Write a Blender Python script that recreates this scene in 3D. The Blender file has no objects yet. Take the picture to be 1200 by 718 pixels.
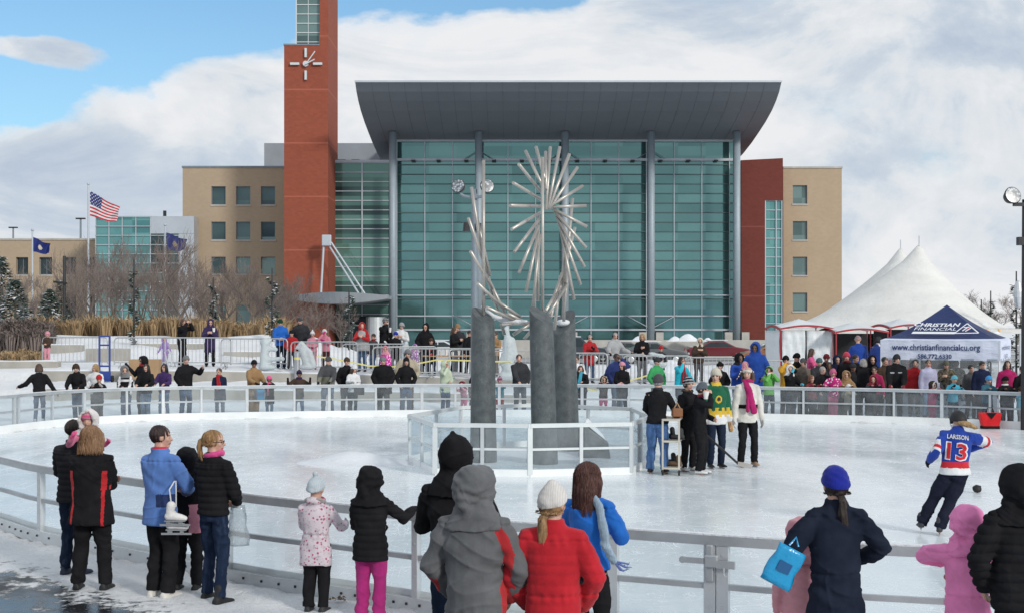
import bpy, bmesh, math, random
import numpy as np
from mathutils import Vector, Matrix, Quaternion, noise
from mathutils.bvhtree import BVHTree
random.seed(7)
S = bpy.context.scene
COL = S.collection
R = math.radians
PI = math.pi
F = 1600.0; CX = 600.0; HY = 379.0; CH = 2.6

def PT(px, py, Y):
    return Vector(((px-CX)*Y/F, Y, CH-(py-HY)*Y/F))
def PX(px, Y): return (px-CX)*Y/F
def PZ(py, Y): return CH-(py-HY)*Y/F

# ------------------------------------------------------------------ camera
cam = bpy.data.cameras.new('camera'); camo = bpy.data.objects.new('camera', cam); COL.objects.link(camo)
camo.location = (0, 0, CH); camo.rotation_euler = (R(90), 0, 0)
cam.sensor_width = 36; cam.lens = 48; cam.shift_y = 20/1200
cam.clip_start = .1; cam.clip_end = 5000
S.camera = camo
S.render.resolution_x = 1024; S.render.resolution_y = 612
vs = S.view_settings
vs.view_transform = 'Standard'; vs.look = 'None'; vs.exposure = 0; vs.gamma = 1; vs.use_curve_mapping = False
S.render.engine = 'CYCLES'
S.cycles.max_bounces = 8; S.cycles.transparent_max_bounces = 24
S.cycles.caustics_reflective = False; S.cycles.caustics_refractive = False

# ------------------------------------------------------------------ materials
class NT:
    def __init__(s, tree): s.t = tree; s.n = tree.nodes; s.l = tree.links
    def add(s, typ, **kw):
        n = s.n.new(typ)
        ins = kw.pop('ins', {})
        for k, v in kw.items(): setattr(n, k, v)
        for k, v in ins.items():
            if hasattr(v, 'is_output'): s.l.new(v, n.inputs[k])
            else: n.inputs[k].default_value = v
        return n
    def math(s, op, a, b=None, c=None, clamp=False):
        n = s.n.new('ShaderNodeMath'); n.operation = op; n.use_clamp = clamp
        for i, v in enumerate((a, b, c)):
            if v is None: continue
            if hasattr(v, 'is_output'): s.l.new(v, n.inputs[i])
            else: n.inputs[i].default_value = v
        return n.outputs[0]
    def noise(s, vec, scale, detail=3, rough=.55, out=0, dist=0):
        n = s.add('ShaderNodeTexNoise', ins={'Scale': scale, 'Detail': detail, 'Roughness': rough, 'Distortion': dist})
        if vec is not None: s.l.new(vec, n.inputs['Vector'])
        return n.outputs[out]
    def ramp(s, fac, stops):
        n = s.n.new('ShaderNodeValToRGB'); s.l.new(fac, n.inputs[0])
        cr = n.color_ramp
        while len(cr.elements) > 1: cr.elements.remove(cr.elements[-1])
        for i, (p, c) in enumerate(stops):
            e = cr.elements[0] if i == 0 else cr.elements.new(p)
            e.position = p
            e.color = (c, c, c, 1) if isinstance(c, (int, float)) else (*c[:3], 1)
        return n.outputs[0]
    def mix(s, fac, a, b, mode='MIX'):
        n = s.n.new('ShaderNodeMix'); n.data_type = 'RGBA'; n.blend_type = mode
        for i, v in ((0, fac), (6, a), (7, b)):
            if hasattr(v, 'is_output'): s.l.new(v, n.inputs[i])
            elif i == 0: n.inputs[i].default_value = v
            else: n.inputs[i].default_value = (*v[:3], 1)
        return n.outputs[2]
    def scalevec(s, vec, sc):
        n = s.add('ShaderNodeMapping', ins={'Scale': sc}); s.l.new(vec, n.inputs[0]); return n.outputs[0]
    def bump(s, h, strength=.3, dist=.02):
        n = s.add('ShaderNodeBump', ins={'Strength': strength, 'Distance': dist}); s.l.new(h, n.inputs['Height']); return n.outputs[0]

def newmat(name):
    m = bpy.data.materials.new(name); m.use_nodes = True
    t = NT(m.node_tree); b = m.node_tree.nodes['Principled BSDF']
    tc = t.add('ShaderNodeTexCoord')
    return m, t, b, tc.outputs['Object']

def mat(name, col, rough=.6, metal=0, var=.12, vscale=3.0, bump=0, bscale=40, spec=.5, coat=0, sheen=0, stretch=None, bdist=.01):
    m, t, b, oc = newmat(name)
    v = oc if stretch is None else t.scalevec(oc, stretch)
    n = t.noise(v, vscale, 4, .6)
    lo = [max(0, c*(1-var)) for c in col]; hi = [min(1, c*(1+var)) for c in col]
    c = t.ramp(n, [(.3, lo), (.7, hi)])
    t.l.new(c, b.inputs['Base Color'])
    b.inputs['Roughness'].default_value = rough; b.inputs['Metallic'].default_value = metal
    b.inputs['Specular IOR Level'].default_value = spec
    b.inputs['Coat Weight'].default_value = coat
    if sheen: b.inputs['Sheen Weight'].default_value = sheen
    if bump:
        n2 = t.noise(v, bscale, 3, .6)
        t.l.new(t.bump(n2, bump, bdist), b.inputs['Normal'])
    return m
_fc = {}
def fabric(col, kind='plain'):
    key = (tuple(round(c, 3) for c in col), kind)
    if key in _fc: return _fc[key]
    m, t, b, oc = newmat('fabric')
    n = t.noise(oc, 6, 4, .6)
    lo = [c*.82 for c in col]; hi = [min(1, c*1.15+.004) for c in col]
    cc = t.ramp(n, [(.3, lo), (.7, hi)])
    if kind == 'denim':
        n3 = t.noise(t.scalevec(oc, (6, 6, 1.5)), 5, 4, .6)
        cc = t.mix(t.ramp(n3, [(.5, 0.0), (.75, .5)]), cc, [min(1, c*2.2+.03) for c in col])
    if kind == 'print':   # pale cloth with scattered coloured blossoms
        vo = t.add('ShaderNodeTexVoronoi', ins={'Scale': 30.0}); t.l.new(oc, vo.inputs['Vector'])
        nz = t.noise(oc, 30, 3, .6)
        d = t.math('ADD', vo.outputs['Distance'], t.math('MULTIPLY', nz, .55))
        cc = t.mix(t.ramp(d, [(.50, 1.0), (.60, 0.0)]), (.62, .55, .60), (.42, .06, .16))
        ln = t.noise(oc, 22, 5, .7)
        cc = t.mix(t.ramp(ln, [(.55, 0.0), (.6, .6)]), cc, (.30, .28, .31))
    if kind == 'camo':
        cc = t.ramp(t.noise(oc, 14, 4, .6), [(.4, (.03, .03, .02)), (.5, (.12, .1, .07)), (.6, (.2, .17, .13))])
    if kind == 'dots':
        vo = t.add('ShaderNodeTexVoronoi', ins={'Scale': 16.0}); t.l.new(oc, vo.inputs['Vector'])
        cc = t.mix(t.ramp(vo.outputs['Distance'], [(.3, 1.0), (.36, 0.0)]), col, (.75, .7, .75))
    if kind == 'knit':
        w = t.add('ShaderNodeTexWave', ins={'Scale': 22.0, 'Distortion': 2.0, 'Detail': 1.0}); t.l.new(oc, w.inputs['Vector'])
        cc = t.mix(t.math('MULTIPLY', w.outputs['Fac'], .35), cc, [c*.55 for c in col])
    t.l.new(cc, b.inputs['Base Color'])
    b.inputs['Roughness'].default_value = .62 if kind == 'shiny' else .88
    b.inputs['Specular IOR Level'].default_value = .4 if kind == 'shiny' else .2 if max(col) > .06 else .07
    b.inputs['Sheen Weight'].default_value = .12 if max(col) > .06 else .0
    h = t.math('ADD', t.noise(t.scalevec(oc, (1, 1, .45)), 9, 4, .6), t.math('MULTIPLY', t.noise(oc, 55, 2, .5), .2))
    t.l.new(t.bump(h, .45 if kind != 'knit' else .8, .014), b.inputs['Normal'])
    _fc[key] = m
    return m
_hc = {}
def hairmat(col):
    key = tuple(round(c, 3) for c in col)
    if key in _hc: return _hc[key]
    m, t, b, oc = newmat('hair')
    n = t.noise(t.scalevec(oc, (70, 70, 7)), 1.6, 4, .65); n2 = t.noise(t.scalevec(oc, (18, 18, 3)), 1.5, 3, .6)
    f = t.math('ADD', t.math('MULTIPLY', n, .6), t.math('MULTIPLY', n2, .4))
    t.l.new(t.ramp(f, [(.35, [c*.35 for c in col]), (.52, col), (.68, [min(1, c*1.9+.015) for c in col])]), b.inputs['Base Color'])
    b.inputs['Roughness'].default_value = .5
    t.l.new(t.bump(f, .9, .02), b.inputs['Normal'])
    _hc[key] = m
    return m

M = {}
M['steel'] = mat('galvanised_steel', (.42, .44, .46), .42, .75, .12, 2.5, .1, 60)
M['alu'] = mat('brushed_aluminium', (.62, .65, .67), .4, .55, .10, 2.0, .08, 60)
M['alu_dark'] = mat('weathered_aluminium', (.43, .46, .48), .42, .5, .15, 3.0, .1, 60)
M['rod'] = mat('satin_steel_tube', (.43, .41, .38), .38, .5, .25, 1.2, .08, 30)
M['white_board'] = mat('white_plastic_board', (.78, .80, .80), .45, 0, .06, 2.0)
M['concrete'] = mat('concrete', (.36, .345, .31), .85, 0, .18, 1.2, .3, 25)
M['concrete_light'] = mat('pale_concrete', (.45, .44, .41), .85, 0, .15, 1.0, .3, 25)
M['black'] = mat('black_metal', (.02, .021, .024), .45)
M['grey_metal'] = mat('painted_grey_metal', (.20, .24, .28), .5, .2, .08)
M['white_metal'] = mat('white_painted_metal', (.62, .66, .67), .5, .2, .06)
M['silver'] = mat('silver_panel', (.48, .53, .58), .5, .3, .06, .6)
M['penthouse'] = mat('grey_metal_cladding', (.28, .31, .35), .5, .2, .08, .5)
M['soffit'] = mat('dark_soffit_panels', (.235, .26, .295), .5, .1, .06, .15)
M['soffit_joint'] = mat('soffit_joint', (.185, .205, .235), .7)
M['column_paint'] = mat('pale_blue_grey_paint', (.33, .40, .45), .5, .1, .06)
M['rubber'] = mat('black_rubber', (.018, .018, .018), .8)
M['blue_paint'] = mat('blue_paint', (.02, .05, .25), .45)
M['card'] = mat('brown_cardboard', (.36, .235, .13), .85, 0, .1)
M['wood'] = mat('pale_timber', (.42, .27, .15), .75, 0, .2, 4, .2, 30)
M['tape'] = mat('yellow_tape', (.62, .56, .20), .5, 0, .05)
M['bark'] = mat('grey_bark', (.15, .125, .105), .95, 0, .25, 5, .4, 30)
M['twig'] = mat('bare_twigs', (.185, .15, .135), .95, 0, .25, 1)
M['grass'] = mat('dry_ornamental_grass', (.37, .26, .145), .95, 0, .3, 1.5)
M['needle'] = mat('evergreen_needles', (.04, .065, .05), .9, 0, .4, 2)
M['dark_interior'] = mat('tent_interior_shade', (.02, .02, .022), .9)  # near-black colour that paints the shade inside the open tents
M['tan_cover'] = mat('tan_canvas', (.36, .27, .18), .9)
M['red_cloth'] = mat('red_canopy_cloth', (.33, .03, .04), .7)
M['skin'] = mat('skin', (.52, .31, .235), .5, 0, .08, 14)
M['skin_dark'] = mat('dark_skin', (.16, .085, .055), .5, 0, .08, 14)
M['lips'] = mat('lips', (.36, .12, .11), .5)
M['eye'] = mat('eye_dark', (.03, .02, .018), .25)
M['eyewhite'] = mat('eye_white', (.62, .58, .55), .3)
M['brow'] = mat('brow_hair', (.10, .06, .04), .8)
M['lens'] = mat('dark_lens', (.01, .01, .012), .1)

def snowmat(name, col=(.76, .79, .83), bstr=.5):
    m, t, b, oc = newmat(name)
    n = t.noise(oc, .9, 5, .6); n2 = t.noise(oc, 9, 5, .65)
    c = t.ramp(n, [(.3, [x*.88 for x in col]), (.65, col)])
    t.l.new(c, b.inputs['Base Color']); b.inputs['Roughness'].default_value = .75
    b.inputs['Specular IOR Level'].default_value = .3
    h = t.math('ADD', n2, t.math('MULTIPLY', t.noise(oc, 60, 3, .6), .3))
    t.l.new(t.bump(h, bstr, .06), b.inputs['Normal'])
    return m
M['snow'] = snowmat('snow')

def icemat():
    m, t, b, oc = newmat('skating_ice')
    ws = t.noise(t.scalevec(oc, (1, .35, 1)), .35, 5, .6, dist=1.5)
    c = t.ramp(ws, [(.3, (.66, .74, .79)), (.5, (.75, .81, .84)), (.7, (.82, .86, .88))])
    # skate scratches: thin bent lines
    sc = None
    for k, (rx, s) in enumerate((((.3, 1.6, 1), 1.1), ((1.5, .25, 1), 1.3), ((.8, .9, 1), .8))):
        mp = t.add('ShaderNodeMapping', ins={'Scale': rx, 'Rotation': (0, 0, .5*k+.2)}); t.l.new(oc, mp.inputs[0])
        nn = t.noise(mp.outputs[0], s, 2, .5, dist=2.5)
        d = t.math('ABSOLUTE', t.math('SUBTRACT', nn, .5))
        ln = t.ramp(d, [(.0, 1.0), (.006, .0)])
        sc = ln if sc is None else t.math('MAXIMUM', sc, ln)
    br = t.noise(oc, 1.7, 3, .6)
    for k in range(3):
        mp = t.add('ShaderNodeMapping', ins={'Scale': (2.6, .9, 1) if k % 2 else (.9, 2.6, 1), 'Rotation': (0, 0, 1.1*k+.5)}); t.l.new(oc, mp.inputs[0])
        nn = t.noise(mp.outputs[0], 2.1, 1, .5, dist=1.2)
        sc = t.math('MAXIMUM', sc, t.ramp(t.math('ABSOLUTE', t.math('SUBTRACT', nn, .5)), [(.0, .8), (.009, .0)]))
    scm = t.math('MULTIPLY', sc, t.ramp(br, [(.35, .1), (.6, .75)]))
    c = t.mix(scm, c, (.90, .93, .95))
    fine = t.noise(t.scalevec(oc, (3, .6, 1)), 6, 5, .75)
    c = t.mix(t.ramp(fine, [(.5, 0.0), (.8, .5)]), c, (.84, .88, .90))
    t.l.new(c, b.inputs['Base Color'])
    rr = t.ramp(ws, [(.3, .10), (.7, .30)])
    t.l.new(t.math('ADD', rr, t.math('MULTIPLY', scm, .3)), b.inputs['Roughness'])
    b.inputs['IOR'].default_value = 1.31
    h = t.math('ADD', t.noise(oc, 7, 4, .7), t.math('MULTIPLY', sc, .4))
    t.l.new(t.bump(h, .06, .02), b.inputs['Normal'])
    return m
M['ice'] = icemat()

def groundmat():
    m, t, b, oc = newmat('snowy_ground')
    sep = t.add('ShaderNodeSeparateXYZ'); t.l.new(oc, sep.inputs[0])
    x, y = sep.outputs[0], sep.outputs[1]
    # wet asphalt walk: in front of a line that runs down to the right
    ln = t.math('MULTIPLY', t.math('SUBTRACT', t.math('SUBTRACT', 8.95, t.math('MULTIPLY', x, 1.0)), y), .7)   # >0 on the asphalt side
    n1 = t.noise(oc, 1.6, 6, .7, dist=.4); n2 = t.noise(oc, 7, 5, .7)
    f = t.math('ADD', ln, t.math('MULTIPLY', t.math('SUBTRACT', n1, .5), 2.6))
    f = t.math('ADD', f, t.math('MULTIPLY', t.math('SUBTRACT', n2, .5), 1.6))
    near = t.math('LESS_THAN', y, 18.0)
    left = t.math('LESS_THAN', x, .5)
    am = t.math('MULTIPLY', t.math('MULTIPLY', t.ramp(t.math('ADD', f, .15), [(.0, 0.0), (.22, 1.0)]), near), left)
    # leftover slush on the asphalt
    sl = t.ramp(t.noise(oc, 3.1, 6, .75), [(.56, 0.0), (.66, .85)])
    am = t.math('MULTIPLY', am, t.math('SUBTRACT', 1.0, sl))
    n = t.noise(oc, .9, 5, .6)
    sn = t.ramp(n, [(.3, (.70, .73, .76)), (.65, (.82, .84, .86))])
    dirt = t.noise(oc, 4, 6, .75)
    edge = t.ramp(t.math('ADD', ln, 1.0), [(.0, 0.0), (1.0, 1.0)])
    sn = t.mix(t.math('MULTIPLY', t.math('MULTIPLY', t.ramp(dirt, [(.52, 0.0), (.66, .38)]), near), t.math('MULTIPLY', edge, left)), sn, (.20, .20, .205))
    # streets and plaza far behind: trampled slush
    far = t.math('MULTIPLY', t.math('GREATER_THAN', y, 82.0), t.math('LESS_THAN', y, 160.0))
    fs = t.ramp(t.noise(t.scalevec(oc, (.15, .6, 1)), .5, 5, .7), [(.4, 1.0), (.6, .3)])
    sn = t.mix(t.math('MULTIPLY', far, fs), sn, (.17, .17, .17))
    asp = t.ramp(t.noise(oc, 40, 3, .7), [(.3, (.012, .013, .015)), (.7, (.035, .037, .04))])
    col = t.mix(am, sn, asp)
    t.l.new(col, b.inputs['Base Color'])
    wet = t.ramp(t.noise(oc, 1.3, 3, .5), [(.45, .1), (.65, .55)])
    rr = t.n.new('ShaderNodeMix'); rr.data_type = 'FLOAT'
    t.l.new(am, rr.inputs[0]); rr.inputs[2].default_value = .8; t.l.new(wet, rr.inputs[3])
    t.l.new(rr.outputs[0], b.inputs['Roughness'])
    inv = t.math('SUBTRACT', 1.0, am)
    h = t.math('MULTIPLY', t.math('ADD', n2, t.math('MULTIPLY', t.noise(oc, 30, 4, .7), .5)), t.math('ADD', t.math('MULTIPLY', inv, .95), .05))
    t.l.new(t.bump(h, .8, .07), b.inputs['Normal'])
    return m
M['ground'] = groundmat()

def rinkglass(name, tint, haze, gl=.5):
    m = bpy.data.materials.new(name); m.use_nodes = True
    t = NT(m.node_tree); m.node_tree.nodes.clear()
    out = t.add('ShaderNodeOutputMaterial')
    tr = t.add('ShaderNodeBsdfTransparent', ins={'Color': (*tint, 1)})
    gs = t.add('ShaderNodeBsdfGlossy', ins={'Color': (.9, .95, 1, 1), 'Roughness': .08})
    df = t.add('ShaderNodeBsdfDiffuse', ins={'Color': (.62, .67, .70, 1)})
    fr = t.add('ShaderNodeFresnel', ins={'IOR': 1.45})
    tc = t.add('ShaderNodeTexCoord')
    n = t.noise(tc.outputs['Object'], 1.3, 5, .7)
    hz = t.ramp(n, [(.3, haze*.4), (.7, haze*1.6)])
    m1 = t.add('ShaderNodeMixShader'); t.l.new(hz, m1.inputs[0]); t.l.new(tr.outputs[0], m1.inputs[1]); t.l.new(df.outputs[0], m1.inputs[2])
    m2 = t.add('ShaderNodeMixShader'); t.l.new(t.math('MULTIPLY', fr.outputs[0], gl), m2.inputs[0]); t.l.new(m1.outputs[0], m2.inputs[1]); t.l.new(gs.outputs[0], m2.inputs[2])
    t.l.new(m2.outputs[0], out.inputs[0])
    return m
M['plexi'] = rinkglass('scuffed_clear_panel', (.80, .87, .90), .16)
M['plexi_near'] = rinkglass('clear_panel', (.92, .95, .96), .035, .12)
M['vinyl'] = rinkglass('clear_vinyl_wall', (.80, .84, .86), .22)
M['bag_blue'] = rinkglass('translucent_blue_plastic', (.02, .35, .65), .0)
M['bag_blue'].node_tree.nodes
M['clear_bag'] = rinkglass('clear_plastic_bag', (.85, .88, .9), .25)

def blueplastic():
    m, t, b, oc = newmat('blue_plastic_bag')
    b.inputs['Base Color'].default_value = (.01, .28, .55, 1); b.inputs['Roughness'].default_value = .25
    t.l.new(t.bump(t.noise(oc, 9, 3, .6), .5, .03), b.inputs['Normal'])
    return m
M['bag_blue'] = blueplastic()

def iceblock():
    m, t, b, oc = newmat('carved_ice')
    b.inputs['Base Color'].default_value = (.78, .87, .90, 1); b.inputs['Roughness'].default_value = .22
    b.inputs['Transmission Weight'].default_value = .45; b.inputs['IOR'].default_value = 1.31
    t.l.new(t.bump(t.noise(oc, 9, 4, .7), .7, .05), b.inputs['Normal'])
    return m
M['iceblock'] = iceblock()

def curtain(name, dark, light, cellx, cellz, refl=.5, dens=.4, metal=.35, st=(.35, .95)):
    """tinted glazing: each pane keeps its own tone (blinds, rooms, sky seen in it)"""
    m, t, b, oc = newmat(name)
    sep = t.add('ShaderNodeSeparateXYZ'); t.l.new(oc, sep.inputs[0])
    fx = t.math('FLOOR', t.math('DIVIDE', sep.outputs[0], cellx)); fz = t.math('FLOOR', t.math('DIVIDE', sep.outputs[2], cellz))
    cb = t.add('ShaderNodeCombineXYZ'); t.l.new(fx, cb.inputs[0]); t.l.new(fz, cb.inputs[2])
    wn = t.add('ShaderNodeTexWhiteNoise'); t.l.new(cb.outputs[0], wn.inputs['Vector'])
    big = t.noise(t.scalevec(oc, (.06, .06, .16)), 1, 3, .6)
    f = t.math('ADD', t.math('MULTIPLY', wn.outputs['Value'], dens), t.math('MULTIPLY', big, 1.0))
    c = t.ramp(f, [(st[0], dark), (st[1], light)])
    t.l.new(c, b.inputs['Base Color']); b.inputs['Roughness'].default_value = .06
    b.inputs['Metallic'].default_value = metal; b.inputs['Specular IOR Level'].default_value = refl
    # every pane sits a hair out of true
    nm = t.add('ShaderNodeBump', ins={'Strength': .25, 'Distance': .02})
    t.l.new(t.noise(oc, .7, 2, .5), nm.inputs['Height']); t.l.new(nm.outputs[0], b.inputs['Normal'])
    return m
M['hallglass'] = curtain('teal_curtain_glass', (.078, .175, .180), (.145, .30, .30), 3.04, 1.05, dens=.45, metal=.65)
M['linkglass'] = curtain('green_strip_glass', (.012, .032, .036), (.13, .27, .23), 99, 1.03, dens=.5, metal=.25, st=(.55, .95))
M['officeglass'] = curtain('office_window_glass', (.012, .035, .042), (.17, .26, .25), 2.9, 4.1, dens=.6, metal=.25, st=(.5, .98))
M['barrier'] = mat('dull_galvanised_tube', (.40, .42, .43), .5, .4, .15, 3)
M['darkglass'] = curtain('dark_window_glass', (.012, .02, .024), (.03, .05, .055), 2.9, 4.1, dens=.3, metal=.1)
M['wingglass'] = curtain('teal_wing_glass', (.05, .17, .18), (.16, .38, .37), 2.0, 1.4, dens=.5)

def masonry(name, col, mortar, bw=.4, bh=.2, seam=None, var=.1):
    m, t, b, oc = newmat(name)
    sep = t.add('ShaderNodeSeparateXYZ'); t.l.new(oc, sep.inputs[0])
    cb = t.add('ShaderNodeCombineXYZ'); t.l.new(t.math('ADD', sep.outputs[0], sep.outputs[1]), cb.inputs[0]); t.l.new(sep.outputs[2], cb.inputs[1])
    br = t.add('ShaderNodeTexBrick', ins={'Scale': 1.0, 'Mortar Size': .012, 'Brick Width': bw, 'Row Height': bh,
               'Color1': (*[c*(1-var) for c in col], 1), 'Color2': (*[min(1, c*(1+var)) for c in col], 1), 'Mortar': (*mortar, 1)})
    t.l.new(cb.outputs[0], br.inputs['Vector'])
    n = t.noise(t.scalevec(oc, (1, 1, .5)), .25, 5, .65)
    c = t.mix(t.ramp(n, [(.3, 0.0), (.8, .45)]), br.outputs['Color'], [x*.72 for x in col])
    if seam:
        z = t.math('MODULO', t.math('ADD', sep.outputs[2], seam[1]), seam[0])
        c = t.mix(t.math('MULTIPLY', t.math('LESS_THAN', z, .16), .35), c, [min(1, x*1.7+.05) for x in col])
    t.l.new(c, b.inputs['Base Color']); b.inputs['Roughness'].default_value = .88
    return m
M['tan'] = masonry('tan_brick', (.43, .335, .235), (.43, .345, .25), var=.04)
M['tan_right'] = masonry('buff_brick', (.46, .35, .24), (.45, .36, .26), var=.04)
M['red'] = masonry('terracotta_brick', (.30, .074, .040), (.27, .078, .05), seam=(5.6, 1.0))
M['red_dark'] = masonry('dark_terracotta_brick', (.165, .035, .025), (.16, .04, .03), seam=(7.5, 2.0))

def stonemat():
    m, t, b, oc = newmat('dark_green_granite')
    n = t.noise(oc, 5, 6, .7)
    c = t.ramp(n, [(.3, (.042, .052, .057)), (.7, (.112, .130, .135))])
    mp = t.add('ShaderNodeMapping', ins={'Scale': (3, 3, 1), 'Rotation': (.4, .5, 0)}); t.l.new(oc, mp.inputs[0])
    v = t.noise(mp.outputs[0], 2.2, 3, .6, dist=3)
    d = t.math('ABSOLUTE', t.math('SUBTRACT', v, .5))
    c = t.mix(t.ramp(d, [(0, .45), (.012, 0.0)]), c, (.22, .24, .24))
    t.l.new(c, b.inputs['Base Color']); b.inputs['Roughness'].default_value = .55
    t.l.new(t.bump(t.noise(oc, 12, 5, .7), .3, .02), b.inputs['Normal'])
    return m
M['stone'] = stonemat()

def tentmat(name, col, transl=.25):
    m, t, b, oc = newmat(name)
    n = t.noise(t.scalevec(oc, (.5, .5, 1.5)), 1.2, 4, .6)
    t.l.new(t.ramp(n, [(.3, [c*.88 for c in col]), (.7, col)]), b.inputs['Base Color'])
    b.inputs['Roughness'].default_value = .6; b.inputs['Transmission Weight'].default_value = 0
    t.l.new(t.bump(t.noise(t.scalevec(oc, (1, 1, 2)), 1.5, 4, .6), .5, .12), b.inputs['Normal'])
    return m
M['tent'] = tentmat('white_tent_vinyl', (.74, .74, .71))
M['tent_side'] = tentmat('white_tent_wall', (.68, .72, .74))
M['navy'] = tentmat('navy_canopy_cloth', (.012, .028, .12))
M['valance'] = tentmat('white_valance_cloth', (.66, .72, .86))
M['navytext'] = mat('navy_lettering', (.03, .05, .16), .7, 0, .02)
M['whitetext'] = mat('white_lettering', (.75, .78, .82), .7, 0, .02)
M['redtext'] = mat('red_lettering', (.62, .03, .035), .7, 0, .02)

# ------------------------------------------------------------------ mesh helpers
class MB:
    def __init__(s): s.v = []; s.f = []; s.m = []
    def add(s, vs, fs, mi=0):
        o = len(s.v); s.v += [tuple(v) for v in vs]; s.f += [tuple(i+o for i in f) for f in fs]; s.m += [mi]*len(fs); return s
    def box(s, c, d, rz=0, mi=0, rot=None):
        x, y, z = d[0]/2, d[1]/2, d[2]/2
        Rm = rot if rot is not None else Matrix.Rotation(rz, 3, 'Z')
        c = Vector(c)
        vs = [c + Rm @ Vector((sx*x, sy*y, sz*z)) for sx in (-1, 1) for sy in (-1, 1) for sz in (-1, 1)]
        return s.add(vs, [(0, 1, 3, 2), (4, 6, 7, 5), (0, 4, 5, 1), (2, 3, 7, 6), (0, 2, 6, 4), (1, 5, 7, 3)], mi)
    def bx(s, x0, x1, y0, y1, z0, z1, mi=0):
        return s.box(((x0+x1)/2, (y0+y1)/2, (z0+z1)/2), (x1-x0, y1-y0, z1-z0), 0, mi)
    def bar(s, a, b, w, h=None, mi=0):
        a = Vector(a); b = Vector(b); d = b-a; L = d.length
        if L < 1e-6: return s
        h = h or w; t = d/L
        up = Vector((0, 0, 1)) if abs(t.z) < .95 else Vector((0, 1, 0))
        u = t.cross(up).normalized(); v = u.cross(t)
        Rm = Matrix((u, t, v)).transposed()
        return s.box((a+b)/2, (w, L, h), mi=mi, rot=Rm)
    def loft(s, rings, cap=True, mi=0, closed=False):
        n = len(rings[0]); vs = [p for r in rings for p in r]; fs = []
        m = len(rings)
        for i in range(m-1 if not closed else m):
            j = (i+1) % m
            for k in range(n):
                k2 = (k+1) % n
                fs.append((i*n+k, i*n+k2, j*n+k2, j*n+k))
        if cap and not closed:
            fs.append(tuple(range(n-1, -1, -1))); fs.append(tuple((m-1)*n+k for k in range(n)))
        return s.add(vs, fs, mi)
    def tube(s, pts, rad, seg=10, mi=0, flat=1.0, roundcap=False, cap=True):
        pts = [Vector(p) for p in pts]
        if isinstance(rad, (int, float)): rad = [rad]*len(pts)
        rad = list(rad)
        if roundcap:
            t0 = (pts[1]-pts[0]).normalized(); t1 = (pts[-1]-pts[-2]).normalized()
            a, b = [], []
            for q in (.97, .75, .4):
                a.append((pts[0]-t0*rad[0]*q*.95, rad[0]*math.sqrt(1-q*q)))
                b.append((pts[-1]+t1*rad[-1]*q*.95, rad[-1]*math.sqrt(1-q*q)))
            pts = [p for p, _ in a]+pts+[p for p, _ in reversed(b)]
            rad = [r for _, r in a]+rad+[r for _, r in reversed(b)]
        rings = []; u = None
        for i, p in enumerate(pts):
            t = (pts[min(i+1, len(pts)-1)]-pts[max(i-1, 0)])
            t = t.normalized() if t.length > 1e-9 else Vector((0, 0, 1))
            if u is None:
                u = t.cross(Vector((0, 1, 0)) if abs(t.y) < .8 else Vector((1, 0, 0))).normalized()
            else:
                u = (u - t*u.dot(t)); u = u.normalized() if u.length > 1e-6 else t.orthogonal().normalized()
            v = t.cross(u)
            rings.append([p + (u*math.cos(2*PI*k/seg) + v*math.sin(2*PI*k/seg)*flat)*rad[i] for k in range(seg)])
        return s.loft(rings, cap, mi)
    def ell(s, c, r, seg=12, rows=8, mi=0, mtx=None):
        c = Vector(c); rings = []
        for i in range(rows):
            a = PI*(i+.5)/rows if False else PI*(i+.35)/(rows-.3)
            z = -math.cos(a); q = math.sin(a)
            rings.append([Vector((r[0]*q*math.cos(2*PI*k/seg), r[1]*q*math.sin(2*PI*k/seg), r[2]*z)) for k in range(seg)])
        if mtx is not None: rings = [[mtx @ p for p in rg] for rg in rings]
        return s.loft([[c+p for p in rg] for rg in rings], True, mi)
    def xf(s, fn, start=0):
        for i in range(start, len(s.v)): s.v[i] = tuple(fn(Vector(s.v[i])))
        return s
    def build(s, name, mats, parent=None, loc=None, smooth=False, label=None):
        me = bpy.data.meshes.new(name); me.from_pydata(s.v, [], s.f)
        if not isinstance(mats, (list, tuple)): mats = [mats]
        for m in mats: me.materials.append(m)
        if len(mats) > 1: me.polygons.foreach_set('material_index', s.m)
        if smooth: me.polygons.foreach_set('use_smooth', [True]*len(me.polygons))
        me.update()
        o = bpy.data.objects.new(name, me); COL.objects.link(o)
        if parent is not None: o.parent = parent
        if loc is not None: o.location = loc
        if label: o['label'] = label
        return o

def thing(name, label, cat, loc=(0, 0, 0), rz=0, group=None):
    o = bpy.data.objects.new(name, None); COL.objects.link(o); o.location = loc; o.rotation_euler = (0, 0, rz)
    o.empty_display_size = .2
    return tag(o, label, cat, group)
def tag(o, label, cat, group=None, kind=None):
    if label: o['label'] = label
    if cat: o['category'] = cat
    if group: o['group'] = group
    if kind: o['kind'] = kind
    return o
def struct(o, kind='structure'): o['kind'] = kind; return o
def copy_tree(o, parent=None):
    c = o.copy(); COL.objects.link(c)
    if parent is not None: c.parent = parent
    for ch in list(o.children): copy_tree(ch, c)
    return c
def fix_normals(o):
    bm = bmesh.new(); bm.from_mesh(o.data); bmesh.ops.recalc_face_normals(bm, faces=bm.faces); bm.to_mesh(o.data); bm.free(); return o
def bevel(o, w, seg=2):
    md = o.modifiers.new('b', 'BEVEL'); md.width = w; md.segments = seg; md.limit_method = 'ANGLE'; return o
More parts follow.
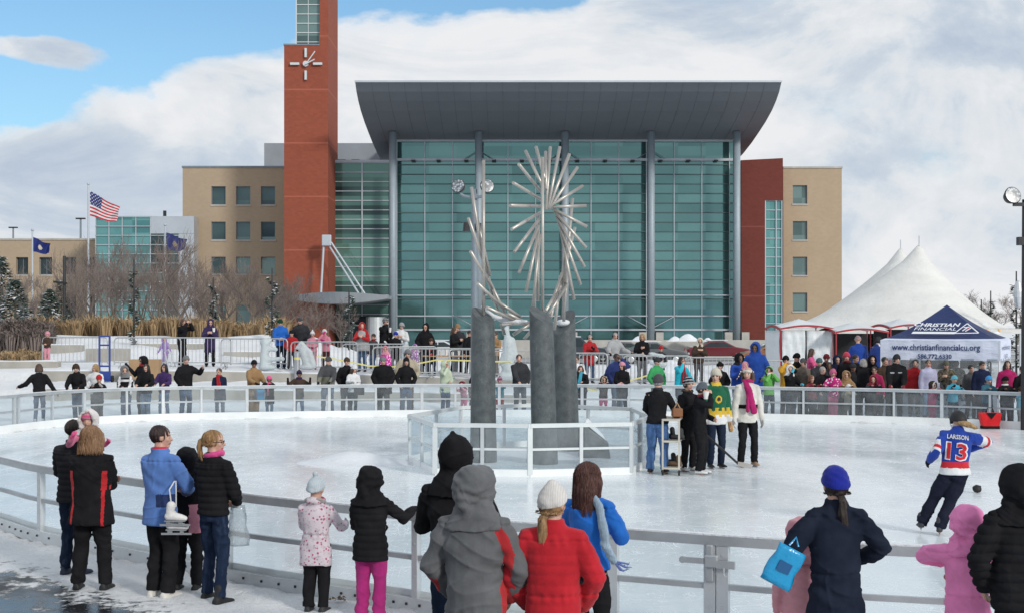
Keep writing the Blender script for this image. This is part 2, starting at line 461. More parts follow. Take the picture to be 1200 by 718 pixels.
def text_verts(s, size=1, shear=0, extrude=0, bold=0, spacing=1):
    cu = bpy.data.curves.new('t', 'FONT'); cu.body = s; cu.size = size; cu.shear = shear; cu.extrude = extrude
    cu.align_x = 'CENTER'; cu.align_y = 'CENTER'; cu.offset = bold; cu.resolution_u = 2; cu.space_character = spacing
    ob = bpy.data.objects.new('t', cu); COL.objects.link(ob)
    dg = bpy.context.evaluated_depsgraph_get()
    me = bpy.data.meshes.new_from_object(ob.evaluated_get(dg))
    vs = [v.co.copy() for v in me.vertices]; fs = [tuple(p.vertices) for p in me.polygons]
    bpy.data.objects.remove(ob); bpy.data.curves.remove(cu); bpy.data.meshes.remove(me)
    return vs, fs
# ------------------------------------------------------------------ sky and sun
SUN_EL, SUN_AZ = 25.0, 142.0     # azimuth measured clockwise from +Y (view direction): behind and to the right
w = bpy.data.worlds.new('World'); S.world = w; w.use_nodes = True
t = NT(w.node_tree); w.node_tree.nodes.clear()
out = t.add('ShaderNodeOutputWorld'); bg = t.add('ShaderNodeBackground', ins={'Strength': .1}); t.l.new(bg.outputs[0], out.inputs[0])
sky = t.add('ShaderNodeTexSky', sky_type='NISHITA', sun_disc=False, sun_elevation=R(SUN_EL), sun_rotation=R(SUN_AZ), air_density=1.0, dust_density=.6)
tc = t.add('ShaderNodeTexCoord'); D = tc.outputs['Generated']
sp = t.add('ShaderNodeSeparateXYZ'); t.l.new(D, sp.inputs[0])
st = t.scalevec(D, (1, 1, 1.9))
n1 = t.noise(st, 5.2, 8, .55, dist=.15)
n2 = t.noise(st, 14, 6, .6)
def blob(dx, dz, rx, rz, amt):
    """a hole in the cloud deck round one direction of the sky (front half)"""
    a = t.math('DIVIDE', t.math('SUBTRACT', sp.outputs[0], dx), rx)
    b = t.math('DIVIDE', t.math('SUBTRACT', sp.outputs[2], dz), rz)
    d = t.math('ADD', t.math('MULTIPLY', a, a), t.math('MULTIPLY', b, b))
    g = t.math('POWER', 2.718, t.math('MULTIPLY', d, -1.0))
    g = t.math('MULTIPLY', g, t.math('GREATER_THAN', sp.outputs[1], 0.0))
    return t.math('MULTIPLY', g, amt)
holes = t.math('ADD', blob(-.255, .232, .135, .050, .75), blob(-.345, .160, .060, .028, .45))
holes = t.math('ADD', holes, blob(-.01, .252, .20, .026, .55))
holes = t.math('SUBTRACT', holes, blob(-.322, .186, .035, .010, .50))
cov = t.math('SUBTRACT', t.math('ADD', t.math('MULTIPLY_ADD', n1, 1.4, -.2), .25), holes)
cm = t.ramp(cov, [(.46, 0.0), (.54, .85), (.62, 1.0)])
# cloud tone: bright tops, grey-blue undersides
n3 = t.noise(t.scalevec(D, (1, 1, 2.4)), 3.6, 8, .6, dist=.9)
tone = t.ramp(t.math('ADD', t.math('MULTIPLY', n3, .85), t.math('MULTIPLY', n2, .15)), [(.40, (4.4, 5.3, 6.6)), (.47, (5.8, 6.6, 7.5)), (.51, (7.4, 7.8, 8.2)), (.58, (8.9, 8.9, 9.0))])
edge = t.ramp(cov, [(.52, (8.3, 8.45, 8.6)), (.66, (6.9, 7.3, 7.9))])
cloud = t.mix(.22, tone, edge)
skyc = t.mix(1.0, sky.outputs[0], (.80, 1.16, 1.36), 'MULTIPLY')
haze = t.ramp(sp.outputs[2], [(.02, .35), (.3, .0)])
skyc = t.mix(haze, skyc, (5.5, 6.6, 7.6))
t.l.new(t.mix(cm, skyc, cloud), bg.inputs['Color'])
sl = bpy.data.lights.new('sun', 'SUN'); sl.energy = 2.1; sl.angle = R(8); sl.color = (1, .95, .87)
so = bpy.data.objects.new('sun', sl); COL.objects.link(so); so.location = (20, -20, 40)
az = R(SUN_AZ); d = Vector((math.sin(az)*math.cos(R(SUN_EL)), math.cos(az)*math.cos(R(SUN_EL)), math.sin(R(SUN_EL))))
so.rotation_euler = d.to_track_quat('Z', 'Y').to_euler()

# ------------------------------------------------------------------ rink outline
NEAR = [(3.19, 10.4), (2.2, 10.73), (1.65, 10.97), (.99, 11.28), (0, 11.72), (-.80, 12.28), (-1.57, 12.85), (-2.63, 13.6), (-4.15, 15.0), (-5.65, 16.35), (-6.6, 17.5)]
FAR = [(-12.1, 32.4), (-11.6, 34.2), (-10.9, 35.5), (-9.2, 36.8), (-5.7, 37.8), (-1.9, 38.4), (1.7, 38.3), (4.7, 37.6), (7.3, 36.6), (10.2, 35.5), (12.6, 33.7)]
CTRL = NEAR + [(-9.0, 20.2), (-11.4, 23.6), (-12.5, 27.5), (-12.6, 30.6)] + FAR + [(15.3, 30.6), (16.8, 26), (16.4, 20.5), (14.0, 15.6), (10.6, 12.0), (7.2, 10.2), (5.0, 10.0)]
def catmull(P, n=12):
    out = []; N = len(P)
    for i in range(N):
        a, b, c, d = (Vector(P[(i+k-1) % N]) for k in range(4))
        for k in range(n):
            u = k/n
            out.append(.5*((2*b)+(c-a)*u+(2*a-5*b+4*c-d)*u*u+(3*b-a-3*c+d)*u**3))
    return out
OUT = [Vector((p.x, p.y)) for p in catmull([(*p, 0) for p in CTRL])]
# smooth the outline a little
for _ in range(6):
    OUT = [(OUT[i-1]+OUT[i]*2+OUT[(i+1) % len(OUT)])/4 for i in range(len(OUT))]
ACC = [0]
for i in range(1, len(OUT)+1): ACC.append(ACC[-1]+(OUT[i % len(OUT)]-OUT[i-1]).length)
LTOT = ACC[-1]
def at_s(s):
    s %= LTOT
    i = int(np.searchsorted(ACC, s, side='right'))-1
    u = (s-ACC[i])/(ACC[i+1]-ACC[i]); return OUT[i].lerp(OUT[(i+1) % len(OUT)], u)
def s_of_px(px, near=True):
    best = None
    for i, p in enumerate(OUT):
        if near and not (p.y < 21 and p.x < 4): continue
        if not near and p.y < 31: continue
        e = abs(p.x/p.y*F+CX-px)
        if best is None or e < best[0]: best = (e, ACC[i])
    return best[1]
def offset_poly(d):
    n = len(OUT); res = []
    for i in range(n):
        tt = (OUT[(i+1) % n]-OUT[i-1]).normalized(); res.append(OUT[i]+Vector((-tt.y, tt.x))*-d if False else OUT[i]+Vector((tt.y, -tt.x))*d)
    return res
# which way is outside?  area sign
area = sum(OUT[i-1].x*OUT[i].y-OUT[i].x*OUT[i-1].y for i in range(len(OUT)))
SGN = 1 if area > 0 else -1
def off(d): return offset_poly(d*SGN)
def rail_y(px):
    pts = [(p.x/p.y*F+CX, p.y) for p in OUT if p.y > 31.5]; pts.sort()
    return float(np.interp(px, [a for a, _ in pts], [b for _, b in pts]))

# ------------------------------------------------------------------ ground
def plateau(x):
    return float(np.interp(x, [-14, -10, -3.6, 3, 7.5, 11, 30], [1.08, 1.07, .89, .59, .44, .18, .05]))
PYY = [38.6, 40.2, 42.15, 42.45, 42.5, 45.75, 46.25, 46.3, 47.5, 62, 70, 84]
PZZ = [0, .05, .20, .20, .44, .60, .60, .84, 1.0, 1.0, .35, 0.0]
def ground_z(x, y):
    if y < 38 or y > 84: base = 0
    else:
        base = float(np.interp(y, PYY, PZZ))*plateau(x)
        base += float(np.interp(y, [55, 61, 73, 82], [0, .85, .85, 0]))*float(np.interp(x, [-9, -6.5], [1, 0]))
    return base
xs = list(np.arange(-16, 20.01, .28)); xs = [-900, -400, -150, -80, -50, -35, -27, -22, -19]+xs+[22, 26, 32, 40, 55, 80, 150, 400, 900]
ys = [-60, -20, -5, 2, 5] + list(np.arange(7, 19.9, .14)) + list(np.arange(20, 36.5, .8)) + list(np.arange(36.5, 42, .25)) + [42.15, 42.44, 42.5] + list(np.arange(42.8, 45.7, .3)) + [45.75, 46.24, 46.3] + list(np.arange(46.6, 56, .35)) + list(np.arange(57, 85, 1.0)) + [88, 92, 100, 110, 120, 135, 150, 170, 200, 260, 400, 700, 1500]
from mathutils.geometry import tessellate_polygon
poly = [(p.x, p.y) for p in OUT]
PA = np.array(poly)
def inside(x, y):
    x1, y1 = PA[:, 0], PA[:, 1]; x2, y2 = np.roll(x1, -1), np.roll(y1, -1)
    c = ((y1 > y) != (y2 > y)) & (x < (x2-x1)*(y-y1)/(y2-y1+1e-12)+x1)
    return bool(c.sum() % 2)
def dist_out(x, y): return float(np.sqrt(((PA-np.array([x, y]))**2).sum(1)).min())
vs = []; 
for y in ys:
    for x in xs:
        z = ground_z(x, y)
        nearrow = 6 < y < 60 and -17 < x < 21
        if nearrow:
            ins = inside(x, y); dd = dist_out(x, y) if (y < 42) else 9
            if ins: z = -.06
            else:
                nz = noise.fractal(Vector((x*.9, y*.9, 1.3)), 1, 2, 4)*.045+noise.fractal(Vector((x*3.3, y*3.3, 7)), 1, 2, 3)*.02
                k = .5 if y < 19 else 1
                if y < 19 and x < .5 and (9.35-1.0*x-y) > -.2: k = .12      # trodden asphalt walk stays flat
                z += nz*k*(1 if z < .3 or y > 47 else 1.6) + (.02 if k == 1 else -.005)
                if dd < .35: z = min(z+.03, .08)
                if y > 48: z += max(0, noise.fractal(Vector((x*.35, y*.3, 3)), 1, 2, 3))*.30
        elif 60 < y < 84 and abs(x) < 45: z += abs(noise.fractal(Vector((x*.2, y*.2, 3)), 1, 2, 3))*.4
        vs.append((x, y, z))
nx = len(xs); fs = []
for j in range(len(ys)-1):
    for i in range(nx-1):
        a = j*nx+i; fs.append((a, a+1, a+nx+1, a+nx))
g = MB().add(vs, fs).build('ground', M['ground'], smooth=True); struct(g)
# long plough ridge of snow between the terrace and the street
ms = MB(); rng = random.Random(3)
cols = []
for i in range(150):
    x = 2+i*.24
    hgt = .55+.35*noise.fractal(Vector((x*.5, 0, 0)), 1, 2, 4)
    hgt *= min(1, (x-2)/3)*min(1, max(0, (38-x)/4))*(1 if x < 12 else max(.45, 1-(x-12)*.06))
    ring = []
    for k in range(13):
        a = k/12; yy = 58+6*a+.5*noise.noise(Vector((x*.6, k, 2)))
        zz = .35*plateau(x)+math.sin(a*PI)**.7*(hgt+.2*noise.fractal(Vector((x*1.1, k*.5, 5)), 1, 2, 4))+.0
        ring.append((x, yy, max(zz, -.02)-(.25 if k in (0, 12) else 0)))
    cols.append(ring)
fs = [(i*13+k, (i+1)*13+k, (i+1)*13+k+1, i*13+k+1) for i in range(149) for k in range(12)]
o = MB().add([p for c in cols for p in c], fs).build('snow_bank', M['snow'], smooth=True); struct(o)

# ice sheet
inn = off(-.02)
m = MB(); vs = [(p.x, p.y, 0) for p in inn]
tri = tessellate_polygon([[Vector(v) for v in vs]])
o = MB().add(vs, [tuple(tt) for tt in tri]).build('ice', M['ice']); struct(o); fix_normals(o)
if o.data.polygons[0].normal.z < 0: o.data.flip_normals()
# scraped snow heap beside the sculpture pen
def mound(name, cx, cy, rx, ry, h, seed, mat_=None, z0=0, n=26):
    m = MB(); vs = [(cx, cy, z0+h)]; fs = []
    rings = 9
    for r in range(1, rings+1):
        for k in range(n):
            a = 2*PI*k/n; q = r/rings; w = 1+.25*noise.noise(Vector((math.cos(a)*1.5, math.sin(a)*1.5, seed)))
            zz = z0+h*(math.cos(q*PI)*.5+.5)+(.10*h*noise.noise(Vector((q*6*math.cos(a), q*6*math.sin(a), seed+3))) if r < rings else -.02)
            vs.append((cx+rx*q*w*math.cos(a), cy+ry*q*w*math.sin(a), zz))
    for k in range(n): fs.append((0, 1+k, 1+(k+1) % n))
    for r in range(rings-1):
        for k in range(n):
            a = 1+r*n+k; b = 1+r*n+(k+1) % n; fs.append((a, a+n, b+n, b))
    o = MB().add(vs, fs).build(name, mat_ or M['snow'], smooth=True)
    return o
struct(mound('snow_heap', -2.95, 25.6, 1.25, 1.0, .2, 4))

# ------------------------------------------------------------------ rink barrier
RB = thing('rink_barrier', 'metal railing with clear panels running round the skating ice', 'railing')
GH = .90
def ribbon(name, d_in, d_out, z0, z1, mat_, parent, skip=None, label=None):
    A = off(d_in); B = off(d_out); n = len(A); m = MB(); ring = []
    for i in range(n):
        ring.append([Vector((A[i].x, A[i].y, z0)), Vector((B[i].x, B[i].y, z0)), Vector((B[i].x, B[i].y, z1)), Vector((A[i].x, A[i].y, z1))])
    m.loft(ring, False, closed=True)
    o = m.build(name, mat_, parent, label=label); fix_normals(o); return o
ribbon('top_rail', -.04, .04, GH-.075, GH, M['alu_dark'], RB)
ribbon('mid_rail', -.022, .022, .47, .515, M['alu_dark'], RB)
ribbon('kick_board', -.045, -.018, -.01, .19, M['white_board'], RB)
ribbon('base_channel', .0, .05, -.01, .13, M['alu'], RB)
ribbon('snow_cap', -.038, .03, GH+.001, GH+.014, M['snow'], RB)
# ice curb at the far side: a white dasher ledge
# posts at measured pixels on the near side, even spacing elsewhere
near_px = [47, 263, 485, 1115]
far_px = [20, 60, 101, 147, 192, 239, 290, 342, 391, 441, 489, 538, 588, 637, 687, 737, 789, 840, 892, 943, 995, 1048, 1104, 1160]
gate_px = [713, 829, 846]
posts = [(s_of_px(p), .055 if p in (47,) else .04) for p in near_px]
posts += [(s_of_px(p, False), .05 if k % 2 == 0 else .035) for k, p in enumerate(far_px)]
s0 = s_of_px(47)
for k in range(1, 9): posts.append((s0+k*2.35, .05))
s1 = s_of_px(1160, False)
k = 1
sN = s_of_px(1115)
posts += [(s1+2.3*k, .05) for k in range(1, 13) if s1+2.3*k < LTOT-.8]
for q in gate_px: posts.append((s_of_px(q), .06))
ps = sorted(set(round(a[0] % LTOT, 3) for a in posts)); pw = {round(a[0] % LTOT, 3): a[1] for a in posts}
def tang(s):
    return (at_s(s+.05)-at_s(s-.05)).normalized()
for s in ps:
    p = at_s(s); tt = tang(s); ang = math.atan2(tt.y, tt.x)
    m = MB().box((0, 0, (GH-.076)/2), (pw[s]*1.6, .065, GH-.076), ang)
    for zz in (.2, .33, .62, .75): m.box((0, 0, zz), (.018, .075, .018), ang)
    m.box((0, 0, .006), (pw[s]*2.6, .13, .012), ang)
    m.build('post', M['alu'], RB, loc=(p.x, p.y, 0))
nearS = lambda s: at_s(s).y < 20
for i, s in enumerate(ps):
    e = ps[(i+1) % len(ps)]
    if e <= s: e += LTOT
    L = e-s
    if L > 3.2 or L < .2: n_ = 1
    steps = max(2, int(L/.4))
    a0 = s+pw[s]*.9; a1 = e-pw[ps[(i+1) % len(ps)]]*.9
    A = []
    for k in range(steps+1):
        q = at_s(a0+(a1-a0)*k/steps); A.append(q)
    m = MB(); vs = [(q.x, q.y, .135) for q in A]+[(q.x, q.y, GH-.08) for q in A]
    n_ = len(A)
    m.add(vs, [(k, k+1, n_+k+1, n_+k) for k in range(n_-1)])
    m.build('clear_panel', M['plexi_near'] if nearS(s) else M['plexi'], RB)
# bolts along the near base channel
m = MB()
A = off(.052)
for i in range(0, len(A)):
    if A[i].y < 20 and A[i].x < 4.2 and i % 2 == 0:
        m.box((A[i].x, A[i].y, .075), (.022, .022, .022))
m.build('bolt_row', M['black'], RB)
# gate latch and hinge plates
gp = at_s(s_of_px(829)); tt = tang(s_of_px(829)); ga = math.atan2(tt.y, tt.x)+PI
G = thing('gate_latch', 'dull metal slide latch on the gate of the near railing', 'latch', (gp.x, gp.y-.055, 0), ga if abs(ga) < 1.6 else ga-2*PI)
m = MB().box((-.0, 0, .70), (.11, .05, .10)).box((-.02, .01, .78), (.06, .03, .10)).box((-.02, .01, .60), (.07, .03, .14)); bevel(m.build('latch_body', M['alu_dark'], G), .012)
m = MB().box((-.15, -.02, .70), (.18, .022, .045)).tube([(-.235, -.035, .70), (-.235, -.005, .70)], .028, 10).box((.12, -.01, .68), (.15, .03, .06)); m.build('slide_bar', M['alu_dark'], G)
m = MB().tube([(.11, -.035, .66), (.11, -.035, .60), (.13, -.035, .585)], .007, 6); m.build('latch_pin', M['alu'], G)

# ------------------------------------------------------------------ sculpture pen (octagon)
PEN = thing('sculpture_pen', 'low white framed glass pen around the sculpture in mid ice', 'railing')
def onp(px, pyt): # top rail pixel -> world
    Y = (CH-.9)*F/(pyt-HY); return Vector((PX(px, Y), Y))
pen = [onp(480, 487.5), onp(508, 497), onp(620, 496), onp(741, 494.5), onp(756, 485), onp(735, 476), onp(655, 473.5), onp(560, 473.5)]
pen = [onp(480, 485), onp(510, 495), onp(621, 496), onp(740, 494), onp(762, 486), onp(741, 477), onp(640, 472), onp(540, 475)]
def rail_seg(m, a, b, z, w, h): m.bar((a.x, a.y, z), (b.x, b.y, z), w, h)
mt, mm_, mk = MB(), MB(), MB()
for i in range(8):
    a, b = pen[i], pen[(i+1) % 8]
    e = (b-a).normalized()*.03
    rail_seg(mt, a-e, b+e, .865, .07, .07); rail_seg(mm_, a, b, .46, .035, .04); rail_seg(mk, a, b, .055, .05, .13)
mt.build('top_rail', M['white_metal'], PEN); mm_.build('mid_rail', M['white_metal'], PEN); mk.build('kick_board', M['white_board'], PEN)
for i in range(8):
    a, b = pen[i], pen[(i+1) % 8]
    n_ = 2 if (b-a).length > 1.2 else 1
    tt = (b-a).normalized(); ang = math.atan2(tt.y, tt.x)
    for k in range(n_):
        p = a.lerp(b, k/n_)
        m = MB().box((0, 0, .43), (.085 if k == 0 else .06, .055, .80), ang); m.build('post', M['white_metal'] if k == 0 else M['alu'], PEN, loc=(p.x, p.y, 0))
        q = a.lerp(b, (k+1)/n_)
        p2 = p+tt*.05; q2 = q-tt*.05
        MB().add([(p2.x, p2.y, .12), (q2.x, q2.y, .12), (q2.x, q2.y, .825), (p2.x, p2.y, .825)], [(0, 1, 2, 3)]).build('clear_panel', M['plexi'], PEN)
# dark trim on the pen's open gate
gpos = onp(748, 490)
o = MB().box((0, 0, .44), (.03, .03, .86)).build('gate_post', M['black'], PEN, loc=(gpos.x, gpos.y-.02, 0))
struct(mound('snow_floor', .75, 27.4, 1.75, 1.5, .1, 8))

# ------------------------------------------------------------------ sculpture
SC = thing('steel_rod_sculpture', 'tall sculpture of radiating steel rods on three dark stone columns', 'sculpture')
def column(pxt, pyt, pxb, Yb, wt, wb, Yt=None, slope=.35, ang=0.0):
    Yt = Yt or Yb
    b = Vector((PX(pxb, Yb), Yb, -.02)); tp = PT(pxt, pyt, Yt)
    rb = wb*Yb/F/2; rt = wt*Yt/F/2; seg = 28; rings = []
    for k in range(9):
        q = min(1, k/7*.9) if k < 8 else 1; c = b.lerp(tp, q); r = rb+(rt-rb)*q**.8; rg = []
        for j in range(seg):
            a = 2*PI*j/seg
            rr = r*(1+.015*noise.noise(Vector((math.cos(a)*2, math.sin(a)*2, q*6))))
            x = math.cos(a)*rr; y = math.sin(a)*rr
            z = c.z
            if k == 8: z = c.z - slope*(math.cos(a-ang))*r
            rg.append((c.x+x, c.y+y, z))
        rings.append(rg)
        mm2 = MB().loft(rings, False); mm2.add(rings[-1], [tuple(range(seg))]).add(rings[0], [tuple(range(seg-1, -1, -1))])
    return mm2.build('stone_column', M['stone'], SC, smooth=True)
column(566, 370, 566.5, 25.75, 27, 32, ang=R(-42), slope=.75)
column(634, 369, 638.5, 25.4, 27.5, 31, ang=R(-42), slope=.75)
column(661, 377, 664.5, 27.3, 26, 31, ang=R(-130), slope=1.1)
# stub block
m = MB(); p = PT(698, 540, 26.6)
m.add([(p.x-.26, p.y-.25, -.02), (p.x+.28, p.y-.2, -.02), (p.x+.26, p.y+.25, -.02), (p.x-.24, p.y+.2, -.02),
       (p.x-.25, p.y-.22, .66), (p.x+.24, p.y-.17, .30), (p.x+.22, p.y+.22, .34), (p.x-.22, p.y+.18, .68)],
      [(0, 1, 5, 4), (1, 2, 6, 5), (2, 3, 7, 6), (3, 0, 4, 7), (4, 5, 6, 7), (3, 2, 1, 0)])
st_ = bevel(m.build('stone_stub', M['stone'], SC), .03)
m = MB(); m.add([(p.x-.23, p.y-.2, .675), (p.x+.22, p.y-.15, .315), (p.x+.2, p.y+.2, .355), (p.x-.2, p.y+.16, .695), (p.x-.2, p.y-.15, .75), (p.x+.15, p.y-.1, .42), (p.x+.14, p.y+.15, .45), (p.x-.15, p.y+.12, .77)],
      [(0, 1, 5, 4), (1, 2, 6, 5), (2, 3, 7, 6), (3, 0, 4, 7), (4, 5, 6, 7), (3, 2, 1, 0)])
bevel(m.build('snow_cap', M['snow'], SC), .04, 3)
RODS = []
def zr(x0, y0, x1, y1, d0=0, d1=0): RODS.append(((500+x0/2.7615, 150+y0/2.7615, d0), (500+x1/2.7615, 150+y1/2.7615, d1)))
fan = [((320, 75), (376, 190)), ((354, 62), (382, 165)), ((385, 78), (386, 200)), ((400, 62), (386, 265)), ((431, 62), (392, 260)), ((462, 85), (394, 262)), ((488, 128), (396, 262)), ((505, 188), (400, 252)),
       ((516, 252), (402, 256)), ((519, 320), (408, 262)), ((516, 388), (414, 270)), ((511, 450), (420, 285)), ((498, 507), (426, 300)), ((477, 555), (432, 318)),
       ((298, 118), (374, 212)), ((280, 178), (374, 234)), ((270, 251), (372, 254)), ((275, 328), (368, 274)), ((283, 402), (364, 296)), ((299, 468), (362, 316)), ((322, 530), (362, 335)), ((344, 580), (366, 345)), ((360, 560), (362, 280))]
for i, (a, b) in enumerate(fan):
    an = math.atan2(255-a[1], a[0]-385)
    zr(a[0], a[1], b[0], b[1], .75*math.sin(an*1.0+i*.12), .05+.035*i)
zr(375, 95, 375, 605, -.25, -.25)
for q in [((445, 345), (444, 625), 1.0, 1.1), ((472, 228), (448, 500), 1.1, .9), ((480, 322), (440, 480), 1.3, 1.1), ((455, 480), (442, 600), 1.0, 1.1), ((456, 505), (395, 602), .9, .3), ((432, 478), (414, 652), 1.0, .8), ((445, 440), (425, 560), 1.2, .9), ((415, 540), (385, 592), .6, .1), ((422, 520), (402, 612), .8, .3), ((438, 470), (404, 572), .9, .6)]: zr(*q[0], *q[1], q[2], q[3])
for q in [((184, 105), (184, 605), -.2, -.2), ((145, 192), (184, 440), -.3, 0), ((135, 292), (196, 470), -.5, .1), ((142, 400), (212, 520), -.6, .1), ((165, 503), (250, 585), -.5, .2), ((195, 580), (292, 625), -.3, .3), ((240, 636), (332, 630), 0, .4),
          ((280, 668), (346, 626), .3, .4), ((315, 682), (352, 640), .5, .4), ((170, 330), (215, 560), .1, .25), ((176, 400), (252, 668), .2, .4), ((205, 500), (272, 640), .1, .4), ((228, 560), (305, 612), .1, .35), ((262, 600), (332, 634), .1, .5), ((160, 280), (205, 480), -.1, .1)]: zr(*q[0], *q[1], q[2], q[3])
for a, b in RODS:
    A = PT(a[0], a[1], 25.9+a[2]); B = PT(b[0], b[1], 25.9+b[2])
    c = (A+B)/2
    m = MB().tube([A-c, B-c], .031, 12)
    o = m.build('rod', M['rod'], SC, loc=c)
    for p_ in o.data.polygons: p_.use_smooth = len(p_.vertices) == 4
# snow lying on the low ring of rods and in the column top
m = MB(); pts = [(565, 360), (578, 371), (592, 377), (606, 378), (617, 377)]
m.tube([PT(x, y-1, 26.15) for x, y in pts], [.02, .04, .055, .05, .02], 10, roundcap=True); m.build('rod_snow', M['snow'], SC, smooth=True)
m = MB(); c = PT(660, 378, 27.25); m.ell(c, (.15, .13, .07)); m.build('rod_snow', M['snow'], SC, smooth=True)
# ------------------------------------------------------------------ buildings
M['transom'] = mat('dark_transom', (.06, .10, .105), .5)
def facade(m, x0, x1, z0, z1, y, wins, depth=.3, mi=0):
    """front wall plane (facing -y) with real openings; wins: (xa, xb, za, zb)"""
    X = sorted({x0, x1, *[w_[0] for w_ in wins], *[w_[1] for w_ in wins]}); Z = sorted({z0, z1, *[w_[2] for w_ in wins], *[w_[3] for w_ in wins]})
    for i in range(len(X)-1):
        for j in range(len(Z)-1):
            cx, cz = (X[i]+X[i+1])/2, (Z[j]+Z[j+1])/2
            if any(w_[0] < cx < w_[1] and w_[2] < cz < w_[3] for w_ in wins): continue
            m.add([(X[i], y, Z[j]), (X[i+1], y, Z[j]), (X[i+1], y, Z[j+1]), (X[i], y, Z[j+1])], [(0, 1, 2, 3)], mi)
    for a, b, c, d in wins:
        yb = y+depth
        m.add([(a, y, c), (b, y, c), (b, y, d), (a, y, d), (a, yb, c), (b, yb, c), (b, yb, d), (a, yb, d)],
              [(0, 4, 5, 1), (1, 5, 6, 2), (2, 6, 7, 3), (3, 7, 4, 0)], mi)
def hull(m, x0, x1, z0, z1, y0, y1, mi=0):
    """sides, back and top of a block whose front is built apart"""
    m.add([(x0, y0, z0), (x0, y1, z0), (x0, y1, z1), (x0, y0, z1)], [(0, 3, 2, 1)], mi)
    m.add([(x1, y0, z0), (x1, y1, z0), (x1, y1, z1), (x1, y0, z1)], [(0, 1, 2, 3)], mi)
    m.add([(x0, y1, z0), (x1, y1, z0), (x1, y1, z1), (x0, y1, z1)], [(0, 3, 2, 1)], mi)
    m.add([(x0, y0, z1), (x1, y0, z1), (x1, y1, z1), (x0, y1, z1)], [(0, 1, 2, 3)], mi)
def window(par, a, b, c, d, y, mat_, depth=.3, bars=0, label=None):
    w_ = MB().add([(a, y+depth-.02, c), (b, y+depth-.02, c), (b, y+depth-.02, d), (a, y+depth-.02, d)], [(0, 1, 2, 3)]).build('window', mat_, par, label=label)
    fr = MB(); t_ = .07
    for q in ((a, b, c, c+t_), (a, b, d-t_, d), (a, a+t_, c+t_, d-t_), (b-t_, b, c+t_, d-t_)): fr.bx(q[0], q[1], y+depth-.1, y+depth-.03, q[2], q[3])
    for k in range(bars):
        x = a+(b-a)*(k+1)/(bars+1); fr.bx(x-.03, x+.03, y+depth-.09, y+depth-.03, c+t_, d-t_)
    fr.build('window_frame', M['grey_metal'], w_)
    MB().bx(a-.08, b+.08, y-.08, y+.16, c-.16, c-.002).build('window_sill', M['concrete_light'], w_)
def wx(l, Y): return [(PX(a, Y), PX(b, Y)) for a, b in l]
def wz(l, Y): return [(PZ(b, Y), PZ(a, Y)) for a, b in l]

# left tan block
Y = 153
B = thing('office_building', 'tan brick office block of four storeys left of the red clock tower', 'building')
X0, X1, ZT = PX(214, Y), PX(333, Y), PZ(197, Y)
W = [(a, b, c, d) for a, b in wx([(247.7, 264.4), (276.6, 293.3), (305.8, 322.5)], Y) for c, d in wz([(218.5, 240), (260, 281), (301, 321), (357, 379)], Y)]
m = MB(); facade(m, X0, X1, -.2, ZT, Y, W); hull(m, X0, X1, -.2, ZT, Y, Y+22); m.build('wall', M['tan'], B)
MB().bx(X0-.08, X1, Y-.08, Y+.4, ZT+.002, ZT+.22).build('coping', M['grey_metal'], B)
for w_ in W: window(B, *w_, Y, M['officeglass'])
o = MB().bx(PX(313, 170), PX(447, 170), 168, 185, 14, PZ(168, 168)).build('rooftop_penthouse', M['penthouse'], B)

# clock tower
Y = 143
T = thing('clock_tower', 'tall red terracotta tower with white bar clock above the plaza', 'tower')
XL, XR, XN = PX(332.9, Y), PX(384.4, Y), PX(346, Y)
ZN = PZ(53.6, Y); YB = 151
m = MB()
m.bx(XL, XR, Y, YB, -.2, ZN)
XG0, XG1 = PX(346.5, Y), PX(374.6, Y)
m.bx(XG1, XR, Y, YB, ZN, 44); m.bx(XN+.0, XG1, Y+1.2, YB, ZN, 44)
m.build('wall', M['red'], T)
MB().add([(XG0+.03, Y+.45, ZN+.16), (XG1, Y+.45, ZN+.16), (XG1, Y+.45, 43), (XG0+.03, Y+.45, 43)], [(0, 1, 2, 3)]).add([(XG0+.03, Y+1.2, ZN+.16), (XG0+.03, Y+.45, ZN+.16), (XG0+.03, Y+.45, 43), (XG0+.03, Y+1.2, 43)], [(0, 1, 2, 3)]).build('stair_glazing', M['officeglass'], T)
m = MB()
for k in range(12): m.bx(XG0, XG1-.01, Y+.36, Y+.44, ZN+.4+k*.98, ZN+.48+k*.98)
m.bx(XG0-.04, XG0+.06, Y+.34, Y+.46, ZN+.16, 43.5); m.bx((XG0+XG1)/2-.03, (XG0+XG1)/2+.03, Y+.37, Y+.45, ZN+.16, 43.5)
m.build('glazing_bar', M['white_metal'], T)
m = MB().bx(XL-.06, XN-.002, Y-.06, YB, ZN+.002, ZN+.18).bx(XN+.002, XG1-.003, Y-.06, Y+1.19, ZN+.004, ZN+.15); m.build('coping', M['grey_metal'], T)
MB().bx(XN-.1, XR+.1, Y-.1, YB+.1, 44.002, 44.4).build('coping', M['grey_metal'], T)
cx, cz = PX(358.6, Y), PZ(75.5, Y)
CK = MB().tube([(cx, Y-.02, cz), (cx, Y-.32, cz)], .3, 14).build('clock', M['white_metal'], T)
for (dx, dz, w_, h_) in ((0, 1.15, .22, .95), (0, -1.2, .22, .95), (-1.15, 0, .95, .24), (1.25, 0, .95, .24)):
    MB().box((cx+dx, Y-.16, cz+dz), (w_, .3, h_)).build('hour_mark', M['white_metal'], CK)
MB().bar((cx, Y-.36, cz-.12), (cx+1.0, Y-.36, cz+1.28), .16, .1).build('minute_hand', M['white_metal'], CK)
MB().bar((cx, Y-.48, cz-.1), (cx+.98, Y-.48, cz+.42), .18, .1).build('hour_hand', M['white_metal'], CK)

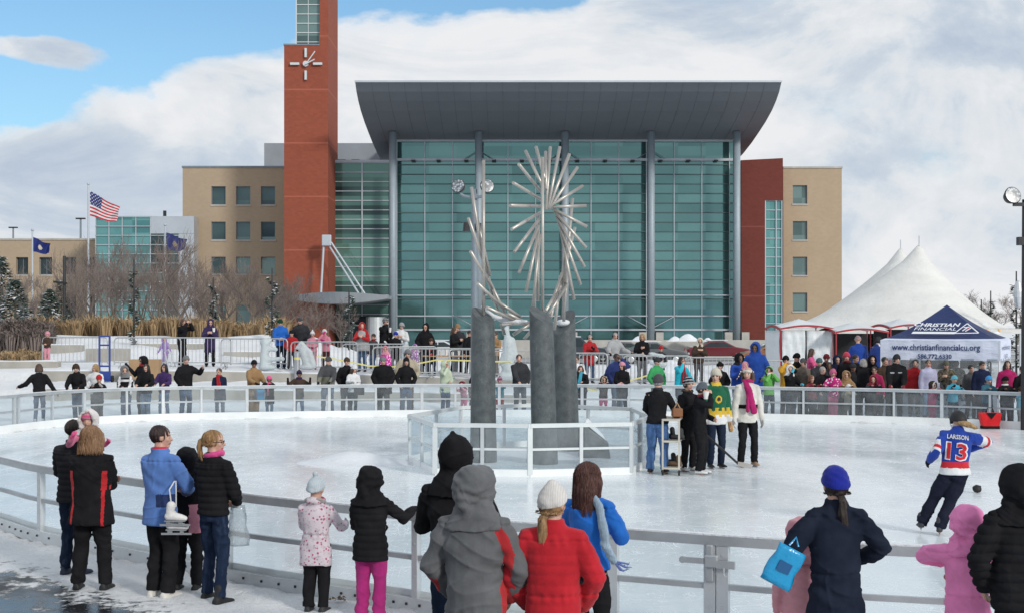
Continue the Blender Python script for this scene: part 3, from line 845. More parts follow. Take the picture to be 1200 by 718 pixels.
# glazed link
Y = 149
Lk = thing('glazed_link_building', 'dark glass stair link between the red tower and the hall', 'building')
X0, X1, ZT = PX(391.5, Y), PX(459, Y), PZ(190.5, Y)
MB().add([(X0, Y, 3.4), (X1, Y, 3.4), (X1, Y, ZT), (X0, Y, ZT)], [(0, 1, 2, 3)]).build('glazing', M['linkglass'], Lk)
m = MB().bx(X0, X1, Y+.3, Y+14, -.2, ZT-.3); m.build('wall', M['penthouse'], Lk)
m = MB(); z = ZT-.05
while z > 3.3:
    m.bx(X0, X1, Y-.1, Y-.01, z-.045, z+.045); z -= 1.03
m.build('transom', M['silver'], Lk)
m = MB()
for px in (391.8, 424.5, 457): m.bx(PX(px, Y)-.07, PX(px, Y)+.07, Y-.16, Y-.11, 3.4, ZT)
m.build('mullion', M['silver'], Lk)
MB().bx(X0-.1, X1+.1, Y-.2, Y+14, ZT+.002, ZT+.25).build('roof_edge', M['silver'], Lk)
m = MB()
for px in (401, 417): MB().box((PX(px, Y+4), Y+4, ZT+.5), (.9, .9, .5)).build('roof_vent', M['black'], Lk)
# entrance below
xd0, xd1 = PX(397, Y), PX(426, Y)
MB().bx(PX(390, Y), PX(431, Y), Y+.02, Y+.25, -.2, 3.38).build('entrance_wall', M['darkglass'], Lk)
for a, b in ((398.5, 411), (412, 425)):
    a, b = PX(a, Y), PX(b, Y)
    dr = MB().bx(a+.14, b-.14, Y-.06, Y-.03, .1, 2.35).build('door', M['darkglass'], Lk)
    MB().bx(a, a+.14, Y-.1, Y, 0, 2.5).bx(b-.14, b, Y-.1, Y, 0, 2.5).bx(a+.14, b-.14, Y-.1, Y, 2.36, 2.5).bx(a+.14, b-.14, Y-.1, Y, 0, .12).build('door_frame', M['white_metal'], dr)
    MB().tube([(b-.3, Y-.14, .9), (b-.3, Y-.14, 1.3)], .03, 6).build('handle', M['alu'], dr)
MB().bx(PX(370, Y), PX(391, Y), Y-1, Y+.3, -.2, PZ(346, Y)).build('brick_base', M['red_dark'], Lk)
# entrance canopy with mast
cn = MB(); seg = 16; top = []; bot = []
for k in range(seg+1):
    q = k/seg; x = PX(342+q*112, 141); yb = 141; zt = PZ(346, 141)+.25*math.sin(q*PI); zb = zt-.25-.9*math.sin(q*PI*.9+.2)
    top.append((x, yb-4.0*math.sin(q*PI), zt)); bot.append((x, yb+.3-3.2*math.sin(q*PI), zb))
bt = [(x, 148.8, z) for x, y, z in top]; bb = [(x, 148.8, z) for x, y, z in bot]
n_ = seg+1; vs = top+bot+bt+bb; fs = []
for k in range(seg): fs += [(k, k+1, n_+k+1, n_+k), (k, 2*n_+k, 2*n_+k+1, k+1), (n_+k, n_+k+1, 3*n_+k+1, 3*n_+k), (2*n_+k, 3*n_+k, 3*n_+k+1, 2*n_+k+1)]
fs += [(0, n_, 3*n_, 2*n_), (seg, 2*n_+seg, 3*n_+seg, n_+seg)]
CN = MB().add(vs, fs).build('entrance_canopy', M['silver'], None); tag(CN, 'curved silver canopy over the glass entrance with a slanted strut mast', 'canopy'); fix_normals(CN)
m = MB().tube([(PX(440, 145), 145, -.2), (PX(440, 145), 145, 3.3)], 1.0, 24); m.build('drum_column', M['alu'], CN, smooth=False)
Ym = 141
MB().tube([PT(376, 347, Ym), PT(379.5, 285, Ym)], .12, 8).build('mast', M['silver'], CN)
bevel(MB().box(PT(383, 282, Ym), (.95, .8, 1.15)).build('mast_head', M['silver'], CN), .08)
MB().tube([PT(385, 287, Ym), PT(421, 345, Ym-2.0)], .10, 8).build('strut', M['silver'], CN)
MB().tube([PT(388, 284, Ym), PT(428, 345, Ym-1.0)], .10, 8).build('strut', M['silver'], CN)

# the hall
Y = 150
H = thing('glass_hall', 'large hall with teal curtain wall under a curved dark roof', 'building')
X0, X1 = PX(465.3, Y), PX(862, Y); ZT = PZ(165.5, Y); ZM = PZ(187.6, Y)
MB().add([(X0, Y, 0), (X1, Y, 0), (X1, Y, ZT), (X0, Y, ZT)], [(0, 1, 2, 3)]).build('curtain_wall', M['hallglass'], H)
MB().bx(X0-.4, X1+.4, Y+.25, Y+24, -.2, 21.2).build('hall_block', M['penthouse'], H)
sp_ = 32.42*Y/F; xs_ = []
x = PX(498, Y)
while x < X1: xs_.append(x); x += sp_
for x in [X0]+xs_+[X1]: MB().bx(x-.045, x+.045, Y-.19, Y-.115, 0, ZT).build('mullion', M['silver'], H)
z = ZM-.55
k = 0
while z > 5:
    MB().bx(X0, X1, Y-.11, Y-.015, z-.05, z+.05).build('transom', M['transom'], H); z -= 11.2*Y/F; k += 1
for pz, hh_ in ((165.5, .12), (187.6, .14), (346, .06), (370, .07), (386, .1)):
    zz = PZ(pz, Y); MB().bx(X0-.1, X1+.1, Y-.27, Y-.2, zz-hh_, zz+hh_).build('girt', M['silver'], H)
for x in [X0+sp_*.6]+[a+sp_*.5 for a in xs_[:-1]]:
    MB().box((x, Y-.4, ZM-.15), (.45, .22, .2)).build('floodlight', M['black'], H)
# bracing near the ground and the leaning inner masts seen through the glass
for px in (561, 662, 763):
    for sgn in (-1, 1):
        MB().tube([PT(px, 385, Y-.55), PT(px+sgn*30, 369, Y-.55)], .05, 6).build('brace', M['silver'], H)
        MB().tube([PT(px, 176, Y-.5), PT(px+sgn*16, 186, Y-.5)], .04, 6).build('brace', M['grey_metal'], H)
cols_px = [460.3, 561, 662.2, 763, 863.3]
for px in cols_px:
    MB().tube([(PX(px, 146.5), 146.5, -.2), (PX(px, 146.5), 146.5, 23.15)], .40, 18).build('column', M['column_paint'], H, smooth=True)
    if px > 500: [MB().bx(PX(px, 146.5)+a_, PX(px, 146.5)+a_+.8, 146.1, 146.9, -.2, 1.7).build('column_base', M['concrete_light'], H) for a_ in (-1.3, .5)]
# roof: a curved wing whose soffit sweeps up to the front edge
prof = [(134.5, 26.35), (135.6, 25.6), (137.2, 24.95), (139.5, 24.3), (143, 23.65), (147, 23.1), (151, 22.6), (157, 22.05), (165, 21.7), (174, 21.6)]
def roofx(y, side):
    return PX(416, 134.5) if side < 0 else PX(916, 134.5)
rings = []; N_ = 40
xl, xr = PX(416.2, 134.5), PX(915.8, 134.5)
vs = []; fs = []
for i in range(N_+1):
    x = xl+(xr-xl)*i/N_
    for (y, z) in prof: vs.append((x, y, z))
    for (y, z) in reversed(prof): vs.append((x, y+.0, z+.12+ (y-134.5)*.085))
n_ = len(prof)*2
for i in range(N_):
    for k in range(n_): fs.append((i*n_+k, i*n_+(k+1) % n_, (i+1)*n_+(k+1) % n_, (i+1)*n_+k))
fs.append(tuple(range(n_))); fs.append(tuple(N_*n_+k for k in range(n_-1, -1, -1)))
RF = MB().add(vs, fs).build('roof', M['soffit'], H); fix_normals(RF)
for i in range(1, 26):   # panel joints of the soffit
    x = xl+(xr-xl)*i/26
    m = MB()
    for a, b in zip(prof[:-1], prof[1:]): m.bar((x, a[0], a[1]-.012), (x, b[0], b[1]-.012), .04, .02)
    m.build('soffit_joint', M['soffit_joint'], RF)
MB().bx(xl-.05, xr+.05, 134.38, 134.49, 26.32, 26.5).build('roof_fascia', M['silver'], RF)

# right red block with a glass stair
Y = 148
RBk = thing('red_stair_block', 'dark red brick block with narrow glass stair right of the hall', 'building')
X0, X1 = PX(868.5, Y), PX(917.5, Y); xg = PX(896.5, Y); zg = PZ(235, Y)
m = MB()
m.add([(X0, Y, -.2), (xg, Y, -.2), (xg, Y, zg), (X1, Y, zg), (X1, Y, PZ(185.5, Y)), (X0, Y, PZ(188, Y))], [(0, 1, 2, 3, 4, 5)])
m.add([(X1, Y, -.2), (X1, Y+12, -.2), (X1, Y+12, PZ(185.5, Y)), (X1, Y, PZ(185.5, Y))], [(0, 1, 2, 3)])
m.add([(X0, Y, -.2), (X0, Y+12, -.2), (X0, Y+12, PZ(188, Y)), (X0, Y, PZ(188, Y))], [(3, 2, 1, 0)])
m.add([(X0, Y, PZ(188, Y)), (X1, Y, PZ(185.5, Y)), (X1, Y+12, PZ(185.5, Y)), (X0, Y+12, PZ(188, Y))], [(0, 1, 2, 3)])
m.build('wall', M['red_dark'], RBk)
MB().add([(xg, Y+.25, -.2), (X1-.02, Y+.25, -.2), (X1-.02, Y+.25, zg), (xg, Y+.25, zg)], [(0, 1, 2, 3)]).build('stair_glazing', M['wingglass'], RBk)
m = MB()
z = zg
while z > 0: m.bx(xg, X1-.02, Y+.12, Y+.2, z-.06, z+.02); z -= 1.02
for x in (xg+.06, (xg+X1)/2+.25, X1-.1): m.bx(x-.05, x+.05, Y+.04, Y+.11, 0, zg)
m.build('glazing_bar', M['silver'], RBk)
# right tan block
Y = 150
B = thing('brick_building', 'buff brick block behind the white peaked tent', 'building')
X0, X1, ZT = PX(917.8, Y), PX(986.5, Y), PZ(197.5, Y)
W = [(a, b, c, d) for a, b in wx([(929, 946)], Y) for c, d in wz([(217.3, 239), (259.3, 281), (301, 322.5), (343, 364.5)], Y)]
m = MB(); facade(m, X0, X1, -.2, ZT, Y, W); hull(m, X0, X1, -.2, ZT, Y, Y+20); m.build('wall', M['tan_right'], B)
MB().bx(X0, X1+.08, Y-.08, Y+.4, ZT+.002, ZT+.2).build('coping', M['concrete_light'], B)
for w_ in W: window(B, *w_, Y, M['officeglass'])

# low tan building at far left
Y = 158
B = thing('low_brick_building', 'long low tan brick building at the left behind the bare trees', 'building')
X0, X1, ZT = -95, PX(113.5, Y), PZ(281.5, Y)
cols_ = [(-68.5, -54), (-39, -25), (-10, 5.2), (18.7, 33), (46, 61), (73.5, 89), (102, 112)]
W = [(a, b, c, d) for a, b in wx(cols_, Y) for c, d in wz([(301.5, 322), (345, 385)], Y)]
m = MB(); facade(m, X0, X1, -.2, ZT, Y, W, .5); hull(m, X0, X1, -.2, ZT, Y, Y+25); m.build('wall', M['tan'], B)
MB().bx(X0, X1, Y-.1, Y+.4, ZT+.002, ZT+.2).build('coping', M['concrete_light'], B)
for w_ in W: window(B, *w_, Y, M['darkglass'], .5, 1)
# glass wing with silver panels
Y = 151
B = thing('glass_wing_building', 'teal glass and silver panel wing behind the flags', 'building')
X0, X1, X2, ZT = PX(111.8, Y), PX(177, Y), PX(227.5, Y), PZ(253.5, Y)
MB().add([(X0, Y, 0), (X1, Y, 0), (X1, Y, ZT), (X0, Y, ZT)], [(0, 1, 2, 3)]).build('curtain_wall', M['wingglass'], B)
MB().bx(X0, X2, Y+.2, Y+18, -.2, ZT-.02).build('wing_block', M['silver'], B)
MB().bx(X1, X2, Y-.1, Y+.19, PZ(274, Y), ZT-.01).bx(PX(210, Y), X2, Y-.1, Y+.19, -.2, PZ(274, Y)-.02).build('metal_panel', M['silver'], B)
MB().add([(X1, Y, 0), (PX(210, Y), Y, 0), (PX(210, Y), Y, PZ(274.5, Y)), (X1, Y, PZ(274.5, Y))], [(0, 1, 2, 3)]).build('curtain_wall', M['officeglass'], B)
m = MB()
for px in (112.5, 128, 143.5, 159.5, 176.5, 193, 210): m.bx(PX(px, Y)-.05, PX(px, Y)+.05, Y-.13, Y-.02, 0, ZT if px < 180 else PZ(275, Y))
for k in range(13):
    zz = ZT-.1-k*1.02
    if zz > 0: m.bx(X0, X1 if zz > PZ(275, Y) else PX(210, Y), Y-.2, Y-.14, zz-.04, zz+.04)
m.build('glazing_bar', M['silver'], B)
MB().bx(PX(190, Y)-.15, PX(190, Y)+.15, Y+1, Y+1.3, ZT, ZT+.7).build('roof_vent', M['black'], B)
# distant roofs and a road sign far right are hidden; far tree line
# ------------------------------------------------------------------ retaining walls of the terrace
def cwall(name, label, x0, x1, y, th, zt, z0, mat_=M['concrete'], curve=0):
    m = MB(); n = 24; top = []
    for k in range(n+1):
        x = x0+(x1-x0)*k/n; yy = y+curve*((x-x0)/(x1-x0)-.5)**2
        h = zt(x) if callable(zt) else zt
        top.append((x, yy, max(h, z0+.05)))
    rings = [[(x, yy, z0), (x, yy, z), (x, yy+th, z), (x, yy+th, z0)] for x, yy, z in top]
    m.loft(rings); o = m.build(name, mat_); fix_normals(o); tag(o, label, 'wall'); bevel(o, .02); return o
cwall('seat_wall', 'lower concrete seat wall behind the spectators at the far rail', -14.5, 1.5, 42.35, .35, lambda x: .50*plateau(x)+.03, -.1)
cwall('seat_wall', 'upper concrete seat wall at the foot of the crowd barriers', -16, 3, 46.15, .35, lambda x: .90*plateau(x)+.03, 0)
cwall('planter_wall', 'short concrete planter wall at the far left under the child in pink', -22, PX(72, 47.6), 47.2, .4, 1.30, .5)
cwall('ramp_wall', 'concrete ramp wall with snow on top behind the left crowd barriers', PX(100, 54), PX(150, 54), 54, .4, 1.62, .5)
cwall('ramp_wall', 'low concrete wall among the snow behind the person in a purple coat', PX(262, 56), PX(312, 56), 56, .4, 1.45, .5)
cwall('ramp_wall', 'long concrete planter wall below the golden grass at the middle left', PX(160, 58), PX(246, 58), 58, .4, 1.75, .5)
cwall('ramp_wall', 'concrete planter wall behind the small child at far left', PX(50, 57), PX(96, 57), 57, .4, 1.72, .5)
def snowstrip(x0, x1, y, th, zt, name='wall_snow'):
    m = MB(); n = 40; rings = []
    for k in range(n+1):
        x = x0+(x1-x0)*k/n; z = zt(x)+.045+.04*noise.noise(Vector((x*1.3, y, 0))); z0 = zt(x)-.01
        e = 0 if k in (0, n) else 1
        rings.append([(x, y, z0), (x, y+.02, z0+(z-z0)*.7*e), (x, y+th*.5, z0+(z-z0)*e), (x, y+th, z0+(z-z0)*.7*e), (x, y+th+.02, z0)])
    o = struct(MB().loft(rings).build(name, M['snow'], smooth=True)); return o
snowstrip(-14.4, 1.4, 42.37, .3, lambda x: .50*plateau(x)+.03)
snowstrip(-15.9, 2.9, 46.17, .3, lambda x: .90*plateau(x)+.03)
snowstrip(-21.9, PX(71, 47.6), 47.22, .35, lambda x: 1.30)
snowstrip(PX(100, 54), PX(150, 54), 54.02, .3, lambda x: 1.55)
snowstrip(PX(160, 58), PX(246, 58), 58.02, .3, lambda x: 1.75)
snowstrip(PX(50, 57), PX(96, 57), 57.02, .3, lambda x: 1.72)
snowstrip(PX(262, 56), PX(312, 56), 56.02, .3, lambda x: 1.45)

# ------------------------------------------------------------------ crowd barriers
def barrier_proto(L=2.3):
    m = MB(); h = 1.06; r = .12; x = L/2
    path = [(-x, 0, .12), (-x, 0, h-r), (-x+r*.3, 0, h-r*.3), (-x+r, 0, h), (x-r, 0, h), (x-r*.3, 0, h-r*.3), (x, 0, h-r), (x, 0, .12)]
    m.tube(path, .024, 8); m.tube([(-x, 0, .2), (x, 0, .2)], .018, 8)
    for s in (-1, 1): m.tube([(s*x*.82, -.28, .01), (s*x*.82, 0, .10), (s*x*.82, .28, .01)], .018, 6).tube([(s*x*.82, 0, .10), (s*x*.82, 0, .2)], .018, 6)
    b = MB()
    for k in range(1, 17): xx = -x+L*k/17; b.tube([(xx, 0, .2), (xx, 0, h)], .009, 5, cap=False)
    root = thing('crowd_barrier', 'x', 'barrier'); m.build('frame', M['barrier'], root); b.build('bar_infill', M['barrier'], root)
    return root
bp = barrier_proto()
BARS = [(88, 48.2, 0, 'left end of the terrace behind the child in brown and pink'), (173, 47.6, .03, 'behind the blue hand truck'),
        (232, 47.6, -.02, 'in front of the people in black and purple at the left'), (298, 47.5, .02, 'in front of the grass left of the man in bright blue'),
        (380, 47.2, 0, 'in front of the children in pink coats'), (440, 47.0, -.03, 'in front of the person wrapped in a grey blanket'),
        (475, 45.5, .45, 'angled beside the child with a blue hat'), (520, 45.2, .03, 'in front of the table with paper cups'),
        (604, 45.6, .0, 'between the stone columns of the sculpture'), (672, 46.3, -.04, 'behind the tall right stone column'), (718, 46.3, -.06, 'under the arms of the man in a grey hoodie'),
        (770, 46.0, .05, 'where the red bundle hangs'), (842, 46.4, -.03, 'in front of the person in brown fur'), (905, 46.2, 0, 'right of the tall person in a bright blue coat'),
        (560, 46.5, .6, 'half hidden behind the left stone column')]
for i, (px, Y, rz, lab) in enumerate(BARS):
    o = bp if i == 0 else copy_tree(bp)
    x = PX(px, Y); o.location = (x, Y, ground_z(x, Y)-.02 if Y > 46.5 else ground_z(x, 47)*.93); o.rotation_euler = (0, 0, rz)
    tag(o, 'grey steel crowd barrier ' + lab, 'barrier', 'crowd barriers on the terrace')
# yellow caution tape
def tape(pts, Y, lab):
    A = [PT(*p, Y) for p in pts]; n = len(A); w_ = Vector((0, .01, .045))
    o = MB().add(A+[p+w_ for p in A], [(k, k+1, n+k+1, n+k) for k in range(n-1)]).build('caution_tape', M['tape']); tag(o, lab, 'tape', 'caution tapes')
tape([(371, 418), (392, 421), (412, 425), (432, 429), (460, 430), (486, 427), (512, 422), (552, 423)], 44.4, 'longest yellow caution tape, sagging across the barriers left of the stone columns')
tape([(575, 424), (600, 424)], 44.4, 'short yellow caution tape between the left and middle stone columns')
tape([(688, 456), (700, 459)], 42, 'short end of yellow tape low beside the woman with the aqua scarf')
tape([(738, 446), (750, 443), (762, 439), (772, 433)], 44, 'yellow caution tape rising left of the person in bright green')
# cardboard box, hand truck
Y = 45.3; p = PT(170.5, 434, Y)
o = bevel(MB().box((0, 0, .37), (.98, .5, .66)).build('cardboard_box', M['card'], loc=(p.x, p.y, ground_z(p.x, Y)+.1)), .01); tag(o, 'large brown cardboard box on the snow behind the far rail', 'box')
HT = thing('hand_truck', 'tall blue hand truck standing in the snow at the left', 'hand truck', (PX(122.5, 45.6), 45.6, ground_z(-13, 45.6)))
h_ = 1.55
m = MB()
for s in (-1, 1): m.tube([(s*.17, 0, .1), (s*.17, 0, h_)], .035, 8)
for z in (h_, h_-.3, .55, .3): m.tube([(-.17, 0, z), (.17, 0, z)], .028, 8)
m.build('truck_frame', M['blue_paint'], HT)
MB().box((0, -.02, .22), (.42, .05, .32)).box((0, -.12, .06), (.42, .28, .03)).build('toe_plate', M['blue_paint'], HT)
for s in (-1, 1): MB().tube([(s*.2, .1, .12), (s*.26, .1, .12)], .12, 14).build('wheel', M['rubber'], HT)
o = MB().tube([PT(197, 428, 45.4), PT(193, 412, 45.4), PT(197, 409, 45.4), PT(201, 414, 45.4), PT(201, 428, 45.4)], .025, 6).build('steel_hoop', M['alu']); tag(o, 'bent steel tube hoop beside the cardboard box', 'hoop')

# table with paper cups
Y = 46.9
TB = thing('folding_table', 'folding table with paper cups behind the crowd barriers', 'table', (PX(527, Y), Y, ground_z(PX(527, Y), Y)))
MB().box((0, 0, .74), (1.85, .7, .04)).build('table_top', M['wood'], TB)
for sx in (-.8, .8):
    for sy in (-.28, .28): MB().tube([(sx, sy, 0), (sx, sy, .72)], .018, 6).build('leg', M['steel'], TB)
CUPM = mat('white_paper', (.72, .72, .70), .6)
cups = [(-.3, .12, 'tall stack of white paper cups at the left end of the folding table'), (-.12, .2, 'middle stack of white paper cups on the folding table'), (.1, .1, 'short stack of paper cups right of the middle on the folding table'), (.32, .14, 'stack of paper cups at the right end of the folding table')]
for x, h2, lab in cups:
    o = MB().tube([(0, 0, 0), (0, 0, h2)], [.04, .048], 10).tube([(0, 0, h2), (0, 0, h2+.02)], .052, 10).build('paper_cup_stack', CUPM, loc=(TB.location.x+x, TB.location.y-.1, TB.location.z+.762)); tag(o, lab, 'cup stack', 'cups on the folding table')

# ------------------------------------------------------------------ ice carvings
def carving(name, label, pxl, Y, parts, smoothit=True):
    m = MB()
    for q in parts:
        if q[0] == 'e': m.ell(PT(q[1], q[2], Y+q[5]), (q[3]*Y/F, .16, q[4]*Y/F), 10, 7)
        else: m.tube([PT(q[1], q[2], Y), PT(q[3], q[4], Y)], q[5]*Y/F, 8, roundcap=True)
    o = m.build(name, M['iceblock']); tag(o, label, 'ice sculpture')
    r = o.modifiers.new('r', 'REMESH'); r.mode = 'VOXEL'; r.voxel_size = .05
    s = o.modifiers.new('s', 'SMOOTH'); s.iterations = 2
    return o
carving('ice_carving', 'carved ice figure at the left of the man in bright blue', 0, 46.6, [('e', 311, 402, 6, 5, 0), ('t', 309, 430, 311, 400, 5), ('t', 311, 408, 323, 409, 3), ('t', 306, 400, 317, 398, 2.5), ('t', 312, 421, 331, 420, 3), ('e', 313, 430, 11, 4, 0), ('e', 331, 420, 3, 3, 0)])
carving('ice_carving', 'fin shaped ice carving in front of the boy in a red jacket', 0, 46.5, [('t', 353, 402, 362, 412, 3.5), ('t', 362, 412, 367, 428, 4.5), ('t', 355, 410, 360, 428, 5), ('t', 347, 408, 352, 402, 2), ('e', 360, 430, 11, 3, 0)])
carving('ice_carving', 'tall jagged ice carving left of the middle stone column', 0, 44.6, [('t', 595, 432, 596, 400, 7), ('t', 596, 405, 593, 386, 4), ('t', 600, 398, 604, 418, 4), ('t', 590, 440, 604, 440, 6), ('t', 591, 415, 588, 425, 4), ('t', 592, 385, 596, 381, 2)])
carving('ice_carving', 'small ice carving beside the child in a blue hat', 0, 46.0, [('e', 475, 408, 5, 6, 0), ('t', 475, 412, 474, 425, 5), ('e', 476, 402, 3, 3, 0)])
carving('ice_carving', 'white ice slab under the red bundle by the right barriers', 0, 45.4, [('t', 762, 414, 778, 417, 2.5), ('t', 763, 424, 779, 427, 3.2), ('t', 764, 433, 778, 436, 3.2)])
bs = Vector((PX(348, 46.0), 46.0, ground_z(PX(348, 46.5), 46.6)-.1))
BL = thing('bollard', 'grey steel bollard in front of the boy in a red jacket', 'bollard', bs); MB().tube([(0, 0, 0), (0, 0, .85)], .1, 14).tube([(0, 0, .85), (0, 0, .9)], [.11, .05], 14).build('post', M['steel'], BL); MB().tube([(0, 0, .62), (0, 0, .7)], .106, 14).build('tape_band', M['tape'], BL)

# ------------------------------------------------------------------ tents
def draped(name, mat_, parent, grid, thick=0.02):
    nr, nc = len(grid), len(grid[0]); m = MB()
    m.add([p for r in grid for p in r], [(i*nc+j, i*nc+j+1, (i+1)*nc+j+1, (i+1)*nc+j) for i in range(nr-1) for j in range(nc-1)])
    o = m.build(name, mat_, parent, smooth=True); sd = o.modifiers.new('s', 'SOLIDIFY'); sd.thickness = thick; return o
BT = thing('peaked_marquee', 'big white marquee tent with two tall peaks at the right', 'tent')
ez = 2.40
o0 = Vector((PX(914, 60), 60.0, 0)); th = R(-14); du = Vector((math.cos(th), math.sin(th), 0)); dv = Vector((-math.sin(th), math.cos(th), 0))
WU = next(k*.02 for k in range(300, 900) if (lambda q: q.x/q.y*F+CX)(o0+du*k*.02) > 1198); WV = 17.0
def uv(u, v, z): q = o0+du*u+dv*v; return Vector((q.x, q.y, z))
def solve(px, v): return next(k*.02 for k in range(0, 900) if (lambda q: q.x/q.y*F+CX)(uv(k*.02, v, 0)) > px)
peaks = [(solve(1077, 5.0), 5.0, 285), (solve(1055, 12.0), 12.0, 289)]
peaks = [(u, v, PZ(py, uv(u, v, 0).y)) for u, v, py in peaks]
def tentz(x, y):
    z = ez
    for (px_, py_, pz_) in peaks:
        tx = (x-px_)/((WU-px_) if x > px_ else px_); ty = (y-py_)/((WV-py_) if y > py_ else py_)
        d = min(1, (abs(tx)**2.2+abs(ty)**2.2)**(1/2.2)); s_ = 1-d
        z = max(z, ez+(pz_-ez)*(.72*s_**1.45+.22*s_+.06*max(0, 1-d*8)))
    return z
grid = [[uv(WU*i/90, WV*j/70, tentz(WU*i/90, WV*j/70)) for i in range(91)] for j in range(71)]
draped('tent_roof', M['tent'], BT, grid)
m = MB()
for a, b in ((uv(0, 0, ez), uv(WU, 0, ez)), (uv(0, 0, ez), uv(0, WV, ez))):
    m.add([a, b, b-Vector((0, 0, .22)), a-Vector((0, 0, .22))], [(0, 1, 2, 3)])
m.build('valance', M['tent'], BT)
for pk in peaks: q = uv(pk[0], pk[1], 0); MB().tube([q, q+Vector((0, 0, pk[2]+.35))], [.06, .03], 8).build('mast', M['alu'], BT)
for k in range(5): q = uv(.1+(WU-.2)*k/4, .05, 0); MB().tube([q, q+Vector((0, 0, ez))], .04, 8).build('leg', M['alu'], BT)
m = MB(); a, b = uv(.3, WV-1, 0), uv(WU-.3, WV-1, 0); m.bar(a+Vector((0, 0, ez/2)), b+Vector((0, 0, ez/2)), .05, ez-.05); m.build('back_wall', M['dark_interior'], BT)  # dark sheet standing in for the marquee's shaded interior
m = MB(); a, b = uv(.1, .5, 0), uv(.1, WV-.5, 0); m.bar(a+Vector((0, 0, ez/2)), b+Vector((0, 0, ez/2)), .03, ez-.05); m.build('side_wall', M['tent_side'], BT)
for px in (1157, 1171): MB().ell(PT(px, 387, 56.9), (.06, .06, .08)).build('lantern', mat('warm_bulb', (.8, .45, .15)), BT)
for s_, (x0, x1) in enumerate(((915, 902), (924, 906))): MB().tube([PT(x0, 379, 59.5), PT(x1, 408, 57.5)], .015, 5).build('guy_rope', M['tent'], BT)
# low red trimmed canopies in front of it
def frame_tent(name, label, px0, px1, Y, depth, zl, walls=None, sag=.12, hpk=.35):
    Tn = thing(name, label, 'tent')
    xa_, xb_ = PX(px0, Y), PX(px1, Y); cx_, cy_ = (xa_+xb_)/2, Y+depth/2
    grid = []
    n = 16
    for j in range(n+1):
        v = j/n; row = []
        for i in range(n+1):
            u = i/n; e = max(abs(u-.5), abs(v-.5))*2
            z = zl+hpk*(1-e)**1.1 - sag*math.sin(PI*(u if abs(v-.5) > abs(u-.5) else v))*(e**3)*(-1)
            row.append((xa_+(xb_-xa_)*u, Y+depth*v, z))
        grid.append(row)
    draped('tent_roof', M['tent_side'], Tn, grid)
    m = MB()
    for i in range(n):
        a, b = grid[0][i], grid[0][i+1]; m.add([a, b, (b[0], b[1]-.01, b[2]-.07), (a[0], a[1]-.01, a[2]-.07)], [(0, 1, 2, 3)])
        a, b = grid[i][0], grid[i+1][0]; m.add([a, b, (b[0]-.01, b[1], b[2]-.10), (a[0]-.01, a[1], a[2]-.10)], [(0, 1, 2, 3)])
    m.build('red_trim', M['red_cloth'], Tn)
    for sx in (xa_+.04, xb_-.04):
        for sy in (Y+.04, Y+depth-.04): MB().box((sx, sy, zl/2), (.04, .04, zl)).build('leg', M['red_cloth'], Tn)
    MB().bx(xa_+.1, xb_-.1, Y+depth-.3, Y+depth-.25, 0, zl-.1).build('back_wall', M['dark_interior'], Tn)  # interior shade put into the colour of this sheet
    return Tn, xa_, xb_
Tn, xa_, xb_ = frame_tent('pop_up_tent', 'small white tent with red trim and closed white walls', 914, 978, 51, 3.0, PZ(384, 51))
m = MB(); 
for (a, b, dd) in ((917, 944, 0), (946, 977, 0)):
    x0_, x1_ = PX(a, 51), PX(b, 51)
    grid = [[(x0_+(x1_-x0_)*i/10, 51.08+.05*math.sin(i*1.7+j), 0+(PZ(387, 51))*j/8) for i in range(11)] for j in range(9)]
    draped('tent_wall', M['tent_side'], Tn, grid, .01)
grid = [[(xb_-.03+.03*math.sin(j), 51.1+2.8*i/8, PZ(387, 51)*j/6) for i in range(9)] for j in range(7)]
draped('tent_wall', M['tent_side'], Tn, grid, .01)
grid = [[(xa_+.03+.03*math.sin(j), 51.1+2.8*i/8, PZ(387, 51)*j/6) for i in range(9)] for j in range(7)]
draped('tent_wall', M['tent_side'], Tn, grid, .01)
Tn, _, _ = frame_tent('pop_up_tent', 'open sided white tent with red trim behind the man in blue', 979, 1042, 50, 3.0, PZ(388, 50))
Tn, _, _ = frame_tent('pop_up_tent', 'low red and white tent partly hidden by the navy canopy', 1043, 1092, 52, 3.0, PZ(383, 52))
MB().box(PT(910, 395, 56.5), (.7, .5, .5)).build('x', M['snow']).name = 'snow_lump'
struct(bpy.data.objects['snow_lump'])

# navy and white canopy with lettering
ang = R(24); CT = thing('canopy_tent', 'navy peaked canopy with white valance and printed web address', 'tent', (PX(1172, 37.2), 37.2, 0), 0)
# local frame: front right corner at origin, front edge runs left (-X) and back, right side runs away
Wd = 3.25
fr = Vector((-math.cos(ang*.28), math.sin(ang*.28), 0)); sd = Vector((math.sin(R(31)), math.cos(R(31)), 0))
fl = Vector((-1, .10, 0)).normalized()
# rotate so the right wall shows: front edge direction (-cos a, -sin a) swings the left corner towards us
a_ = R(6); fl = Vector((-math.cos(a_), -math.sin(a_)*-1, 0)); 
c0 = Vector((0, 0, 0)); 
rot_ = R(25); fl = Vector((-math.cos(rot_)*1.0, -math.sin(rot_)*-1.0, 0)); sr = Vector((math.sin(rot_), math.cos(rot_), 0))
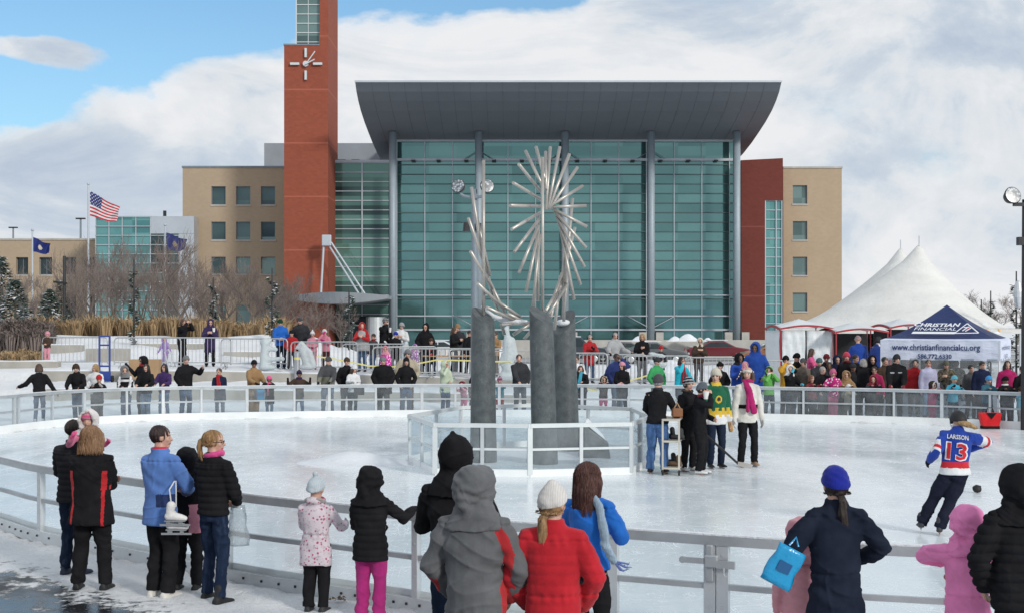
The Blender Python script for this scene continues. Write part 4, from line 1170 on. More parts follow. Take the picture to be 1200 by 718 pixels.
# front edge must cover 1031..1172 px
YR = 37.2; xR = PX(1172, YR)
best = None
for k in range(200):
    L_ = 2.2+k*.01
    q = Vector((xR, YR, 0))+fl*L_
    e = abs(q.x/q.y*F+CX-1031.5)
    if best is None or e < best[0]: best = (e, L_)
Wd = best[1]
ez = PZ(398.5, YR+.3); vz = PZ(422.5, YR)
C = [c0, fl*Wd, fl*Wd+sr*Wd, sr*Wd]
ctr = (C[0]+C[2])/2
apz = PZ(357, YR+ctr.y)
def up(p, z): return Vector((p.x, p.y, z))
AP = up(ctr, apz)
m = MB(); 
for k in range(4):
    a, b = up(C[k], ez), up(C[(k+1) % 4], ez); n = 8; VV = [0, .07, .2, .32, .45, .6, .75, .88, 1]
    grid = []
    for j in range(n+1):
        v = VV[j]; row = []
        for i in range(n+1):
            u = i/n; base = a.lerp(b, u); p = base.lerp(AP, v)
            # brow of the slope: eave band is flatter, cloth sags between hips
            p.z -= .10*math.sin(PI*u)*(1-v)*v*2+(.18*math.sin(PI*v)*.6)
            row.append(p)
        grid.append(row)
    vs_ = [p for r in grid for p in r]; fs_ = []; mi_ = []
    for j in range(n):
        for i in range(n):
            m.add([grid[j][i], grid[j][i+1], grid[j+1][i+1], grid[j+1][i]], [(0, 1, 2, 3)], 1 if j < 1 else 0)
o = m.build('canopy_roof', [M['navy'], M['valance']], CT, smooth=False); 
m = MB()
for k in range(4):
    a, b = C[k], C[(k+1) % 4]; n = 14
    for i in range(n):
        p, q = a.lerp(b, i/n), a.lerp(b, (i+1)/n)
        wv = lambda r_, i_: r_+Vector((0, .012*math.sin(i_*2.1), 0))
        m.add([up(wv(p, i), ez), up(wv(q, i+1), ez), up(wv(q, i+1), vz), up(wv(p, i), vz)], [(0, 1, 2, 3)])
m.build('valance', M['valance'], CT)
for c in C: MB().box((c.x*.985+ctr.x*.015, c.y*.985+ctr.y*.015, (ez)/2), (.045, .045, ez-.02)).build('leg', M['white_metal'], CT)
for k in (0, 3):   # clear vinyl side walls front and right
    a, b = C[k], C[(k+1) % 4]
    MB().add([up(a.lerp(b, .02), vz+.05), up(a.lerp(b, .98), vz+.05), up(a.lerp(b, .98), .8), up(a.lerp(b, .02), .8)], [(0, 1, 2, 3)]).build('clear_wall', M['vinyl'], CT)
    MB().add([up(a.lerp(b, .02), .8), up(a.lerp(b, .98), .8), up(a.lerp(b, .98), .03), up(a.lerp(b, .02), .03)], [(0, 1, 2, 3)]).build('lower_wall', mat('grey_wall_cloth', (.30, .33, .38), .8), CT)
# lettering: laid out on the front (edge C0-C1) and right side
nf = Vector((-fl.y, fl.x, 0));  nf = nf if nf.y < 0 else -nf
ux = -fl    # reading direction, left to right
def put_text(s, size, width, centre, u, v, n, mat_, name='lettering', shear=0, bold=0, z_=.02, parent=None):
    vs_, fs_ = text_verts(s, size, shear, 0, bold)
    w_ = max(p.x for p in vs_)-min(p.x for p in vs_)
    k = width/w_; mid = (max(p.x for p in vs_)+min(p.x for p in vs_))/2
    m = MB().add([centre+u*((p.x-mid)*k)+v*(p.y)+n*z_ for p in vs_], fs_); return m.build(name, mat_, parent)
ZU = Vector((0, 0, 1))
mid = fl*Wd/2
put_text('www.christianfinancialcu.org', .24, Wd*.74, up(mid-fl*Wd*.0, (ez+vz)/2+.075)-ux*.10, ux, ZU, nf, M['navytext'], parent=CT, bold=.004)
put_text('586.772.6330', .17, Wd*.285, up(mid, vz+.10)-ux*.12, ux, ZU, nf, M['navytext'], parent=CT, bold=.004)
def slope_text(k, s_, width, v0, h_, xo, mt, shear=0, bold=0, lift=.02, shape=None):
    """lettering laid on roof slope k, following its cloth"""
    A_, B_ = up(C[k], ez), up(C[(k+1) % 4], ez)
    if k == 0: A_, B_ = B_, A_
    e_ = (B_-A_).normalized(); mid_ = (A_+B_)/2; sv_ = AP-mid_; n_ = e_.cross(sv_).normalized(); n_ = n_ if n_.z > 0 else -n_
    if shape is None:
        vs_, fs_ = text_verts(s_, 1, shear, 0, bold); xs_2 = [p.x for p in vs_]; ys_2 = [p.y for p in vs_]
        vs_ = [((p.x-(max(xs_2)+min(xs_2))/2)*width/(max(xs_2)-min(xs_2)), (p.y-(max(ys_2)+min(ys_2))/2)*h_/(max(ys_2)-min(ys_2))) for p in vs_]
    else: vs_, fs_ = shape
    out_ = []
    for x_, y_ in vs_:
        v = v0+y_/sv_.length; dx = x_+xo; u = .5+dx/(Wd*(1-v)); p = (A_.lerp(B_, u)).lerp(AP, v)
        p.z += -.10*math.sin(PI*u)*(1-v)*v*2+.108*math.sin(PI*v); out_.append(p+n_*lift)
    return MB().add(out_, fs_).build('lettering' if shape is None else 'emblem', mt, CT)
def strokes(L_, w_):
    vs_, fs_ = [], []
    for (x0, y0, x1, y1) in L_:
        d = Vector((x1-x0, y1-y0)).normalized(); n = Vector((-d.y, d.x))*w_/2; o_ = len(vs_)
        vs_ += [(x0+n.x, y0+n.y), (x1+n.x, y1+n.y), (x1-n.x, y1-n.y), (x0-n.x, y0-n.y)]; fs_.append((o_, o_+1, o_+2, o_+3))
    return vs_, fs_
for k in (0, 3):
    slope_text(k, 'CHRISTIAN', 1.25, .345, .17, -.12, M['whitetext'], .25, .03, .03)
    slope_text(k, 'FINANCIAL', 1.14, .245, .13, -.16, M['whitetext'], .25, .0, .03)
    slope_text(k, '', 0, .155, 0, -.12, M['whitetext'], shape=([(-.66, -.05), (.50, -.05), (.56, .04), (-.62, .04)], [(0, 1, 2, 3)]), lift=.03)
    slope_text(k, '', 0, .25, 0, .68, M['whitetext'], shape=strokes([(-.30, -.2, .34, -.2), (-.30, -.2, .0, .22), (0, .22, .34, -.2), (-.1, -.1, .05, .08), (-.02, -.12, .12, .02), (-.08, .05, .08, .05)], .035), lift=.03)
    slope_text(k, '', 0, .25, 0, .68, M['redtext'], shape=strokes([(.0, -.06, .06, .03)], .03), lift=.035)
mr = sr*Wd/2; nr_ = Vector((sr.y, -sr.x, 0)); nr_ = nr_ if nr_.x > 0 else -nr_
put_text('www.christianfinancialcu.org', .2, Wd*.74, up(mr, (ez+vz)/2+.07), sr, ZU, nr_, M['navytext'], parent=CT)
put_text('586.772.6330', .15, Wd*.285, up(mr, vz+.1), sr, ZU, nr_, M['navytext'], parent=CT)
CT.location = (xR, YR, 0)
# printed banner on the lower wall
p0 = up(fl*Wd*.93, .52)+nf*.03
put_text('CHRISTIAN', .25, 1.75, up(fl*Wd*.48, .56), ux, ZU, nf, mat('dark_grey_lettering', (.06, .075, .10)), shear=.2, bold=.008, parent=CT)
put_text('FINANCIAL', .25, 1.75, up(fl*Wd*.48, .30), ux, ZU, nf, mat('grey_lettering', (.10, .125, .17)), shear=.1, parent=CT)
put_text('CREDIT UNION', .13, 1.6, up(fl*Wd*.48, .12), ux, ZU, nf, mat('grey_lettering', (.12, .14, .19)), parent=CT)

# ------------------------------------------------------------------ flood lamps
def lampheads(root, heads, s=1):
    for (hx, hy, hz, yaw, tilt) in heads:
        rot = Matrix.Rotation(yaw, 4, 'Z') @ Matrix.Rotation(tilt, 4, 'X')
        m = MB(); prof_ = [(.0, -.26), (.07, -.25), (.15, -.16), (.2, -.02), (.215, .04), (.2, .05)]
        # revolve about local -Y (lamp looks along -Y)
        rings = [[Vector((r*math.cos(2*PI*k/20), -y, r*math.sin(2*PI*k/20))) for k in range(20)] for r, y in prof_[1:]]
        m.loft([[rot @ p + Vector((hx, hy, hz)) for p in rg] for rg in rings])
        lh = m.build('lamp_head', M['black'], root, smooth=True)
        m = MB(); rg = [[rot @ Vector((r*math.cos(2*PI*k/20), -.055-.002*j, r*math.sin(2*PI*k/20))) + Vector((hx, hy, hz)) for k in range(20)] for j, r in enumerate((.195, .15, .05))]
        m.loft(rg, True); m.build('lamp_lens', LENS, lh)
m_, t_, b_, oc_ = newmat('faceted_lamp_glass')
vo_ = t_.add('ShaderNodeTexVoronoi', ins={'Scale': 14.0}); t_.l.new(oc_, vo_.inputs['Vector'])
t_.l.new(t_.ramp(vo_.outputs['Distance'], [(.2, (.50, .53, .56)), (.6, (.10, .12, .14))]), b_.inputs['Base Color']); b_.inputs['Roughness'].default_value = .25
LENS = m_
Y = 40.5
LP = thing('flood_lamp_post', 'tall grey lamp post with twin round floodlights behind the left column', 'lamp post', (PX(556, Y), Y, 0))
MB().tube([(0, 0, 0), (0, 0, PZ(222, Y))], [.12, .085], 14).build('pole', M['grey_metal'], LP)
z = PZ(230.5, Y)
MB().tube([(-.42, -.12, z+.07), (-.3, -.12, z), (0, -.12, z-.06), (.24, -.12, z), (.34, -.12, z+.07)], .045, 8).box((0, -.1, z), (.2, .2, .12)).build('arm', M['grey_metal'], LP)
lampheads(LP, [(-.47, -.15, PZ(219, Y), R(-18), R(-14)), (.37, -.15, PZ(219, Y), R(14), R(-14))])
zc = PZ(266, Y)
sp2 = MB().tube([(-.24, -.1, zc+.12), (-.24, -.1, zc-.14)], [.08, .11], 10).tube([(.12, -.1, zc+.1), (.12, -.1, zc-.12)], .09, 10).tube([(-.24, 0, zc), (.12, 0, zc)], .03, 6).build('loudspeaker', M['black'], LP)
Y = 33.5
LP = thing('flood_lamp_post', 'dark lamp post with a single round floodlight at the right edge', 'lamp post', (PX(1201.5, Y), Y, 0))
MB().tube([(0, 0, 0), (0, 0, PZ(234, Y))], [.11, .075], 14).build('pole', M['black'], LP)
z = PZ(240, Y); MB().bar((-.32, -.05, z), (.2, -.05, z), .06, .09).build('arm', M['black'], LP)
lampheads(LP, [(-.36, -.1, PZ(230, Y), R(10), R(-14))])
zc = PZ(283, Y); MB().box((-.14, -.08, zc), (.16, .18, .2)).bar((-.1, 0, zc), (0, 0, zc), .04).build('small_floodlight', M['black'], LP)
# street lamps far left, slim poles
for i, (px, pyt, Y, lab) in enumerate(((15.5, 267, 175, 'leftmost twin head car park lamp above the low roof'), (94.5, 256.5, 160, 'taller twin head car park lamp left of the large flag'))):
    L_ = thing('car_park_lamp', lab, 'street lamp', (PX(px, Y), Y, 0), 0, 'car park lamps')
    MB().tube([(0, 0, 0), (0, 0, PZ(pyt, Y))], [.16, .11], 8).build('pole', M['grey_metal'], L_)
    zt = PZ(pyt, Y)
    for s in (-1, 1): MB().box((s*.28, 0, zt+.02), (.52, .4, .16)).build('lamp_head', M['black'], L_)
for i, (px, pyt, Y, lab) in enumerate(((2, 336, 70, 'low street lamp with a flat head by the snowy evergreen at far left'), (75.5, 300, 72, 'dark street lamp with one flat arm between the evergreens'))):
    L_ = thing('street_lamp', lab, 'street lamp', (PX(px, Y), Y, 0), 0, 'plaza street lamps')
    zt = PZ(332, Y); MB().tube([(0, 0, 0), (0, 0, PZ(pyt, Y))], .08, 8).build('pole', M['black'], L_)
    MB().bar((.1, 0, zt), (-.55, 0, zt+.08), .3, .1).build('lamp_head', M['black'], L_)

# ------------------------------------------------------------------ flags
def flag(pole_lab, flag_lab, px, pyt, Y, pole_r, quad, painter, mats, emblem=None):
    P_ = thing('flagpole', pole_lab, 'flagpole', (PX(px, Y), Y, 0), 0, 'flagpoles left of the tan office block')
    MB().tube([(0, 0, 0), (0, 0, PZ(pyt, Y))], [pole_r*1.4, pole_r*.8], 10).build('pole', M['silver'], P_)
    MB().ell((0, 0, PZ(pyt, Y)+.1), (.13, .13, .13)).build('finial', M['silver'], P_)
    nx_, nz_ = 39, 26; TL, TR, BR, BL_ = [PT(a, b, Y) for a, b in quad]; m = MB(); vs_ = []
    for j in range(nz_+1):
        for i in range(nx_+1):
            u, v = i/nx_, j/nz_
            p = TL.lerp(TR, u).lerp(BL_.lerp(BR, u), v)
            p.y += .28*u**.5*math.sin(u*9+v*2.2); p.z += .10*math.sin(u*7+1)*u; p.x += .06*math.sin(v*5+u*4)*u
            vs_.append(p)
    fs_ = []; mi_ = []
    for j in range(nz_):
        for i in range(nx_): fs_.append((j*(nx_+1)+i, (j+1)*(nx_+1)+i, (j+1)*(nx_+1)+i+1, j*(nx_+1)+i+1)); mi_.append(painter(i, j))
    m.add(vs_, fs_); m.m = mi_
    o = m.build('flag', mats, None, smooth=True); tag(o, flag_lab, 'flag', 'flags in front of the glass wing')
    return o
FW = mat('flag_white', (.70, .70, .72), .8); FR = mat('flag_red', (.48, .03, .05), .8); FB = mat('flag_blue', (.03, .04, .16), .8); FN = mat('flag_navy', (.012, .025, .16), .8); FG = mat('flag_gold', (.45, .34, .12), .8)
def us(i, j):
    if j < 14 and i < 16: return 1 if (i+j) % 4 == 0 and j % 2 == 0 and i % 2 == 0 else 2
    return 0 if (j//2) % 2 == 0 else 1
flag('tall silver flagpole carrying the striped flag', 'red white and blue striped flag with stars flying to the right', 103.5, 217, 118, .09, [(105.5, 224), (141, 244), (137, 262), (105.5, 253)], us, [FR, FW, FB])
def state(i, j):
    e = ((i-17)/4.2)**2+((j-13)/5)**2
    return 0 if e > 1 else (1 if (i*3+j*5) % 4 < 2 else 2)
flag('short silver flagpole with the small blue flag at far left', 'small blue flag with a pale crest at far left', 38, 271, 112, .08, [(39, 278), (59.5, 287), (58, 298.5), (39, 295)], state, [FN, FW, FG])
flag('silver flagpole with the dark blue flag in front of the silver panels', 'dark blue flag with gold seal before the silver panels', 193.5, 265, 112, .08, [(195, 272.5), (220, 282), (216, 294.5), (196, 293)], state, [FB, FG, FB])

# ------------------------------------------------------------------ cars
def car(px, Y, L, W, Hc, col, label, face=1, suv=False, rz=0):
    z0 = 0
    C_ = thing('parked_car', label, 'car', (PX(px, Y), Y, z0), rz, 'cars on the street before the hall')
    pm = mat('car_paint', col, .28, .2, .04, coat=.6)
    hl = L/2
    if suv: pr = [(-hl, .35), (-hl, .95), (-hl+.1, 1.15), (-hl+.35, Hc), (hl*.25, Hc), (hl*.5, 1.12), (hl-.15, 1.0), (hl, .8), (hl, .35)]
    else: pr = [(-hl, .35), (-hl, .85), (-hl+.25, .98), (-hl*.62, 1.02), (-hl*.30, Hc-.03), (hl*.12, Hc), (hl*.48, 1.0), (hl-.3, .86), (hl, .68), (hl, .35)]
    def ins(z): return 1 if z < 1.0 else 1-.22*(z-1.0)/(Hc-1.0)
    n = len(pr); rings = []
    for q in (-1, -.92, .92, 1):
        s = .97 if abs(q) == 1 else 1
        rings.append([Vector((face*x*s, q*W/2*ins(z), (z-.35)*(.97 if abs(q) == 1 else 1)+.35)) for x, z in pr])
    o = MB().loft(rings).build('body', pm, C_); fix_normals(o); bevel(o, .05, 3)
    gl = [(p[0], p[1]) for p in (pr[3:6] if not suv else pr[2:5])]
    # side glass follows the cabin
    if suv: g = [(-hl+.25, 1.08), (-hl+.42, Hc-.1), (hl*.22, Hc-.1), (hl*.42, 1.12)]
    else: g = [(-hl*.55, 1.0), (-hl*.29, Hc-.11), (hl*.11, Hc-.09), (hl*.40, 1.0)]
    for sgn in (-1, 1):
        vs_ = [(face*x, sgn*(W/2*ins(z)+.012), z) for x, z in g]
        MB().add(vs_, [(0, 1, 2, 3)]).build('side_window', M['darkglass'], C_)
        MB().box((face*(g[1][0]+g[2][0])/2, sgn*(W/2*ins(1.2)+.03), (1.05+Hc)/2-.05), (.07, .02, Hc-1.12)).build('window_pillar', pm, C_)
    for sgn in (-1, 1):
        for wx_ in (-L*.31, L*.31):
            wh = MB().tube([(wx_, sgn*(W/2-.2), .32), (wx_, sgn*(W/2+.02), .32)], .32, 20).build('wheel', M['rubber'], C_)
            MB().tube([(wx_, sgn*(W/2+.021), .32), (wx_, sgn*(W/2+.035), .32)], [.2, .16], 14).build('rim', M['alu'], wh)
    for sgn in (-1, 1):
        MB().box((face*(hl-.02), sgn*W*.36, .7), (.07, .3, .13)).build('headlight', M['lens_clear'], C_)
        MB().box((face*(-hl+.02), sgn*W*.36, .8), (.07, .28, .14)).build('tail_light', FR, C_)
    m = MB(); m.box((face*-hl*.05, 0, Hc+.03), (L*.3, W*.62, .05)); o = m.build('roof_snow', M['snow'], C_); bevel(o, .02, 2)
    return C_
M['lens_clear'] = mat('lamp_lens_clear', (.7, .72, .74), .15)
car(517, 96, 4.4, 1.75, 1.42, (.62, .65, .68), 'white sedan behind the people by the left stone column', 1)
car(670, 90, 4.7, 1.9, 1.72, (.025, .035, .05), 'dark blue sport utility vehicle behind the person in a red coat', 1, True)
car(764, 88, 4.6, 1.8, 1.42, (.11, .12, .13), 'dark grey sedan behind the blond woman in black', 1)
car(842, 96, 4.6, 1.8, 1.42, (.16, .02, .03), 'maroon sedan behind the snow bank near the person in fur', 1)
car(728, 94, 4.3, 1.75, 1.38, (.16, .16, .16), 'grey sedan half hidden by the man in a grey hoodie', -1)
car(906, 84, 4.3, 1.75, 1.38, (.30, .13, .05), 'orange brown car left of the marquee', -1)
# wall and bollards along the street
cwall('street_wall', 'long low concrete wall at the foot of the glass hall', PX(575, 108), PX(900, 108), 108, .4, PZ(398, 108), -.1, M['concrete_light'])
for i, (px, lab) in enumerate(((737, 'left white bollard in front of the glass hall'), (894, 'white bollard in front of the red stair block'))):
    o = MB().tube([(0, 0, 0), (0, 0, 1.0)], .12, 10).build('street_bollard', M['white_metal'], loc=(PX(px, 104), 104, .1)); tag(o, lab, 'bollard', 'street bollards')
rng = random.Random(5)
for i, (px, Y, r, lab) in enumerate(((791, 106.8, .5, 'small snow pile'), (806, 106.8, .75, 'x'), (829, 106.8, .35, 'x'), (748, 106.8, .5, 'x'), (575, 80, 1.0, 'x'))):
    struct(mound('snow_pile', PX(px, Y), Y, r*1.5, r*.9, r*.75+(0 if i < 4 else 1), i+20, z0=1.25 if i < 4 else 0))
# ------------------------------------------------------------------ vegetation
def bare_tree(seed, h=7.0, spread=.62):
    """returns trunk MB and twig MB in local coords; limbs rise in a vase shape"""
    rg = random.Random(seed); tr, tw = MB(), MB()
    def grow(p, d, L, r, depth):
        n = 3; pts = [p]; q = p; dd = d
        for k in range(n):
            dd = (dd+Vector((rg.uniform(-.13, .13), rg.uniform(-.13, .13), rg.uniform(-.02, .10)))).normalized()
            q = q+dd*L/n; pts.append(q)
        m = tr if depth < 2 else tw
        m.tube(pts, [r, r*.85, r*.72, r*.55], 6 if depth < 2 else 3, cap=False)
        if depth >= 5: return
        kids = [3, 4, 4, 4, 3][depth]
        for k in range(kids):
            t_ = rg.uniform(.35, 1) if k else 1
            i = min(n-1, int(t_*n)); base = pts[i].lerp(pts[i+1], t_*n-i) if i < n and t_ < 1 else pts[-1]
            ax = Vector((rg.gauss(0, 1), rg.gauss(0, 1), rg.gauss(0, .3))); side = (ax-dd*ax.dot(dd)).normalized()
            nd = (dd*(1-spread*.55)+side*spread*rg.uniform(.5, 1.0)+Vector((0, 0, .22))).normalized()
            grow(base, nd, L*rg.uniform(.58, .78), max(r*.50, .0085), depth+1)
    grow(Vector((0, 0, 0)), Vector((0, 0, 1)), h*.28, h*.0135, 0)
    return tr, tw
protos = []
for k in range(5):
    tr, tw = bare_tree(40+k, 7.0, .60+.05*k)
    protos.append((tr, tw))
TREES = [(12, 84, 7.2, 'at the far left edge'), (62, 92, 8.5, 'left of the striped flag'), (88, 78, 7.2, 'over the dry grass left of the blue hand truck'), (133, 74, 8.0, 'directly behind the blue hand truck'), (172, 95, 9.0, 'before the silver panel wing'), (186, 72, 7.6, 'right of the garlanded pole by the cardboard box'),
         (222, 98, 9.0, 'before the left corner of the tan office block'), (240, 90, 8.2, 'behind the person photographing'), (262, 76, 7.4, 'between the purple coat and the office windows'), (288, 86, 8.0, 'below the middle office windows'), (300, 74, 6.9, 'left of the man in bright blue'), (325, 92, 8.3, 'at the left foot of the clock tower'),
         (352, 98, 8.2, 'in front of the clock tower'), (362, 80, 5.6, 'behind the man in the dark grey jacket'), (384, 88, 5.4, 'beside the entrance canopy'), (112, 100, 9.6, 'between the two glass wings flags'), (148, 104, 9.6, 'behind the taller garlanded pole'), (205, 84, 7.4, 'behind the lavender coated child'), (40, 76, 5.6, 'behind the small child at left'), (275, 100, 8.6, 'deep behind the purple coat'),
         (100, 96, 10.5, 'tallest, right behind the striped flagpole'), (122, 88, 9.5, 'between the striped flagpole and the taller garlanded pole'), (160, 86, 9.2, 'in front of the left part of the silver panels'), (198, 102, 10.0, 'at the right corner of the silver panel wing'), (214, 78, 8.0, 'just behind the person photographing, thin crown'), (251, 84, 8.4, 'behind the garlanded pole by the purple coat'), (312, 84, 7.6, 'just left of the garlanded pole by the man in bright blue'), (340, 86, 7.4, 'before the foot of the red tower'), (398, 84, 5.6, 'right in front of the glass doors'), (30, 98, 8.2, 'between the two evergreens at far left')]
meshes = []
for tr, tw in protos:
    a = tr.build('trunk', M['bark']); b = tw.build('crown', M['twig']); meshes.append((a.data, b.data)); bpy.data.objects.remove(a); bpy.data.objects.remove(b)
rg = random.Random(9)
for i, (px, Y, h, lab) in enumerate(TREES):
    r_ = thing('bare_tree', 'leafless tree ' + lab, 'tree', (PX(px, Y), Y, 0 if Y > 84 else ground_z(PX(px, Y), Y)-.05), rg.uniform(0, 6), 'leafless trees behind the terrace')
    s = h/7.0*1.0; r_.scale = (s*.95, s*.95, s*(1.18 if px < 250 else 1.08))
    for nm, me in zip(('trunk', 'crown'), meshes[i % 5]):
        o = bpy.data.objects.new(nm, me); COL.objects.link(o); o.parent = r_
for i, (px, Y, h, lab) in enumerate(((1135, 150, 8.5, 'first'), (1165, 160, 8.0, 'second'), (1010, 190, 8.5, 'x'), (1192, 170, 9, 'x'))):
    r_ = thing('bare_tree', ['distant leafless tree left of the garlanded poles beyond the marquee', 'distant leafless tree between the garlanded poles beyond the marquee', 'distant leafless tree just right of the buff brick block', 'distant leafless tree behind the right lamp post'][i], 'tree', (PX(px, Y), Y, 0), rg.uniform(0, 6), 'distant leafless trees at the right')
    s = h/7.0; r_.scale = (s*1.5, s*1.5, s)
    for nm, me in zip(('trunk', 'crown'), meshes[(i+2) % 5]):
        o = bpy.data.objects.new(nm, me); COL.objects.link(o); o.parent = r_
def evergreen(px, Y, h, w_, label, seed, snow=.35, pole=False):
    x = PX(px, Y); z0 = ground_z(x, Y) if Y < 84 else 0
    nm = 'garland_pole' if pole else 'evergreen_tree'
    r_ = thing(nm, label, 'pole' if pole else 'tree', (x, Y, z0), 0, 'garland wrapped poles' if pole else 'snowy evergreens at left')
    rg = random.Random(seed); m = MB(); ms = MB()
    MB().tube([(0, 0, 0), (0, 0, h*(1.12 if pole else .9))], [.09 if not pole else .05, .03], 8).build('pole' if pole else 'trunk', M['black'] if pole else M['bark'], r_)
    N = int(900*(1 if not pole else .5))
    for i in range(N):
        t_ = rg.random()**(.75 if not pole else 1); z = h*(.06+.92*t_)
        if pole:
            a = z*5.5+rg.gauss(0, .5); R_ = w_*(.6+.4*rg.random())
        else:
            a = rg.uniform(0, 2*PI); R_ = w_*(1-t_)**.85*(.35+.65*rg.random()**.5)*(1+.25*math.sin(a*5+t_*20))+.04
        c = Vector((R_*math.cos(a), R_*math.sin(a), z-(0 if pole else R_*.25)))
        d = Vector((math.cos(a), math.sin(a), rg.uniform(-.5, .3))); s = rg.uniform(.10, .22)*(1.2 if not pole else .8)
        sd_ = Vector((-math.sin(a), math.cos(a), rg.uniform(-.4, .4)))*s*.45
        upv = Vector((0, 0, s*.12))
        q = ms if rg.random() < snow*(.4+.6*math.sin(a*2+z*3)**2) else m
        if q is ms: c = c+Vector((0, 0, .03))
        q.add([c-sd_, c+d*s*.6-sd_*.3, c+d*s, c+d*s*.6+sd_*.3, c+sd_, c+upv+d*s*.4], [(0, 1, 5), (1, 2, 5), (2, 3, 5), (3, 4, 5), (4, 0, 5)])
    m.build('garland' if pole else 'crown', M['needle'], r_)
    if ms.v: ms.build('branch_snow' if not pole else 'garland_lights', M['snow'], r_)
evergreen(2, 68, 4.6, 1.3, 'snowy evergreen cut by the left edge of the view', 1, .25)
evergreen(18, 66, 3.2, 1.2, 'short snowy evergreen second from the left edge', 2, .25)
evergreen(58, 70, 3.2, 1.1, 'snowy evergreen behind the small child in pink', 3, .22)
evergreen(72, 78, 4.6, 1.2, 'taller dark evergreen left of the striped flagpole', 4, .2)
evergreen(157, 58, 3.4, .16, 'garland wrapped pole rising left of the cardboard box', 5, .15, True)
evergreen(250, 66, 2.9, .16, 'garland wrapped pole behind the person in a purple coat', 6, .2, True)
evergreen(319, 60, 2.9, .24, 'garland wrapped pole left of the man in bright blue', 7, .25, True)
evergreen(409, 62, 2.6, .18, 'garland wrapped pole in front of the glass doors', 8, .25, True)
evergreen(1150, 66, 3.3, .12, 'garland pole right of the marquee peak, left of the pair', 9, .1, True)
evergreen(1161, 67, 3.7, .12, 'garland pole right of the marquee, taller of the pair', 10, .1, True)
evergreen(1191, 58, 4.2, .2, 'garland pole beside the right lamp post', 11, .2, True)
o = MB().ell(PT(1193, 345, 40), (.13, .13, .42)).build('wreath_ornament', M['alu']); tag(o, 'silver oval ornament hanging by the right lamp post', 'ornament')
# ornamental grass and shrubs in the planters: one mass nobody could count
rg = random.Random(12)
def tufts(name, label, spots, mat_, hh, n=150, cat='grass'):
    m = MB()
    for (x, y, s) in spots:
        z0 = ground_z(x, y)
        for k in range(n):
            a = rg.uniform(0, 2*PI); r0 = rg.uniform(0, .25)*s; L = hh*s*rg.uniform(.6, 1.1); out_ = rg.uniform(.1, .75)*L
            b = Vector((x+r0*math.cos(a), y+r0*math.sin(a), z0)); mid_ = b+Vector((math.cos(a)*out_*.35, math.sin(a)*out_*.35, L*.75)); tip = b+Vector((math.cos(a)*out_, math.sin(a)*out_, L*rg.uniform(.75, 1.0)))
            w_ = Vector((-math.sin(a), math.cos(a), 0))*.018*s
            m.add([b-w_, b+w_, mid_+w_*1.3, mid_-w_*1.3, tip], [(0, 1, 2, 3), (3, 2, 4)])
    o = m.build(name, mat_); tag(o, label, cat, kind='stuff'); return o
spots = []
for k in range(110):
    px = rg.uniform(48, 345); Y = rg.uniform(63, 69); spots.append((PX(px, Y), Y, rg.uniform(.8, 1.25)))
for k in range(60):
    px = rg.uniform(110, 345); Y = rg.uniform(66, 72); spots.append((PX(px, Y), Y, rg.uniform(.9, 1.35)))
tufts('ornamental_grass', 'dry golden grass clumps along the planter behind the barriers', spots, M['grass'], 1.15, 80)
spots = [(PX(rg.uniform(-5, 50), Y_), Y_, rg.uniform(.6, 1)) for Y_ in [rg.uniform(49, 56) for _ in range(40)]]
tufts('low_grass', 'low dry grass poking through snow at the far left planter', spots, M['grass'], .55, 80)
spots = [(PX(rg.uniform(-5, 60), Y_), Y_, rg.uniform(.8, 1.2)) for Y_ in [rg.uniform(57, 62) for _ in range(40)]]
tufts('planter_shrubs', 'brown leafless low shrubs in the far left planter', spots, M['twig'], .85, 110, 'shrubs')
# red shrub berries/poinsettia boxes are left out as they cannot be told apart
# ------------------------------------------------------------------ people
PENDING = []     # (object, voxel, smooth iterations, displacement fn, paint fn)
def pend(mb, name, mats, parent, vox, it=2, disp=None, paint=None, remesh=True, label=None):
    if not isinstance(mats, (list, tuple)): mats = [mats]
    o = MB.build(mb, name, mats, parent, label=label)
    if len(mats) > 1: o.data.polygons.foreach_set('material_index', [0]*len(o.data.polygons))
    if remesh:
        r = o.modifiers.new('r', 'REMESH'); r.mode = 'VOXEL'; r.voxel_size = vox
        if it: s = o.modifiers.new('s', 'SMOOTH'); s.iterations = it; s.factor = .5
    PENDING.append((o, disp, paint, remesh)); return o
def flush():
    dg = bpy.context.evaluated_depsgraph_get(); dg.update()
    new = []
    for o, disp, paint, rm in PENDING:
        if rm: new.append(bpy.data.meshes.new_from_object(o.evaluated_get(dg)))
        else: new.append(None)
    for (o, disp, paint, rm), me in zip(PENDING, new):
        if me is not None:
            mats = [m for m in o.data.materials]; old = o.data; o.modifiers.clear(); o.data = me
            me.materials.clear()
            for m in mats: me.materials.append(m)
            me.name = old.name; bpy.data.meshes.remove(old)
        me = o.data; n = len(me.vertices)
        if n == 0: continue
        co = np.empty(n*3, 'f'); me.vertices.foreach_get('co', co); co = co.reshape(-1, 3)
        if disp is not None:
            no = np.empty(n*3, 'f'); me.vertices.foreach_get('normal', no); no = no.reshape(-1, 3)
            co = co + no*disp(co)[:, None]; me.vertices.foreach_set('co', co.ravel())
        m = len(me.polygons)
        if paint is not None:
            c = np.empty(m*3, 'f'); me.polygons.foreach_get('center', c)
            me.polygons.foreach_set('material_index', np.asarray(paint(c.reshape(-1, 3)), 'i'))
        me.polygons.foreach_set('use_smooth', np.ones(m, bool)); me.update()
    PENDING.clear()
